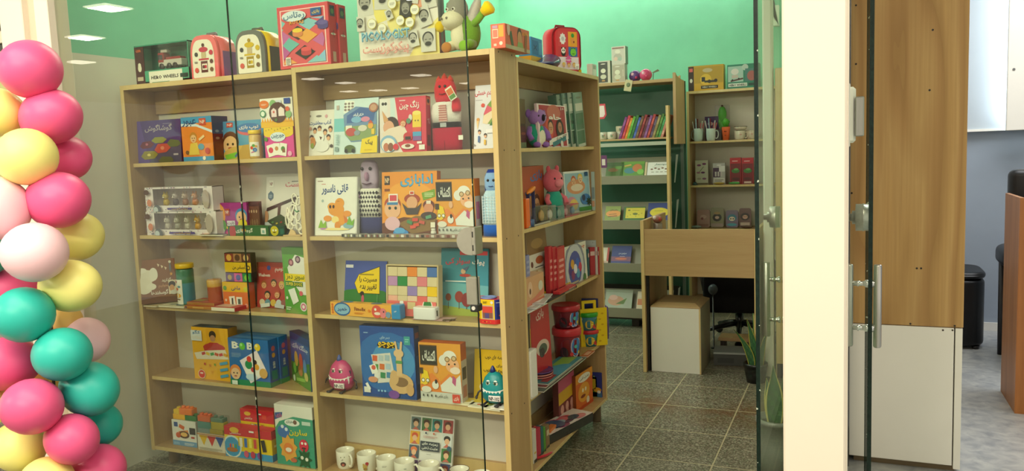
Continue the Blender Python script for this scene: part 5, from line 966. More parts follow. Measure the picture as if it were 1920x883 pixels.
FP = [R(0, 0, 1, 1, '#cfe2e4'), R(.0, .42, .24, .66, '#7ac4cc'), RR(.34, .86, .22, .24, -8, '#eef0e8'), [[E(.26+.08*(i % 3), .92-.055*(i//3), .03, .022, '#8a7a74')] for i in range(9)], R(.06, .82, .12, .9, '#b8a8a0'), G([(.22, .72), (.5, .86), (.96, .8), (.98, .34), (.88, .24), (.4, .22), (.26, .36)], '#6f90b8'), G([(.24, .5), (.96, .52), (.96, .36), (.86, .26), (.4, .24), (.26, .36)], '#8aa06a'), G([(.3, .7), (.6, .84), (.94, .78), (.9, .58), (.3, .56)], '#3f64a4'), T('فکرآباد', .44, .67, .68, .74, '#e8eef0', .03), E(.52, .62, .12, .06, '#7ab0d8'), E(.72, .62, .1, .05, '#d888a8'), R(.28, .42, .42, .52, '#e8e4d8'), E(.4, .4, .12, .08, '#c0504c'), E(.54, .38, .07, .05, '#8a9aa4'), E(.66, .46, .1, .06, '#d8d4c4'), C(.84, .5, .06, '#e8a83c'), G([(.78, .54), (.84, .6), (.9, .54)], '#c8503c'), R(.86, .34, .93, .44, '#e8c43c'), E(.9, .82, .1, .09, '#a86a54'), E(.9, .82, .07, .06, '#c89a7c'), E(.38, .1, .12, .07, '#5a6c3c'), C(.3, .06, .04, '#2c2c2a'), C(.46, .06, .04, '#2c2c2a'), R(.04, .06, .12, .14, '#8aa0a0'), LINES(.06, .18, .14, .38, 6, '#9ab8b8'),
      G([(.62, .01), (.66, .26), (1, .32), (1, .01)], '#f0d020'), T('پیک', .74, .14, .9, .25, '#33301c', .04), LINES(.72, .05, .92, .1, 1, '#d8b414')]
carton('game_box', 'pale blue town game box with a yellow corner label on the top right shelf', 'game box', A(626, 709, .035, 187, Z), .018, '#cfe2e4', FP, side='#b8ccd0', tilt=7)
RC = [R(0, 0, 1, 1, '#d83c54'), G([(0, 0), (0, 1), (.34, 1), (.4, .6), (.3, .3), (.5, 0)], '#e8dcd8'), R(.24, .5, .34, 1, '#cfe0e2'), R(.02, .74, .18, .98, '#e6e2e0'), C(.08, .9, .03, '#33302e'), C(.14, .9, .03, '#33302e'), E(.26, .5, .16, .16, '#3a241c'), E(.2, .46, .12, .13, '#e2a888'), G([(.06, .78), (.1, .55), (.2, .6)], '#d8a06c'), G([(.06, .36), (.2, .44), (.52, .5), (.6, .36), (.5, .2), (.3, .16), (.1, .24)], '#ecd8c8'), T('زنگ چین', .44, .76, .86, .93, '#f4e4e0', .045), LINES(.44, .93, .6, .97, 1, '#f0c8c8'), [R(.72, .2, .9, .28, '#8a5aa0'), R(.72, .28, .9, .36, '#4fa0d0'), R(.72, .36, .9, .44, '#e0584a')], R(.72, .44, .9, .7, '#f0cc3c'), E(.81, .7, .09, .04, '#f4dc6c'), C(.78, .56, .015, '#6a5a2c'), C(.84, .56, .015, '#6a5a2c'), E(.62, .28, .1, .08, '#c83440'), R(.56, .22, .68, .28, '#3a2420'), FACE(.52, .52, .06, '#e8b08c', '#c8502c'), E(.68, .62, .04, .06, '#dcd4cc'), E(.64, .56, .05, .05, '#5a8a6c'), E(.2, .16, .18, .16, '#8ab4d8'), E(.2, .14, .15, .13, '#efe6dc'), E(.15, .1, .06, .08, '#c87a5c'), E(.25, .1, .06, .08, '#8a5a44'), C(.36, .1, .06, '#d83848'), E(.62, .1, .14, .05, '#efe4dc'), E(.62, .11, .06, .03, '#8a4a34'), R(.86, .03, .98, .12, '#efe8e2'), R(.82, .14, .92, .18, '#f0e8e4')]
carton('game_box', 'red and white game box with a child stacking coloured cups on the top right shelf', 'game box', A(713, 800, .03, 185, Z), .035, '#d83c54', RC, right=[R(0, 0, 1, 1, '#b82c40'), R(.1, .84, .9, .98, '#d8703c'), C(.5, .91, .25, '#3a2a28'), T('زنگ چین', .2, .5, .8, .6, '#e8b8b8', .03, 90), R(.2, .1, .8, .3, '#6a3a34')], top=[R(0, 0, 1, 1, '#c83a4c')], side='#b82c40', tilt=4)
# --- plain hand puppets (simple cloth figures)
def puppet(name, pxl, pxr, y, yt, z, label, parts):
    org, w, h, rz = A(pxl, pxr, y, yt, z); o = empty(name, org, rz, label, 'hand puppet', 'cloth hand puppets on the right shelves')
    parts(o, w, h); return o
def slab(q, pts, y0, y1, c, n=6):
    """soft cloth body: bulged outline (list of half-width, height)"""
    R0 = []
    for hw, z in pts:
        R0.append([q.vert((hw*math.copysign(abs(math.cos(a))**.7, math.cos(a)), (y0+y1)/2+(y1-y0)/2*math.copysign(abs(math.sin(a))**.8, math.sin(a)), z)) for a in [2*PI*k/22 for k in range(22)]])
    for a, b in zip(R0, R0[1:]):
        for k in range(22): q.face((a[k], a[(k+1) % 22], b[(k+1) % 22], b[k]), c, 0, True)
    q.face(R0[0][::-1], c); q.face(R0[-1], c)
def button_eyes(o, x, z, y, r=.006, dx=.012):
    for s in (-1, 1): q = MB(); q.ell((x+s*dx, y, z), (r, r*.6, r), '#26201c', 10, 6); q.build('eye', 'coloured_plastic', o)
def red_p(o, w, h):
    q = MB(); slab(q, [(w*.5, 0), (w*.51, h*.1), (w*.50, h*.30)], 0, .05, '#b3203c'); q.box((-.001, -.0006, .002), (.001, .004, h*.13), '#7a1428'); q.build('trousers', 'plush_fabric', o)
    q = MB(); slab(q, [(w*.5, h*.30), (w*.49, h*.37)], -.001, .051, '#1f1c1c'); q.build('belt', 'plush_fabric', o)
    q = MB(); q.box((-w*.12, -.004, h*.305), (w*.1, .0, h*.365), '#8a8882', .001); q.box((-w*.08, -.005, h*.32), (w*.06, -.001, h*.35), '#2a2826'); q.build('buckle', 'chrome', o)
    q = MB(); slab(q, [(w*.49, h*.37), (w*.52, h*.5), (w*.47, h*.6), (w*.3, h*.64)], .002, .048, '#ece6e0'); q.build('shirt', 'plush_fabric', o)
    q = MB(); q.prism([(-w*.16, h*.38), (w*.14, h*.38), (w*.1, h*.6), (-w*.1, h*.6)], -.003, .004, '#d8b0a8'); [q.box((-w*.15, -.0036, h*(.4+.03*i)), (w*.13, -.0028, h*(.41+.03*i)), '#b0605c') for i in range(7)]; q.build('scarf', 'plush_fabric', o)
    q = MB(); slab(q, [(w*.30, h*.62), (w*.36, h*.7), (w*.37, h*.82), (w*.30, h*.9), (w*.16, h*.94)], .002, .05, '#d8303c'); q.build('head', 'plush_fabric', o)
    q = MB()
    for x, zz in ((-.2, .9), (0, .93), (.2, .9)): q.lathe([(w*.11, 0), (w*.09, h*.04), (.001, h*.09)], '#d8402c', 10, 0, (w*x, .025, h*zz))
    q.build('tuft', 'plush_fabric', o)
    button_eyes(o, 0, h*.84, .002); q = MB(); q.tube([(-.014, -.001, h*.745), (0, -.003, h*.735), (.014, -.001, h*.745)], .0018, '#7a1420', 6); q.build('mouth', 'plush_fabric', o)
    q = MB(); slab(q, [(w*.13, h*.5), (w*.15, h*.56), (w*.12, h*.64), (w*.06, h*.68)], .0, .03, '#d8303c'); a_ = q.build('arm', 'plush_fabric', o); a_.location = (w*.46, -.012, 0)
    q = MB(); q.M = Matrix.Translation((w*.42, -.03, h*.73))@Matrix.Rotation(-.5, 4, 'Y'); q.box((-.016, 0, -.027), (.016, .002, .027), '#e8e2d0', .001); q.box((-.013, -.0005, -.004), (.013, .0, .02), '#d8703c'); q.box((-.013, -.0006, -.022), (.013, 0, -.006), '#5a8a3c'); t_ = q.build('hang_tag', 'printed_card', o)
    q = MB(); q.box((w*.5, -.002, h*.13), (w*.66, -.0012, h*.19), '#efeae0'); q.build('care_label', 'printed_card', o)
puppet('hand_puppet', 808, 861, .055, 141, Z, 'red cloth hand puppet in white shirt and crimson trousers on the top right shelf', red_p)
carton('storybook', 'white picture book with a coloured umbrella at the right end of the top right shelf', 'book', A(888, 932, .10, 158, Z), .010, '#dcdfe2',
 [T('تو مهم هستی', .0, .8, 1, .92, '#c83444', .035), LINES(.04, .76, .4, .78, 1, '#a8a4a8'), G([(.36, .4), (.4, .55), (.54, .68), (.72, .76), (.96, .78), (1, .62), (1, .36), (.7, .38)], '#7a9a3c'), G([(.4, .55), (.54, .68), (.8, .62), (1, .66), (1, .6), (.7, .5), (.52, .42)], '#d8566c'), G([(.36, .4), (.4, .52), (1, .64), (1, .6), (.56, .38)], '#e8d8b4'), G([(.66, .36), (1, .6), (1, .36)], '#2c6a34'), C(.36, .68, .08, '#d84c3c'), C(.17, .46, .07, '#d89a4c'), G([(.1, .44), (.16, .3), (.22, .44)], '#e8c88c'), [FACE(x, y, .06, '#dfb08c', '#3a2a24') for x, y in ((.24, .26), (.5, .2), (.92, .2))], R(.2, .1, .28, .2, '#4a6a9c'), R(.46, .06, .54, .14, '#d8b03c'), R(.54, .24, .9, .3, '#e8e8ea'), C(.05, .06, .04, '#8a8a88')], side='#c4c6c8', tilt=9)
# --- shelf 2 (right)
Z = ZR[1]
DIN = [LINES(.06, .93, .22, .96, 1, '#a08078'), T('قاتی ناسور', .16, .70, .80, .88, '#3a5690', .05), LINES(.16, .88, .28, .9, 1, '#c86a5c'), C(.19, .6, .03, '#a8b8b8'), E(.52, .45, .19, .13, '#e89a34'), E(.6, .56, .11, .1, '#e89a34'), E(.42, .5, .11, .08, '#ea9e38'), E(.62, .3, .16, .14, '#e89a34'), E(.5, .28, .09, .07, '#f2d88a'), E(.32, .3, .1, .06, '#e8963a'), E(.78, .38, .1, .06, '#e8963a'), E(.56, .18, .07, .08, '#e08c30'), G([(.7, .36), (.86, .24), (.74, .2)], '#d8762c'), E(.38, .5, .025, .035, '#3a2418'), E(.46, .5, .025, .035, '#3a2418'), LINES(.54, .59, .62, .6, 1, '#6a3a18'), E(.5, .12, .36, .025, '#f0dc9c'), E(.22, .15, .09, .05, '#c08ac0'), G([(.1, .14), (.16, .28), (.22, .2), (.28, .26), (.3, .14)], '#8ab83c'), E(.82, .18, .12, .06, '#8ab0c0'), G([(.78, .2), (.84, .34), (.9, .24), (.96, .3), (.94, .18)], '#7ab03c')]
carton('storybook', 'white hardback with an orange cartoon dinosaur on the second right shelf', 'book', A(590, 668, .035, 333, Z), .028, '#ebe9e2', DIN, left=[R(0, 0, 1, 1, '#cfd2c8'), LINES(.1, .05, .9, .95, 4, '#b8bcb0', .9)], side='#d4d6cc', tilt=7, bev=.004)
def purple_p(o, w, h):
    q = MB(); slab(q, [(w*.5, 0), (w*.5, h*.12), (w*.48, h*.24)], .0, .045, '#3a3c70'); q.build('trousers', 'plush_fabric', o)
    q = MB(); slab(q, [(w*.49, h*.24), (w*.47, h*.42), (w*.42, h*.60), (w*.34, h*.62)], .001, .046, '#e8e4da')
    for r_ in range(6):
        for c_ in range(8):
            x = -w*.42+w*.12*c_+(w*.06 if r_ % 2 else 0); zz = h*(.275+.058*r_)
            if abs(x) < w*.43: q.prism([(x-.0062, zz), (x-.002, zz-.002), (x, zz-.0068), (x+.002, zz-.002), (x+.0062, zz), (x+.002, zz+.002), (x, zz+.0068), (x-.002, zz+.002)][::-1], -.0015, .001+abs(x)*.35, '#26242a')
    q.build('sweater', 'plush_fabric', o)
    q = MB(); slab(q, [(w*.30, h*.61), (w*.36, h*.72), (w*.36, h*.86), (w*.30, h*.95), (w*.15, h*.99)], .004, .044, '#b6a2bc'); q.build('head', 'plush_fabric', o)
    q = MB(); q.ell((0, -.002, h*.78), (.010, .012, .02), '#b088a8', 10, 6); q.build('nose', 'plush_fabric', o)
    button_eyes(o, -.002, h*.88, .001, .0075, .02)
    q = MB(); q.tube([(-.022, -.002, h*.69), (0, -.005, h*.675), (.022, -.002, h*.69)], .003, '#5a3a50', 6); q.build('mouth', 'plush_fabric', o)
    q = MB(); slab(q, [(.006, h*.44), (.016, h*.5), (.014, h*.58), (.006, h*.6)], .0, .025, '#b088a8'); a_ = q.build('arm', 'plush_fabric', o); a_.location = (-w*.5, -.004, 0)
puppet('hand_puppet', 672, 716, .07, 300, Z, 'mauve cloth hand puppet in black and white sweater beside the dinosaur book', purple_p)
OR_ = [R(0, 0, 1, 1, '#e8922c'), E(.5, .5, .5, .36, '#f0a43a'), T('ادابازی', .34, .76, .93, .96, '#1f4a70', .07), T('ادابازی', .345, .768, .925, .952, '#4fa8dc', .035), R(.05, .8, .15, .94, '#3a2a24'), T('NP', .06, .83, .14, .91, '#e8c8a0', .03), R(.05, .7, .15, .74, '#8a4a1c'), G([(.0, 0), (.0, .2), (.4, .3), (1, .26), (1, 0)], '#6a3a24'), G([(.3, .2), (.62, .32), (1, .3), (.9, .1), (.55, .04)], '#8a6a3c'), RR(.86, .64, .24, .12, 14, '#7aa030'), LINES(.78, .61, .94, .68, 3, '#d8e4b0'),
     E(.2, .5, .15, .12, '#b0482c'), C(.2, .42, .15, '#eab490'), R(.13, .53, .3, .66, '#f0ece4'), R(.15, .55, .28, .64, '#d84858'), R(.1, .49, .3, .53, '#3f80b8'), C(.15, .44, .025, '#2a3a34'), C(.26, .44, .025, '#2a3a34'), E(.2, .2, .14, .11, '#e0b4c4'), E(.56, .58, .14, .08, '#a84428'), C(.56, .52, .1, '#e2a880'), R(.52, .64, .6, .7, '#efe6da'), R(.53, .65, .59, .69, '#c84a3c'), G([(.38, .52), (.48, .44), (.64, .44), (.74, .52), (.66, .34), (.46, .34)], '#4a4040'), E(.86, .48, .1, .08, '#6a2c24'), C(.86, .43, .085, '#d8906c'), R(.82, .5, .9, .55, '#e8dccc'), E(.86, .32, .14, .06, '#4a3a38'), [RR(x, y, .1, .05, a, c) for x, y, a, c in ((.52, .22, -20, '#4a8a5c'), (.62, .26, 0, '#d84c40'), (.64, .18, 12, '#d8583c'), (.74, .22, -12, '#c85a4c'), (.58, .15, 8, '#e05a4c'), (.86, .3, 15, '#5a9a78'))], E(.36, .06, .14, .055, '#3f8ad0'), E(.34, .09, .1, .05, '#5aa4e0'), R(.9, .14, .98, .22, '#e8e0d0')]
carton('game_box', 'orange charades game box with a big blue title on the second right shelf', 'game box', A(717, 820, .04, 323, Z), .03, '#e8922c', OR_, right=[R(0, 0, 1, 1, '#c06a1c')], side='#c8761f', tilt=5)
def EKT(dk): return [R(0, 0, 1, 1, '#e8a03a'), R(.02, .62, .44, .96, '#5a4028'), R(.035, .64, .425, .94, '#2e2f2c'), T('اکتشاف', .08, .69, .39, .87, '#e8e8e0', .035), R(0, 0, 1, .18, '#cfd2cc'), G([(0, .18), (.05, .4), (.3, .5), (.5, .36), (.7, .5), (1, .4), (1, .18)], '#e8883c'), E(.74, .78, .16, .14, '#eeece6'), E(.6, .72, .12, .12, '#e8e6e0'), E(.8, .64, .16, .16, '#efb488'), E(.86, .56, .12, .08, '#f4e0d0'), C(.68, .74, .06, '#8a6a3c'), C(.68, .74, .042, '#d8b890'), C(.84, .76, .06, '#8a6a3c'), C(.84, .76, .042, '#d8b890'), E(.78, .63, .04, .03, '#f0a070'), C(.72, .66, .02, '#2a2a26'), C(.86, .67, .02, '#2a2a26'), G([(.44, .56), (.5, .3), (.74, .46), (.84, .4), (.98, .5), (1, .18), (.52, .2)], '#e6e6e0'), G([(.8, .48), (.88, .42), (.86, .3), (.78, .36)], '#c05a8c'), E(.4, .56, .05, .08, '#e8b48c'), G([(.02, .3), (.08, .56), (.2, .52), (.26, .34)], '#f0d024'), C(.12, .36, .09, '#f2cc3c'), C(.09, .37, .045, '#3a342c'), C(.09, .37, .033, '#f4f0e4'), C(.2, .37, .045, '#3a342c'), C(.2, .37, .033, '#f4f0e4'), E(.38, .3, .08, .09, '#e8e6dc'), E(.4, .36, .03, .05, '#2c2a26'), E(.16, .22, .12, .07, '#e4e0d4'), R(0, .48, .1, .58, '#4a3a2c'), [RR(.08+.1*i, .12, .03, .05, 0, '#4a4a46') for i in range(4)], T('بازی علمی', .42, .09, .66, .15, '#6a6a64', .02)]
carton('game_box', 'yellow science game box with a professor behind the glass lock, second right shelf', 'game box', A(820, 893, .05, 337, Z), .05, '#e8a03a', EKT(0), right=[R(0, 0, 1, 1, '#c8c4bc'), R(0, .7, 1, 1, '#d87c3c'), R(.2, .3, .8, .6, '#c07aa0')], top=[R(0, 0, 1, 1, '#d87a38')], side='#c8c4bc')
def blue_p(o, w, h):
    q = MB(); slab(q, [(w*.5, 0), (w*.5, h*.1), (w*.49, h*.17)], 0, .05, '#2a62c0'); q.build('trousers', 'plush_fabric', o)
    q = MB(); slab(q, [(w*.49, h*.17), (w*.46, h*.4), (w*.42, h*.62), (w*.3, h*.68)], .001, .05, '#b8d8e4')
    for i in range(7): q.box((-w*.42+w*.14*i-.0006, -.0002, h*.19), (-w*.42+w*.14*i+.0006, .004+abs(-w*.42+w*.14*i)*.4, h*.6), '#e8f2f4')
    for i in range(10): q.box((-w*.4, .0, h*(.2+.042*i)), (w*.4, .003, h*(.2+.042*i)+.001), '#e8f2f4')
    q.build('checked_shirt', 'plush_fabric', o)
    q = MB(); slab(q, [(w*.26, h*.66), (w*.36, h*.74), (w*.36, h*.86), (w*.26, h*.94)], .004, .048, '#8cb4e0'); q.build('head', 'plush_fabric', o)
    q = MB(); slab(q, [(w*.44, h*.62), (w*.46, h*.74), (w*.42, h*.9), (w*.26, h*.99)], .024, .06, '#24409c'); q.build('hair', 'plush_fabric', o)
    button_eyes(o, 0, h*.83, .004, .0055, .012); q = MB(); q.tube([(-.01, .001, h*.745), (0, -.001, h*.74), (.01, .001, h*.745)], .0016, '#3a5a9c', 6); q.build('mouth', 'plush_fabric', o)
puppet('hand_puppet', 903, 944, .06, 317, Z, 'blue cloth hand puppet in a pale checked shirt by the right side board', blue_p)
for a_, b_, lb, c1 in ((640, 718, 'left half of the printed strip packs lying along the second right shelf', '#7a7870'), (722, 858, 'right half of the printed strip packs lying along the second right shelf', '#a08074')):
    ops = [R(.02+.07*i, .1, .06+.07*i, .9, c) for i, c in enumerate(['#2c2c2a', '#d8d4c8', '#8a8a3c', '#e4e0d8', '#4a4a48', '#b0a898', '#d8d4c8', '#33322e', '#9a5a4c', '#d8cfc4', '#6a4a3c', '#c8c0b0', '#7a4034', '#d0c8bc'])]
    carton('sticker_strip', lb, 'pack', A(a_, b_, .002, None, Z, h=.013), .03, c1, ops, top=[R(.02+.12*i, .1, .09+.12*i, .9, c) for i, c in enumerate(['#b8b4ac', '#6a6a66', '#d8d4cc', '#8a8478', '#c8c4b8', '#5a5650', '#d0ccc0'])], side='#b8b0a4')
jx = solve((0, .02, Z), 0, px=810); q = MB(); q.lathe([(.011, 0), (.011, .022), (.008, .026), (.009, .027), (.009, .034), (.001, .035)], '#e2ddd4', 18); wb = q.build('white_bottle', 'coloured_plastic'); wb.location = (jx, .034, Z); tag(wb, 'tiny white bottle before the orange charades box', 'bottle')
# --- shelf 3 (right)
Z = ZR[2]
carton('storybook', 'blue and green book with a yellow arrow sign on the third right shelf', 'book', A(644, 722, .10, 489, Z), .012, '#4a5cb0',
 [R(0, 0, 1, .4, '#2f7a34'), E(.5, .36, .6, .1, '#2f7a34'), R(.02, .86, .2, .92, '#e8e6f0'), G([(.24, .56), (.34, .74), (.84, .9), (.86, .36), (.34, .36)], '#3a3010'), G([(.25, .56), (.345, .73), (.83, .885), (.85, .37), (.345, .37)], '#f0cc1c'), T('مسیرت را', .36, .57, .78, .7, '#33280c', .035), T('تغییر بده', .38, .42, .78, .55, '#33280c', .035), LINES(.36, .72, .78, .78, 1, '#a08a14'), C(.44, .36, .05, '#2a1c18'), E(.46, .26, .035, .08, '#c8566c'), RR(.47, .14, .03, .14, 15, '#5a4034'), E(.52, .06, .06, .06, '#e8c82c'), R(0, 0, 1, .05, '#256a2c'), R(.8, .2, .82, .36, '#5a9a5c')], side='#c8c4b8', tilt=10)
org, w_, h_, rz_ = A(724, 822, .045, 498, Z); blk = empty('block_tray', org, rz_, 'wooden tray of pastel square blocks standing on the third right shelf', 'block puzzle'); blk.rotation_euler = (-math.radians(5), 0, rz_); blk.location.z += .004
q = MB(); D = .04; t_ = .006
q.box((-w_/2, 0, 0), (-w_/2+t_, D, h_), '#d8c49a', .002); q.box((w_/2-t_, 0, 0), (w_/2, D, h_), '#d8c49a', .002); q.box((-w_/2+t_, 0, h_-t_), (w_/2-t_, D, h_), '#d8c49a', .002); q.box((-w_/2+t_, 0, 0), (w_/2-t_, D, t_), '#d8c49a', .002); q.box((-w_/2+t_, D-.004, t_), (w_/2-t_, D-.001, h_-t_), '#cdb88c'); q.build('tray', 'printed_card', blk)
CB = {(2, 4): '#ea8a3c', (4, 4): '#4f74b8', (0, 3): '#c090c4', (1, 3): '#2f8a4c', (3, 3): '#e0808c', (2, 2): '#9a84c4', (4, 2): '#efc41c', (0, 1): '#e8b0a0', (2, 1): '#e8c8b0', (3, 1): '#e06a68', (1, 0): '#d86a70', (4, 0): '#b0c880', (2, 0): '#e0b878', (0, 0): '#e07a78', (3, 0): '#c8a0b8'}
cw = (w_-2*t_-.002)/5; chh = (h_-2*t_-.004)/5
for i in range(5):
    for j in range(5):
        q = MB(); x0 = -w_/2+t_+.001+cw*i; zz = t_+.0005+chh*j; q.box((x0+.0004, .004, zz+.0004), (x0+cw-.0004, .03, zz+chh-.0004), CB.get((i, j), '#dccaa4'), .0012); q.build('block', 'printed_card', blk)
q = MB(); q.box((-w_*.48, -.001, .002), (w_*.46, .0, h_*.3), '#e0706c'); paint(q, [E(.82, .62, .1, .2, '#f0ece4'), E(.82, .62, .085, .16, '#2f7a3c'), T('مکعب', .76, .5, .88, .72, '#f4f0e4', .02), LINES(.06, .2, .34, .8, 4, '#f0b8b0'), R(.42, .5, .58, .95, '#d8c090'), C(.3, .9, .04, '#f4f0ec')], w_, h_*.3, lambda u, v, e: ((u-.5)*w_*.94, -.001-e, v*h_*.3)); q.build('paper_band', 'clear_plastic' if False else 'printed_card', blk)
carton('storybook', 'tall teal book with autumn trees behind the glass latch on the third right shelf', 'book', A(826, 915, .13, 466, Z), .010, '#3f8fa4',
 [G([(0, 0), (1, 0), (1, .45), (0, .5)], '#6cb0bc'), G([(0, 0), (1, 0), (1, .06), (.6, .1), (0, .15)], '#a0b04a'), R(.4, .9, .98, .96, '#c83c40'), T('پول', .66, .74, .92, .84, '#e8e4e0', .05), T('سوار کی', .1, .75, .62, .86, '#d8485a', .045), E(.52, .6, .12, .03, '#b83c38'), E(.48, .66, .05, .05, '#d8b08c'), G([(.46, .7), (.6, .74), (.54, .66)], '#5a6a8c'), LINES(.1, .5, .64, .54, 1, '#e0e8e8'), [[R(x-.006, .1, x+.006, .2, '#6a4a3c'), E(x, y, r, r*1.2, c)] for x, y, r, c in ((.17, .27, .06, '#8a4a34'), (.4, .28, .09, '#9a3c34'), (.56, .24, .11, '#8a2c34'))]], side='#2f7488', tilt=7)
fx = A(611, 746, .012, 566, Z)
fb = carton('modelling_box', 'long orange modelling clay box with a blue end cap on the third right shelf', 'box', (fx[0], fx[1]*.9, fx[2], fx[3]-.06), .034, '#f4b44c',
 [[C(.04, .2+.2*i, .018, '#d8742c') for i in range(4)], E(.2, .5, .135, .09, '#2f64a4'), E(.2, .5, .12, .07, '#8ab8d8'), T('خمیر', .12, .3, .28, .72, '#24508c', .04), T('Fimofix', .4, .44, .58, .72, '#8a4a28', .02), LINES(.4, .2, .56, .36, 2, '#d8842c'), E(.76, .48, .08, .085, '#e05a4c'), C(.74, .64, .018, '#f4f0e4'), E(.77, .34, .05, .02, '#f4e0d4'), E(.86, .4, .05, .065, '#e8808c'), C(.87, .5, .012, '#3a2a4c'), C(.64, .5, .02, '#e88a2c'), E(.94, .3, .04, .04, '#7a9ab8')], top=[R(0, 0, 1, 1, '#f0b85a'), E(.24, .5, .1, .06, '#5a84a8'), E(.46, .5, .06, .06, '#d8a04c'), E(.72, .5, .08, .06, '#5a7490')], side='#e0a040')
q = MB(); fw = fx[1]*.9; q.box((fw*.485, -.003, -.0), (fw*.62, .037, fx[2]*1.06), '#2f8ed0', .003); paint(q, [T('خمیر', .3, .5, .7, .7, '#e8f0f8', .02)], .03, fx[2], lambda u, v, e: (fw*.5+u*fw*.1, -.003-e, v*fx[2])); q.build('end_cap', 'coloured_plastic', fb)['label'] = 'blue end cap'
carton('card_slip', 'pink card slip lying under the white gadget on the third right shelf', 'card', A(772, 842, .012, None, Z, h=.002), .07, '#c8a0a0', top=[R(0, 0, 1, 1, '#d0a8a8')], side='#c09898')
org, w_, h_, rz_ = A(773, 816, .006, 576, Z+.002); q = MB(); rbox(q, (-w_/2, 0, 0), (w_/2, .05, h_), .005, '#eeecee'); gd = q.build('white_gadget', 'coloured_plastic'); gd.location = org; tag(gd, 'small white square gadget on a pink card slip', 'gadget')
q = MB(); q.box((w_/2-.001, .015, h_*.3), (w_/2+.0015, .022, h_*.75), '#2a2a2a', .0006); q.build('port', 'coloured_plastic', gd)
kx = solve((0, .03, Z), 0, px=846); q = MB()
for dx_, dy_, r_ in ((-.014, .0, .009), (.0, .004, .0095), (.013, .016, .008)): q.tube([(dx_+r_*math.cos(a), dy_+r_*.8*math.sin(a), .004) for a in [2*PI*i/14 for i in range(14)]], .003, '#5a4630', 6, closed=True)
kc = q.build('bead_clasp', 'coloured_plastic'); kc.location = (kx-.008, .02, Z-.0008); tag(kc, 'small brown ring trinket beside the white gadget', 'trinket')
org, w_, h_, rz_ = A(887, 944, .022, 552, Z, yr=.01); th_ = empty('toy_house', (org.x, .05, Z), 0, 'red, yellow and blue house-shaped toy box behind the glass edge, third right shelf', 'toy box')
WW = .046; hexo = [(-.062, .0), (-.028, -.038), (.034, -.042), (.066, -.012), (.066, .04), (-.062, .04)]
def hprism(q, pts, z0, z1, c):
    A_ = [q.vert((x, y, z0)) for x, y in pts]; B_ = [q.vert((x, y, z1)) for x, y in pts]; n = len(pts); q.face(A_[::-1], c); q.face(B_, c)
    for i in range(n): q.face((A_[i], A_[(i+1) % n], B_[(i+1) % n], B_[i]), c if isinstance(c, str) else c[i])
q = MB(); hprism(q, hexo, 0, h_*.16, '#d83434')
A_ = [q.vert((x, y, h_*.16)) for x, y in hexo]; B_ = [q.vert((x, y, h_*.86)) for x, y in hexo]; cs = ['#f0c81c', '#f0c81c', '#2c3c98', '#c83034', '#c83034', '#f0c81c']
for i in range(6): q.face((A_[i], A_[(i+1) % 6], B_[(i+1) % 6], B_[i]), cs[i])
q.face(B_, '#d8305a')
def fr_(a, b): return lambda u, v, e: (hexo[a][0]+(hexo[b][0]-hexo[a][0])*u+e*(hexo[b][1]-hexo[a][1])*20, hexo[a][1]+(hexo[b][1]-hexo[a][1])*u-e*(hexo[b][0]-hexo[a][0])*20, h_*v)
paint(q, [FACE(.45, .5, .18, '#f0c890', '#e8a82c'), E(.5, .28, .2, .16, '#7a5aa8'), RR(.3, .18, .2, .1, 20, '#3a2a4c'), R(.55, .6, .95, .86, '#2c2c2a'), C(.75, .73, .12, '#d8d8d0')], .05, h_, fr_(0, 1))
paint(q, [R(.08, .16, .92, .66, '#c8b08c'), R(.14, .2, .86, .62, '#8a5a4c'), R(.14, .4, .86, .62, '#d8483c'), R(.3, .2, .6, .38, '#5a4a84'), C(.82, .76, .1, '#e8e4d8'), T('BABY', .2, .72, .5, .8, '#8a7a1c', .02), [C(.15+.14*i, .08, .03, c) for i, c in enumerate(('#f08a3c', '#3a2a2a', '#f0c83c', '#c83c6c', '#e88a2c'))]], .062, h_, fr_(1, 2))
paint(q, [LINES(.15, .74, .8, .8, 1, '#b8c0e0'), R(.2, .2, .8, .6, '#23307c'), E(.7, .3, .3, .1, '#d84a3c')], .045, h_, fr_(2, 3)); q.build('box', 'gloss_print', th_)
q = MB(); q.M = Matrix.Translation((0, 0, h_*.86)); q.lathe([(.03, 0), (.032, .003), (.032, .005), (.026, .006), (.026, .002)], '#8aa0d8', 24, 0, (-.005, -.006, 0)); q.build('round_lid', 'coloured_plastic', th_)
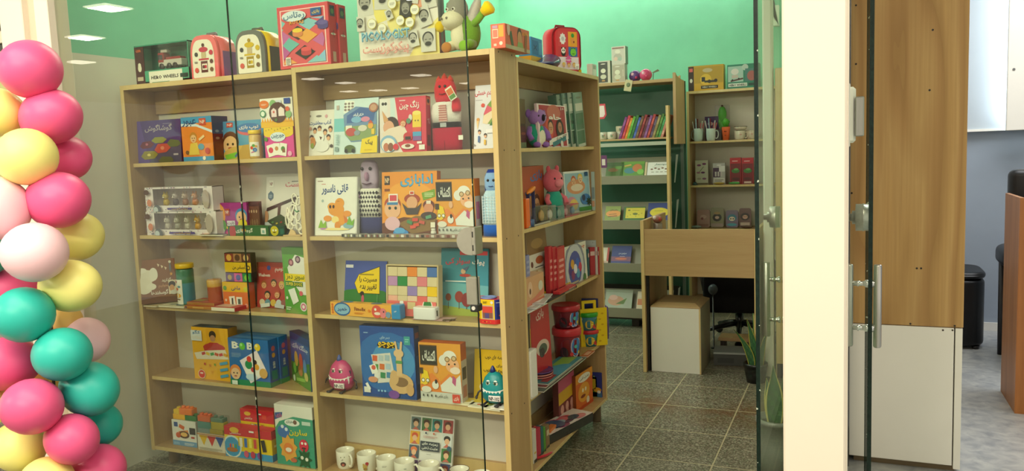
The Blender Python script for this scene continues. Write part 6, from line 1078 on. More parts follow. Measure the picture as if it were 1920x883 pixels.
# --- shelf 4 (right)
Z = ZR[3]
def monster(name, px, y, ypx_top, w, c, cd, label, hornc, txt):
    x = solve((0, y, Z), 0, px=px); h = solve((x, y, Z), 2, py=ypx_top)-Z-.02; o = empty(name, (x, y, Z), 0, label, 'pouch')
    q = MB(); prof = [(.001, .004), (w*.34, .006), (w*.47, h*.16), (w*.5, h*.34), (w*.46, h*.56), (w*.36, h*.78), (w*.2, h*.93), (.001, h*.97)]
    M0 = q.M; q.M = Matrix.Scale(.62, 4, (0, 1, 0)); q.lathe(prof, c, 28, cols=[cd, cd, cd, c, c, c, c]); q.M = M0; q.build('body', 'coloured_plastic', o)
    yf = lambda x_, z_: -.31*w*math.sqrt(max(.05, 1-(x_/(w*.5))**2))*(1.0 if z_ < h*.5 else .86)
    q = MB(); q.tube([(w*.47*math.sin(a), -.62*w*.47*math.cos(a), h*.44-.006*math.cos(a*2)) for a in [(-1.3+2.6*i/12) for i in range(13)]], .0028, '#f0ece8', 6)
    for i in range(6):
        xx = -w*.3+w*.12*i; yy = yf(xx, h*.4)-.002
        q.face([q.vert(p) for p in ((xx-.006, yy, h*.435), (xx+.006, yy, h*.435), (xx, yy-.001, h*.36))], '#f4f0ea')
    q.build('zip_teeth', 'printed_card', o)
    for s in (-1, 1):
        q = MB(); q.ell((s*w*.14, -.235*w, h*.66), (.0105, .004, .0115), '#f4f2ea', 12, 8); q.ell((s*w*.14-.001, -.235*w-.0038, h*.655), (.0055, .002, .006), '#33432c', 10, 6); q.box((s*w*.14-.012, -.235*w-.0052, h*.69), (s*w*.14+.012, -.235*w-.001, h*.71), cd, .001); q.build('eye', 'coloured_plastic', o)
    q = MB(); paint(q, [T(txt, 0, 0, 1, 1, '#2a2028', .05)], .045, .02, lambda u, v, e: (-.01+u*.045, -.33*w-e, h*.15+v*.017)); q.box((-.013, -.332*w, h*.13), (.038, -.33*w+.01, h*.15+.02), '#ece4e4', .002); q.build('badge', 'printed_card', o)
    q = MB(); q.lathe([(.012, 0), (.010, .014), (.004, .026), (.001, .028)], hornc, 12, 0, (-.006, 0, h*.93)); q.build('tuft', 'coloured_plastic', o)
    for s in (-1, 1):
        q = MB(); q.tube([(s*w*.44, 0, h*.4), (s*w*.62, -.005, h*.3), (s*w*.66, -.012, h*.18)], .004, '#2c2830', 8); q.ell((s*w*.67, -.014, h*.15), (.006, .006, .008), '#2c2830', 8, 6); q.build('arm', 'coloured_plastic', o)
        q = MB(); q.tube([(s*w*.2, -.01, .012), (s*w*.26, -.03, .006), (s*w*.24, -.052, .006)], .0045, '#2c2830', 8); q.ell((s*w*.26, -.056, .006), (.011, .008, .005), '#2c2830', 8, 6); q.build('leg', 'coloured_plastic', o)
    return o
m1 = monster('monster_pouch', 642, .075, 664, .128, '#cc4880', '#b03a70', 'pink zip pouch with a grumpy toothy face on the fourth right shelf', '#4a5aa0', 'NP-102')
q = MB(); q.ell((.036, -.02, .052), (.02, .006, .028), '#dcd8d8', 14, 8); q.tube([(.036, -.02, .08), (.02, -.012, .10)], .002, '#c8c4c4', 6); tg = q.build('hang_tag', 'printed_card', m1)
q = MB(); q.prism([(.03, .08), (.055, .095), (.058, .07), (.046, .068)], -.012, -.008, '#2a2a50'); q.build('ear', 'coloured_plastic', m1)
PZ = [E(.5, .5, .6, .5, '#2c6cb8'), E(.6, .5, .4, .36, '#4a94d0'), R(0, 0, 1, .04, '#1c4a90'), T('دوره‌ای'.replace('‌', ''), .38, .82, .56, .87, '#a8c8e4', .02), E(.5, .74, .18, .055, '#2a2418'), T('جوجو', .34, .70, .66, .79, '#f0c41c', .06), R(.82, .76, .93, .88, '#3fa0a0'), LINES(.84, .8, .91, .86, 2, '#8ad0d0'), LINES(.08, .9, .18, .93, 1, '#8ab0e0'), G([(.2, .6), (.56, .64), (.64, .24), (.3, .2)], '#dcdad4'), [[RR(.27+.115*i+.01*j, .55-.12*j+.008*i, .09, .095, -4, c) for i, c in enumerate(row)] for j, row in enumerate((('#d8603c', '#b8c8d0', '#a8c0d0'), ('#5a9a54', '#d8743c', '#b0c8d8'), ('#e8e8e4', '#3a8a5c', '#4a8ab8')))], RR(.24, .4, .12, .15, 20, '#f0f0ea'), E(.24, .42, .04, .04, '#d8604c'), E(.22, .25, .09, .05, '#d89a78'), R(.04, .06, .16, .14, '#e8e4dc'), RR(.12, .15, .12, .05, 120, '#f0f0ec'),
      E(.74, .22, .22, .17, '#d8b07c'), E(.74, .24, .13, .08, '#8a6a4a'), E(.62, .3, .08, .12, '#d8b07c'), RR(.72, .48, .1, .36, 0, '#e0bc8c'), E(.72, .64, .09, .07, '#e4be92'), RR(.68, .74, .035, .16, 10, '#e4be92'), RR(.77, .74, .035, .16, -8, '#e4be92'), RR(.72, .52, .12, .05, 0, '#5a9a5c'), E(.9, .14, .07, .1, '#cfa470'), E(.6, .06, .1, .07, '#7a4aa4'), [RR(.32+.06*i, .1, .035, .03, 0, '#8ac0e8') for i in range(3)]]
carton('game_box', 'large blue game box with a coiled hand-snake on the fourth right shelf', 'game box', A(681, 782, .03, 610, Z, yr=.04), .045, '#1f4fa0', PZ, right=[R(0, 0, 1, 1, '#173a78'), R(.2, .84, .9, .92, '#8a4a4a'), R(.2, .2, .8, .6, '#2f5a9c')], top=[R(0, 0, 1, 1, '#1a3c70')], side='#17386e')
carton('game_box', 'orange science game box with a professor and blackboard on the fourth right shelf', 'game box', A(790, 868, .035, 641, Z, yr=.04), .05, '#e8833c', EKT(1)+[R(.78, .03, .96, .17, '#d84a3c'), T('بازی', .81, .06, .93, .14, '#f4e4dc', .02)], right=[R(0, 0, 1, 1, '#c8bfb4'), R(0, .72, 1, 1, '#c8602c'), R(.15, .4, .85, .6, '#3a3a38'), R(.15, .1, .85, .3, '#b87a6c')], top=[R(0, 0, 1, 1, '#d0662c')], side='#c8bfb4')
carton('storybook', 'yellow story book with children faces near the teal pouch, fourth right shelf', 'book', A(888, 948, .12, 656, Z), .010, '#e0b818', [T('قصه‌های خوب'.replace('‌', ' '), .34, .8, .9, .9, '#4a3c10', .02), T('برای', .7, .66, .88, .73, '#4a3c10', .02), T('بچه های خوب', .3, .54, .9, .64, '#4a3c10', .02), C(.18, .84, .04, '#c89c10'), E(.6, .26, .42, .2, '#ece4d4'), [FACE(x, y, .1, '#e8b080', h) for x, y, h in ((.56, .42, '#2a1c14'), (.44, .28, '#6a3a1c'), (.66, .24, '#3a2418'), (.84, .34, '#2a2018'), (.5, .12, '#8a4a20'))]], side='#c09c14', tilt=8)
for i, (a_, b_, y_, zz, c, ops, lb) in enumerate(((853, 885, .035, 0, '#eee8c8', [E(.5, .5, .2, .2, '#d8c05c'), R(0, .7, 1, 1, '#e8d04c')], 'cream and yellow booklet lying at the left of the fanned booklets by the teal pouch'), (876, 912, .02, .0, '#f0ead8', [R(0, .6, 1, 1, '#e8cc3c'), E(.5, .3, .12, .1, '#d86a4c'), R(.1, .1, .5, .2, '#c8c4b4')], 'white and yellow booklet in the middle of the fanned booklets by the teal pouch'), (903, 938, .008, .0, '#e8ecd0', [R(0, .5, 1, 1, '#8ab83c'), E(.7, .5, .2, .2, '#d8d4c0')], 'pale booklet with a green top under the teal pouch'), (918, 947, .002, .008, '#eceae4', [RR(.4, .4, .3, .16, 0, '#4a2c50'), E(.44, .46, .1, .1, '#5a3860')], 'small white card with a dark purple mark in front of the teal pouch'))):
    p_ = A(a_, b_, y_, None, Z+zz, h=.01); flatbook('booklet', lb, 'booklet', (p_[0], p_[1], .008, p_[3]-.05), .0075, .075, c, ops)
m2 = monster('monster_pouch', 952, .055, 694, .115, '#1f8f94', '#187a80', 'teal zip pouch with a toothy face partly hidden by the right side board', '#24347a', 'NP-102')
m2.location.z += .0165; m2.location.x = -TP-.062
# --- bottom shelf (right): book of faces and mugs
Z = ZR[4]
FB = [R(0, 0, 1, 1, '#e6e4e2')]
for i, (x, y, bg, hr) in enumerate(((.13, .86, '#6a7f84', '#2a1c18'), (.38, .86, '#4a7a4c', '#4a2a1c'), (.62, .86, '#2f8a8a', '#3a2a20'), (.87, .86, '#a83c40', '#5a2420'), (.13, .62, '#e8b03c', '#d85c3c'), (.87, .62, '#d8dce0', '#2a2420'), (.13, .38, '#4a5a6c', '#e07a4c'), (.87, .38, '#3a7a44', '#5a3420'), (.13, .13, '#5a3c6c', '#2a2028'), (.38, .13, '#8a5a84', '#6a3a2a'), (.62, .13, '#c8602c', '#2a2420'), (.87, .13, '#3a4a7c', '#7a2c30'))):
    FB += [R(x-.11, y-.11, x+.11, y+.11, bg), E(x, y+.035, .075, .06, hr), E(x, y-.01, .055, .058, '#e8b898'), G([(x-.08, y-.11), (x, y-.05), (x+.08, y-.11)], '#c86a5c')]
FB += [R(.28, .42, .72, .58, '#3c4450'), T('زمزمه های', .32, .51, .68, .565, '#e8e8e4', .03), T('مثبت ذهنی', .32, .435, .68, .495, '#e8e8e4', .03), LINES(.34, .64, .66, .68, 2, '#c89a98'), C(.4, .72, .02, '#2c3c5c'), C(.58, .72, .02, '#d8603c'), C(.94, .5, .05, '#2f5a74'), LINES(.44, .36, .56, .38, 1, '#a8a8a4')]
carton('storybook', 'white book bordered with portrait squares behind the mugs on the bottom shelf', 'book', A(764, 846, .105, 782, Z), .012, '#e6e4e2', FB, side='#c8c4bc', tilt=13)
def mug(px, y, r, h, hand, deco, label, dz=0, Zs=None, side='A', grp='white printed mugs on the bottom shelf', rim=None, hl=True, col='#efe9dc', xx=None):
    zz = Z if Zs is None else Zs
    x = solve((0, y, zz+h*.5), 0, px=px) if xx is None else xx
    o = empty('mug', (x, y, zz), 0, label, 'mug', grp)
    q = MB(); q.lathe([(r*.80, 0), (r*.86, .003), (r*.97, h*.25), (r, h*.6), (r, h-.001), (r*.985, h), (r*.94, h-.001), (r*.92, h*.5), (r*.80, .008), (.001, .007)], col, 32, caps=(True, False))
    if rim: q.tube([(r*math.cos(a), r*math.sin(a), h) for a in [2*PI*i/28 for i in range(28)]], .0016, rim, 6, closed=True)
    def fr(u, v, e): a = -PI/2+.42-(.5-u)*1.5; return ((r+.0004+e)*math.cos(a), (r+.0004+e)*math.sin(a), h*(.12+.8*v))
    paint(q, deco, r*1.5, h*.8, fr); q.build('body', 'glazed_ceramic', o)
    if hl:
        q = MB(); a = hand; c_, s_ = math.cos(a), math.sin(a)
        q.tube([((r*.95+dx_)*c_, (r*.95+dx_)*s_, zh) for dx_, zh in ((0, h*.80), (r*.30, h*.84), (r*.55, h*.70), (r*.60, h*.48), (r*.45, h*.26), (r*.2, h*.18), (0, h*.2))], [.0055, .005, .005, .005, .005, .0055, .006], col, 10); q.build('handle', 'glazed_ceramic', o)
    return o
H_ = .088
mug(648, .075, .041, H_*.92, -.5, [E(.44, .28, .2, .17, '#5a3a34'), E(.44, .24, .1, .08, '#c86a5c'), C(.3, .76, .03, '#2a2422'), C(.56, .78, .03, '#2a2422'), C(.42, .6, .05, '#b8a8a0'), C(.34, .56, .03, '#a89890')], 'white mug with a shouting face, leftmost on the bottom shelf')
mug(688, .055, .042, H_, .25, [E(.62, .62, .12, .11, '#b03038'), G([(.5, .6), (.74, .6), (.62, .4)], '#b03038'), E(.48, .42, .16, .16, '#c8a458'), C(.4, .56, .08, '#c8a458'), E(.5, .28, .14, .1, '#a88040')], 'white mug with a bear hugging a red heart, second from the left')
mug(725, .038, .042, H_, .25, [E(.34, .34, .14, .12, '#9a8a78'), E(.58, .32, .15, .12, '#a8763c'), E(.46, .22, .22, .06, '#8a9a6c'), LINES(.3, .68, .62, .8, 2, '#a8a49a')], 'white mug with small brown animals, third from the left')
mug(759, .020, .043, H_*1.06, .12, [E(.2, .4, .1, .12, '#2f64a4'), E(.14, .2, .12, .1, '#3a78b8'), E(.24, .66, .08, .06, '#3a5a34'), E(.36, .3, .08, .07, '#4a7ab4'), LINES(.54, .5, .86, .62, 2, '#4a4a46'), E(.8, .3, .06, .06, '#6a9a5c'), E(.62, .82, .1, .02, '#8a9a8c')], 'white mug with blue flowers and green leaves, fourth from the left')
mug(805, .036, .044, H_, .05, [E(.56, .5, .18, .05, '#4a3c34'), R(.2, .46, .9, .5, '#8a7a70'), C(.4, .4, .05, '#a84c44'), C(.72, .38, .05, '#4a4440'), E(.56, .3, .3, .05, '#5a4a40')], 'white mug with a dark line drawing in front of the book of faces')
mug(862, .03, .041, H_*.96, -.1, [R(.1, .5, .9, .53, '#a87a70')], 'white mug with a thin dark rim, right of the book of faces', rim='#6a4a40')
mug(903, .03, .041, H_*.9, .1, [E(.7, .7, .1, .14, '#6a5a54')], 'white mug with a small mark, second from the right end')
mug(950, .035, .041, H_*.9, -.3, [R(.2, .3, .8, .5, '#b8a89c')], 'white mug at the right end, its lower part cut by the frame', xx=-TP-.048)
# ================================================================== goods: aisle bookcase
def B(pl, pr, x, yt, z, xr=None, h=None): return place('B', pl, pr, x, yt, z, xr, h)
def Bc(px, x, z): return solve((-x, 0, z), 1, px=px)
Z = ZB[0]
carton('storybook', 'narrow dark book edge at the near end of the top aisle shelf', 'book', B(977, 987, .10, 185, Z), .03, '#4a3c30', [R(0, .5, 1, 1, '#6a5a3c'), R(0, .1, 1, .45, '#5a2c34'), E(.5, .3, .4, .1, '#8a4a3c'), R(0, 0, 1, .12, '#7a8a6c')], side='#3a2c24')
yk = Bc(1010, .075, Z); kz = solve((-.075, yk, Z), 2, py=202)-Z
ko = empty('plush_koala', (-.085, yk, Z), PI/2-.5, 'purple koala plush in a green bib on the top aisle shelf', 'plush toy')
q = MB(); q.ell((0, .0, kz*.33), (.045, .035, kz*.33), '#2f9c7c', 16, 10); q.ell((.008, -.022, kz*.26), (.026, .018, kz*.22), '#e6e2c4', 12, 8); q.build('body', 'plush_fabric', ko)
q = MB(); q.ell((.004, -.006, kz*.76), (.044, .04, kz*.22), '#a880c0', 16, 10); q.build('head', 'plush_fabric', ko)
q = MB(); q.ell((.006, -.048, kz*.74), (.009, .008, .016), '#2c2430', 10, 6); q.build('nose', 'plush_fabric', ko)
for s in (-1, 1):
    q = MB(); q.ell((.004+s*.042, .004, kz*.86), (.015, .01, .02), '#8a62a8', 12, 8); q.build('ear', 'plush_fabric', ko)
    q = MB(); q.ell((.004+s*.018, -.040, kz*.79), (.005, .003, .005), '#2a2028', 8, 5); q.build('eye', 'coloured_plastic', ko)
    q = MB(); q.tube([(s*.035, -.0, kz*.5), (s*.055, -.015, kz*.35), (s*.05, -.03, kz*.2)], [.014, .013, .013], '#9468b4', 8); q.build('arm', 'plush_fabric', ko)
    q = MB(); q.ell((s*.026, -.035, .014), (.016, .02, .014), '#9468b4', 10, 6); q.build('leg', 'plush_fabric', ko)
RB = [R(0, 0, 1, 1, '#f0dcdc'), R(.05, .03, .95, .97, '#b02c3c'), E(.55, .82, .24, .1, '#c86a5c'), T('جام', .34, .58, .8, .78, '#f0ece8', .05), C(.35, .42, .14, '#d84838'), FACE(.4, .46, .09, '#d89a78', '#3a1c1c'), C(.72, .42, .14, '#2a1c20'), FACE(.72, .48, .08, '#c0806c', '#1c1214'), G([(.3, .18), (1, .36), (1, .2), (.3, .04)], '#ece4e0'), T('جام جهانی', .46, .14, .94, .28, '#5a2430', .03, 12), RR(.66, .14, .5, .06, 10, '#2f7a8a'), C(.74, .07, .05, '#e8dcd8'), T('1+1', .78, .88, .94, .95, '#f0d8d8', .03)]
carton('game_box', 'red game box with white script beside the purple koala on the top aisle shelf', 'game box', B(1013, 1066, .055, 193, Z, xr=.045), .014, '#f0dcdc', RB, side='#e0c8c8', tilt=3)
for i, (a, b, yt, c1, c2) in enumerate(((1052, 1063, 176, '#8a9a8c', '#5a7a6c'), (1062, 1074, 173, '#6f8a80', '#2f5a5c'), (1073, 1084, 172, '#a8b0a4', '#30503c'), (1083, 1100, 171, '#7f9a8c', '#2f6a4c'))):
    p_ = B(a, b, .075-.010*i, yt, Z)
    o = carton('wrapped_book', ('first', 'second', 'third', 'thickest')[i]+' clear-wrapped green volume '+('from the red game box', 'in the leaning row', 'in the leaning row', 'at the far end of the row')[i], 'book', (p_[0], p_[1]*.96, p_[2], p_[3]), .045, c1, [R(.1, .02, .9, .3, c2), R(.1, .32, .9, .62, '#3a6a50'), E(.5, .46, .4, .1, c2), R(.1, .66, .9, .8, '#d8d8cc'), R(.1, .82, .9, .97, c1), E(.5, .9, .3, .04, '#6a7a6c'), R(.1, 0, .9, .06, '#c8ccc0')], side='#5c7a68', group='clear-wrapped volumes on the top aisle shelf', mat='gloss_print')
    o.rotation_euler = (-math.radians(2), math.radians(-5), p_[3])
# --- shelf 2
Z = ZB[1]
carton('game_box', 'orange and blue game box at the near end of the second aisle shelf', 'game box', B(982, 1022, .13, 313, Z), .04, '#a8542c', [R(0, .55, 1, 1, '#b8583c'), T('بازی', .36, .72, .92, .92, '#3f80c0', .05), E(.4, .34, .26, .22, '#c8843c'), FACE(.62, .3, .14, '#d8a078', '#5a2c1c'), E(.3, .52, .2, .05, '#2c3c84'), R(0, 0, 1, .1, '#3a2a24')], side='#8a4424')
y0 = Bc(984, .045, Z); y1 = Bc(991, .045, Z); ht = solve((-.045, y0, Z), 2, py=373)-Z
q = MB(); q.box((-.055, y0, 0), (-.035, y1, ht), '#e86a24', .002); t_ = q.build('orange_box', 'coloured_plastic'); t_.location = (0, 0, Z); tag(t_, 'narrow bright orange box at the near end of the second aisle shelf', 'toy box')
yc = Bc(998, .06, Z); q = MB(); q.M = Matrix.Translation((-.06, yc, Z+ht+.03))@Matrix.Rotation(.25, 4, 'X'); q.ell((0, 0, 0), (.012, .05, .011), '#ee8a2c', 14, 8); q.M = Matrix.Identity(4); q.box((-.068, yc-.04, Z+.0), (-.052, yc-.034, Z+ht+.02), '#3a3a60', .001); q.box((-.068, yc+.02, Z+.0), (-.052, yc+.026, Z+ht+.03), '#3a3a60', .001)
q.build('orange_toy', 'coloured_plastic'); tag(bpy.data.objects['orange_toy'], 'long orange toy held up above the orange box', 'toy')
def glass_cup(px, x, yt, r, label, fillc):
    y = Bc(px, x, Z); h = solve((-x, y, Z), 2, py=yt)-Z; o = empty('clear_cup', (-x, y, Z), 0, label, 'cup')
    q = MB(); q.lathe([(r*.8, 0), (r*.9, h*.5), (r, h)], '#fff', 20, caps=(True, False)); q.build('cup', 'clear_plastic', o)
    q = MB(); q.lathe([(r*.7, .003), (r*.8, h*.4), (.001, h*.42)], fillc, 16); q.build('filling', 'coloured_plastic', o)
glass_cup(996, .04, 390, .02, 'small clear cup with blue beads at the near end of the second aisle shelf', '#4a6a9c')
yp = Bc(1041, .085, Z); pgz = solve((-.085, yp, Z), 2, py=312)-Z
pg = empty('plush_puppet', (-.09, yp, Z), PI/2-.55, 'pink plush animal puppet in a teal dress on the second aisle shelf', 'plush toy')
q = MB(); slab(q, [(.055, 0), (.052, pgz*.2), (.042, pgz*.42), (.024, pgz*.52)], -.032, .032, '#2f9c86'); q.build('dress', 'plush_fabric', pg)
q = MB(); q.ell((0, 0, pgz*.72), (.052, .046, pgz*.23), '#e0707e', 18, 12); q.ell((.0, -.046, pgz*.68), (.024, .02, .02), '#e88a94', 12, 8); q.build('head', 'plush_fabric', pg)
for s in (-1, 1):
    q = MB(); q.ell((s*.026, 0, pgz*.95), (.012, .008, .018), '#d8606e', 10, 6); q.build('ear', 'plush_fabric', pg)
    q = MB(); q.ell((s*.02, -.041, pgz*.77), (.0055, .003, .0055), '#2a2024', 8, 5); q.build('eye', 'coloured_plastic', pg)
    q = MB(); q.tube([(s*.035, -.005, pgz*.45), (s*.055, -.02, pgz*.38), (s*.052, -.032, pgz*.28)], [.012, .012, .014], '#e0707e', 8); q.build('arm', 'plush_fabric', pg)
BG = [R(0, 0, 1, 1, '#e8ecea'), R(.03, .05, .97, .95, '#9cc0d0'), E(.45, .62, .36, .16, '#d8956c'), E(.48, .6, .24, .08, '#e8d4c0'), FACE(.36, .76, .09, '#e8b890', '#c8603c'), FACE(.62, .8, .09, '#f0c8a0', '#e8c84c'), E(.22, .24, .2, .14, '#d890a8'), E(.3, .2, .16, .12, '#e8c86c'), E(.78, .3, .2, .12, '#3f7ab8'), C(.7, .34, .07, '#2c3c5c'), R(.5, .02, 1, .12, '#3f8a3c'), STAR(.9, .24, .13, '#1f3a24', 8, .5), R(.8, .86, .92, .96, '#2c5a84')]
carton('game_box', 'white and pale blue game box behind the pink puppet on the second aisle shelf', 'game box', B(1062, 1109, .11, 322, Z, xr=.06), .02, '#e8ecea', BG, side='#c8d0cc', tilt=3)
carton('game_box', 'pale box edge right behind the pale blue game box, by the far end board', 'game box', B(1110, 1116, .07, 322, Z), .05, '#b8c8c0', [R(.1, .3, .9, .6, '#8a9a9c'), R(.1, .1, .9, .25, '#d8a080')], side='#98a8a4')
for i, (a, b, fc, bs, lb) in enumerate(((1014, 1028, '#d8b070', '#8a8a78', 'clear egg box with a tan egg, first of the small row'), (1030, 1043, '#eeece4', '#8a8f88', 'clear egg box with a white egg, second of the small row'), (1046, 1059, '#7aa89c', '#7a8f88', 'clear egg box with a pale green egg, third of the small row'), (1061, 1070, '#e8a0a8', '#c8606c', 'pink-edged clear box with a pink egg, fourth of the small row'), (1071, 1086, '#7aa8d8', '#d8566c', 'pink-edged clear box with a blue figure, last of the small row'))):
    org, w, h, rz = B(a, b, .05-.0015*i, 387 if i < 3 else 384, Z); o = empty('egg_box', org, rz, lb, 'toy box', 'small clear egg boxes on the second aisle shelf')
    q = MB(); q.box((-w/2, 0, 0), (w/2, .035, .004), bs); q.box((-w/2, .033, 0), (w/2, .035, h), bs); q.box((-w/2, 0, h-.003), (w/2, .035, h), bs); q.build('tray', 'printed_card', o)
    q = MB(); q.ell((0, .016, .005+h*.36), (min(w*.42, .016), .014, h*.34), fc, 14, 10); q.build('egg', 'coloured_plastic', o)
    q = MB(); q.box((-w/2, -.0005, .003), (w/2, .0, h-.003), '#fff'); q.box((w/2-.0005, 0, .003), (w/2, .033, h-.003), '#fff'); q.build('clear_window', 'clear_plastic', o)
p_ = B(992, 1032, .035, None, Z, h=.01); carton('sticker_strip', 'black and white printed packs lying at the edge of the second aisle shelf', 'pack', (p_[0], p_[1], .008, p_[3]), .05, '#b8b4a8', [], top=[RR(.05+.1*i, .5, .06, .5, 25, '#2a2a2a') for i in range(10)], side='#8a867c')
# --- shelf 3
Z = ZB[2]
nbp = B(986, 996, .05, 481, Z); nb_ = carton('notebook', 'blue spiral notebook standing at the near end of the third aisle shelf', 'notebook', nbp, .02, '#8a90c0', [R(0, 0, .3, 1, '#5a5e98'), LINES(.35, .05, .95, .95, 9, '#a8acd0')], side='#6a6ea8')
for i in range(9):
    q = MB(); zz = nbp[2]*(.08+.1*i); q.tube([(-nbp[1]*.5+.004*math.cos(a), -.001+.004*math.sin(a), zz) for a in [2*PI*k/8 for k in range(8)]], .001, '#d8d8dc', 5, closed=True); q.build('spiral_ring', 'painted_metal', nb_)
carton('picture_card_box', 'tall card box with a brown picture and green leaves on the third aisle shelf', 'game box', B(998, 1034, .085, 432, Z, xr=.08), .012, '#c8b498', [R(0, .62, 1, 1, '#8a6a44'), E(.5, .78, .3, .1, '#a88450'), R(.02, .42, 1, .64, '#dcd4c8'), E(.55, .54, .2, .08, '#b8603c'), C(.16, .5, .06, '#6a3a34'), LINES(.3, .44, .8, .47, 1, '#4a4440'), R(0, 0, 1, .4, '#b08a4c'), G([(.0, .02), (.1, .24), (.3, .12), (.4, .26), (.6, .1), (.8, .24), (.9, .02)], '#4f7a34'), R(.4, .28, .8, .4, '#d8c8a8')], side='#a89070', tilt=4)
for i, (a, b) in enumerate(((1032, 1038), (1039, 1046), (1047, 1061))):
    carton('red_book', ('first and thinnest', 'second', 'third and widest')[i]+' of three red books before the round-puzzle book', 'book', B(a, b, .05-.006*i, 463+i, Z), .022, '#c0343c', [R(.1, .04, .9, .96, ('#c83a40', '#b82c38', '#c84848')[i]), LINES(.2, .3, .8, .8, 4, '#e8a09c'), R(.1, .04, .9, .12, '#8a1c28')], side='#a82c34', group='three red books on the third aisle shelf')
RPZ = [R(0, 0, 1, 1, '#e2dfd4'), T('چرخونک', .35, .83, .95, .95, '#c84a34', .05), LINES(.5, .74, .94, .8, 1, '#4a8a4c'), C(.08, .9, .05, '#c8503c'), C(.5, .38, .42, '#8a8ea4'), C(.5, .38, .36, '#c8ccd4'), C(.5, .38, .26, '#4a58a8'), [C(.5+.2*math.cos(i*1.05), .38+.16*math.sin(i*1.05), .07, c) for i, c in enumerate(('#c83c5c', '#3a6ac8', '#d8a03c', '#4a3c8a', '#8a3c6c', '#5aa0c8'))], C(.5, .38, .07, '#e8e4f0'), C(.86, .07, .06, '#4a7a4c'), R(.1, .02, .6, .07, '#b8a890')]
carton('storybook', 'white book with a big round blue puzzle on the third aisle shelf', 'book', B(1056, 1102, .055, 467, Z, xr=.045), .012, '#e2dfd4', RPZ, side='#c8c8be', tilt=2)
for i, (a, b, yt, c, lb) in enumerate(((1103, 1106, 468, '#2f6a74', 'thin teal book beside the round-puzzle book'), (1107, 1117, 464, '#a83038', 'dark red book near the far end of the third aisle shelf'), (1118, 1121, 463, '#e0d4cc', 'thin white book near the far end of the third aisle shelf'), (1122, 1124, 463, '#b8383c', 'thin red book at the far end of the third aisle shelf'))):
    carton('storybook', lb, 'book', B(a, b, .06, yt, Z), .02, c, [R(.1, .05, .9, .95, c), R(.1, .7, .9, .85, '#d8b8b0' if i != 2 else '#c89a90')], side=c)
carton('grey_organiser', 'grey plastic organiser standing behind the books of the third aisle shelf', 'organiser', B(1079, 1119, .185, 450, Z), .004, '#b0b6b4', [R(.03, .85, .97, .98, '#bcc2c0'), C(.86, .93, .02, '#7a8080')], side='#98a09c', mat='coloured_plastic')
carton('tissue_box', 'peach printed box at the near front of the third aisle shelf', 'box', B(986, 1021, .035, 524, Z), .06, '#d8a47c', [R(0, 0, 1, .2, '#c86a4c'), G([(0, .2), (.5, .3), (1, .5), (1, .3), (0, .05)], '#d8806c'), E(.25, .6, .12, .16, '#e8c0a0'), E(.25, .54, .04, .06, '#5a3a30'), E(.8, .6, .12, .1, '#d8d0c0')], top=[R(0, 0, 1, 1, '#e0b08c')], side='#c8946c')
for i, (a, b, x_, dz_, c) in enumerate(((992, 1026, .0, 0, '#d8d8d4'), (1000, 1040, .004, .006, '#e4e4e0'), (1010, 1046, .008, .012, '#d0d2d0'))):
    p_ = B(a, b, x_, None, Z+dz_, h=.01); carton('paper_pad', ('bottom', 'middle', 'top')[i]+' pad of the white papers lying under the peach box', 'paper pad', (p_[0], p_[1], .0055, p_[3]+.1*i), .12 if i else .14, c, [], top=[R(.1, .2, .9, .8, '#e8e8e6')], side='#b8b8b4')
for i, (a, b, x_, dz_, c, t1) in enumerate(((1028, 1082, .006, 0, '#2a2420', '#3a3430'), (1032, 1070, .05, .011, '#d8a82c', '#e0b840'), (1050, 1080, .0, .0115, '#b82c30', '#c83c3c'))):
    p_ = B(a, b, x_, None, Z+dz_, h=.01); carton('flat_game_box', ('black flat box at the bottom of the small pile on the third aisle shelf', 'yellow flat box on the small pile of the third aisle shelf', 'red flat box at the front of the small pile on the third aisle shelf')[i], 'game box', (p_[0], p_[1], .0105, p_[3]), .085 if i == 0 else .035, c, [R(.06, .2, .5, .8, t1), LINES(.55, .2, .95, .8, 2, '#d8c8b8')], top=[R(0, 0, 1, 1, t1), R(.2, .2, .7, .7, c)], side=c)
# --- shelf 4
Z = ZB[3]
carton('clear_sleeve', 'red sleeved picture puzzle standing on the fourth aisle shelf', 'game box', B(1002, 1037, .08, 575, Z, xr=.06), .014, '#b02c30', [R(.02, .02, .98, .98, '#b8282e'), T('بازی', .3, .78, .7, .92, '#e8c8c0', .04), E(.55, .42, .34, .2, '#d8c0b0'), E(.56, .4, .22, .14, '#4a5a4c'), E(.5, .36, .14, .12, '#3a3434'), R(.04, .04, .96, .12, '#9a2026')], side='#8a9088', tilt=2, mat='gloss_print')
carton('storybook', 'yellow and grey book edge behind the red sleeved puzzle', 'book', B(997, 1001, .09, 590, Z), .02, '#8a8a6c', [R(0, .4, 1, .8, '#c8a02c'), R(0, 0, 1, .4, '#7a3a2c')], side='#6a6a5c')
def tub(px, x, zb, ytop, r, body, lid, pic, label):
    y = Bc(px, x, zb); h = solve((-x, y, zb), 2, py=ytop)-zb; o = empty('dough_tub', (-x, y, zb), 0, label, 'tub', 'tubs of modelling dough on the fourth aisle shelf')
    q = MB(); q.lathe([(r*.84, 0), (r*.95, h*.72), (r*.97, h*.76)], body, 28, caps=(True, False))
    def fr(u, v, e): a = (u-.5)*2.4-.75; rr = r*(.845+.105*v)+.0006+e; return (rr*math.cos(a), rr*math.sin(a), h*(.06+.64*v))
    paint(q, pic, r*2.2, h*.64, fr); q.build('body', 'gloss_print', o)
    q = MB(); q.lathe([(r*1.0, h*.76), (r*1.04, h*.78), (r*1.04, h*.93), (r*.98, h), (r*.9, h*.985), (.001, h*.985)], lid, 28); q.build('lid', 'coloured_plastic', o)
    return zb+h
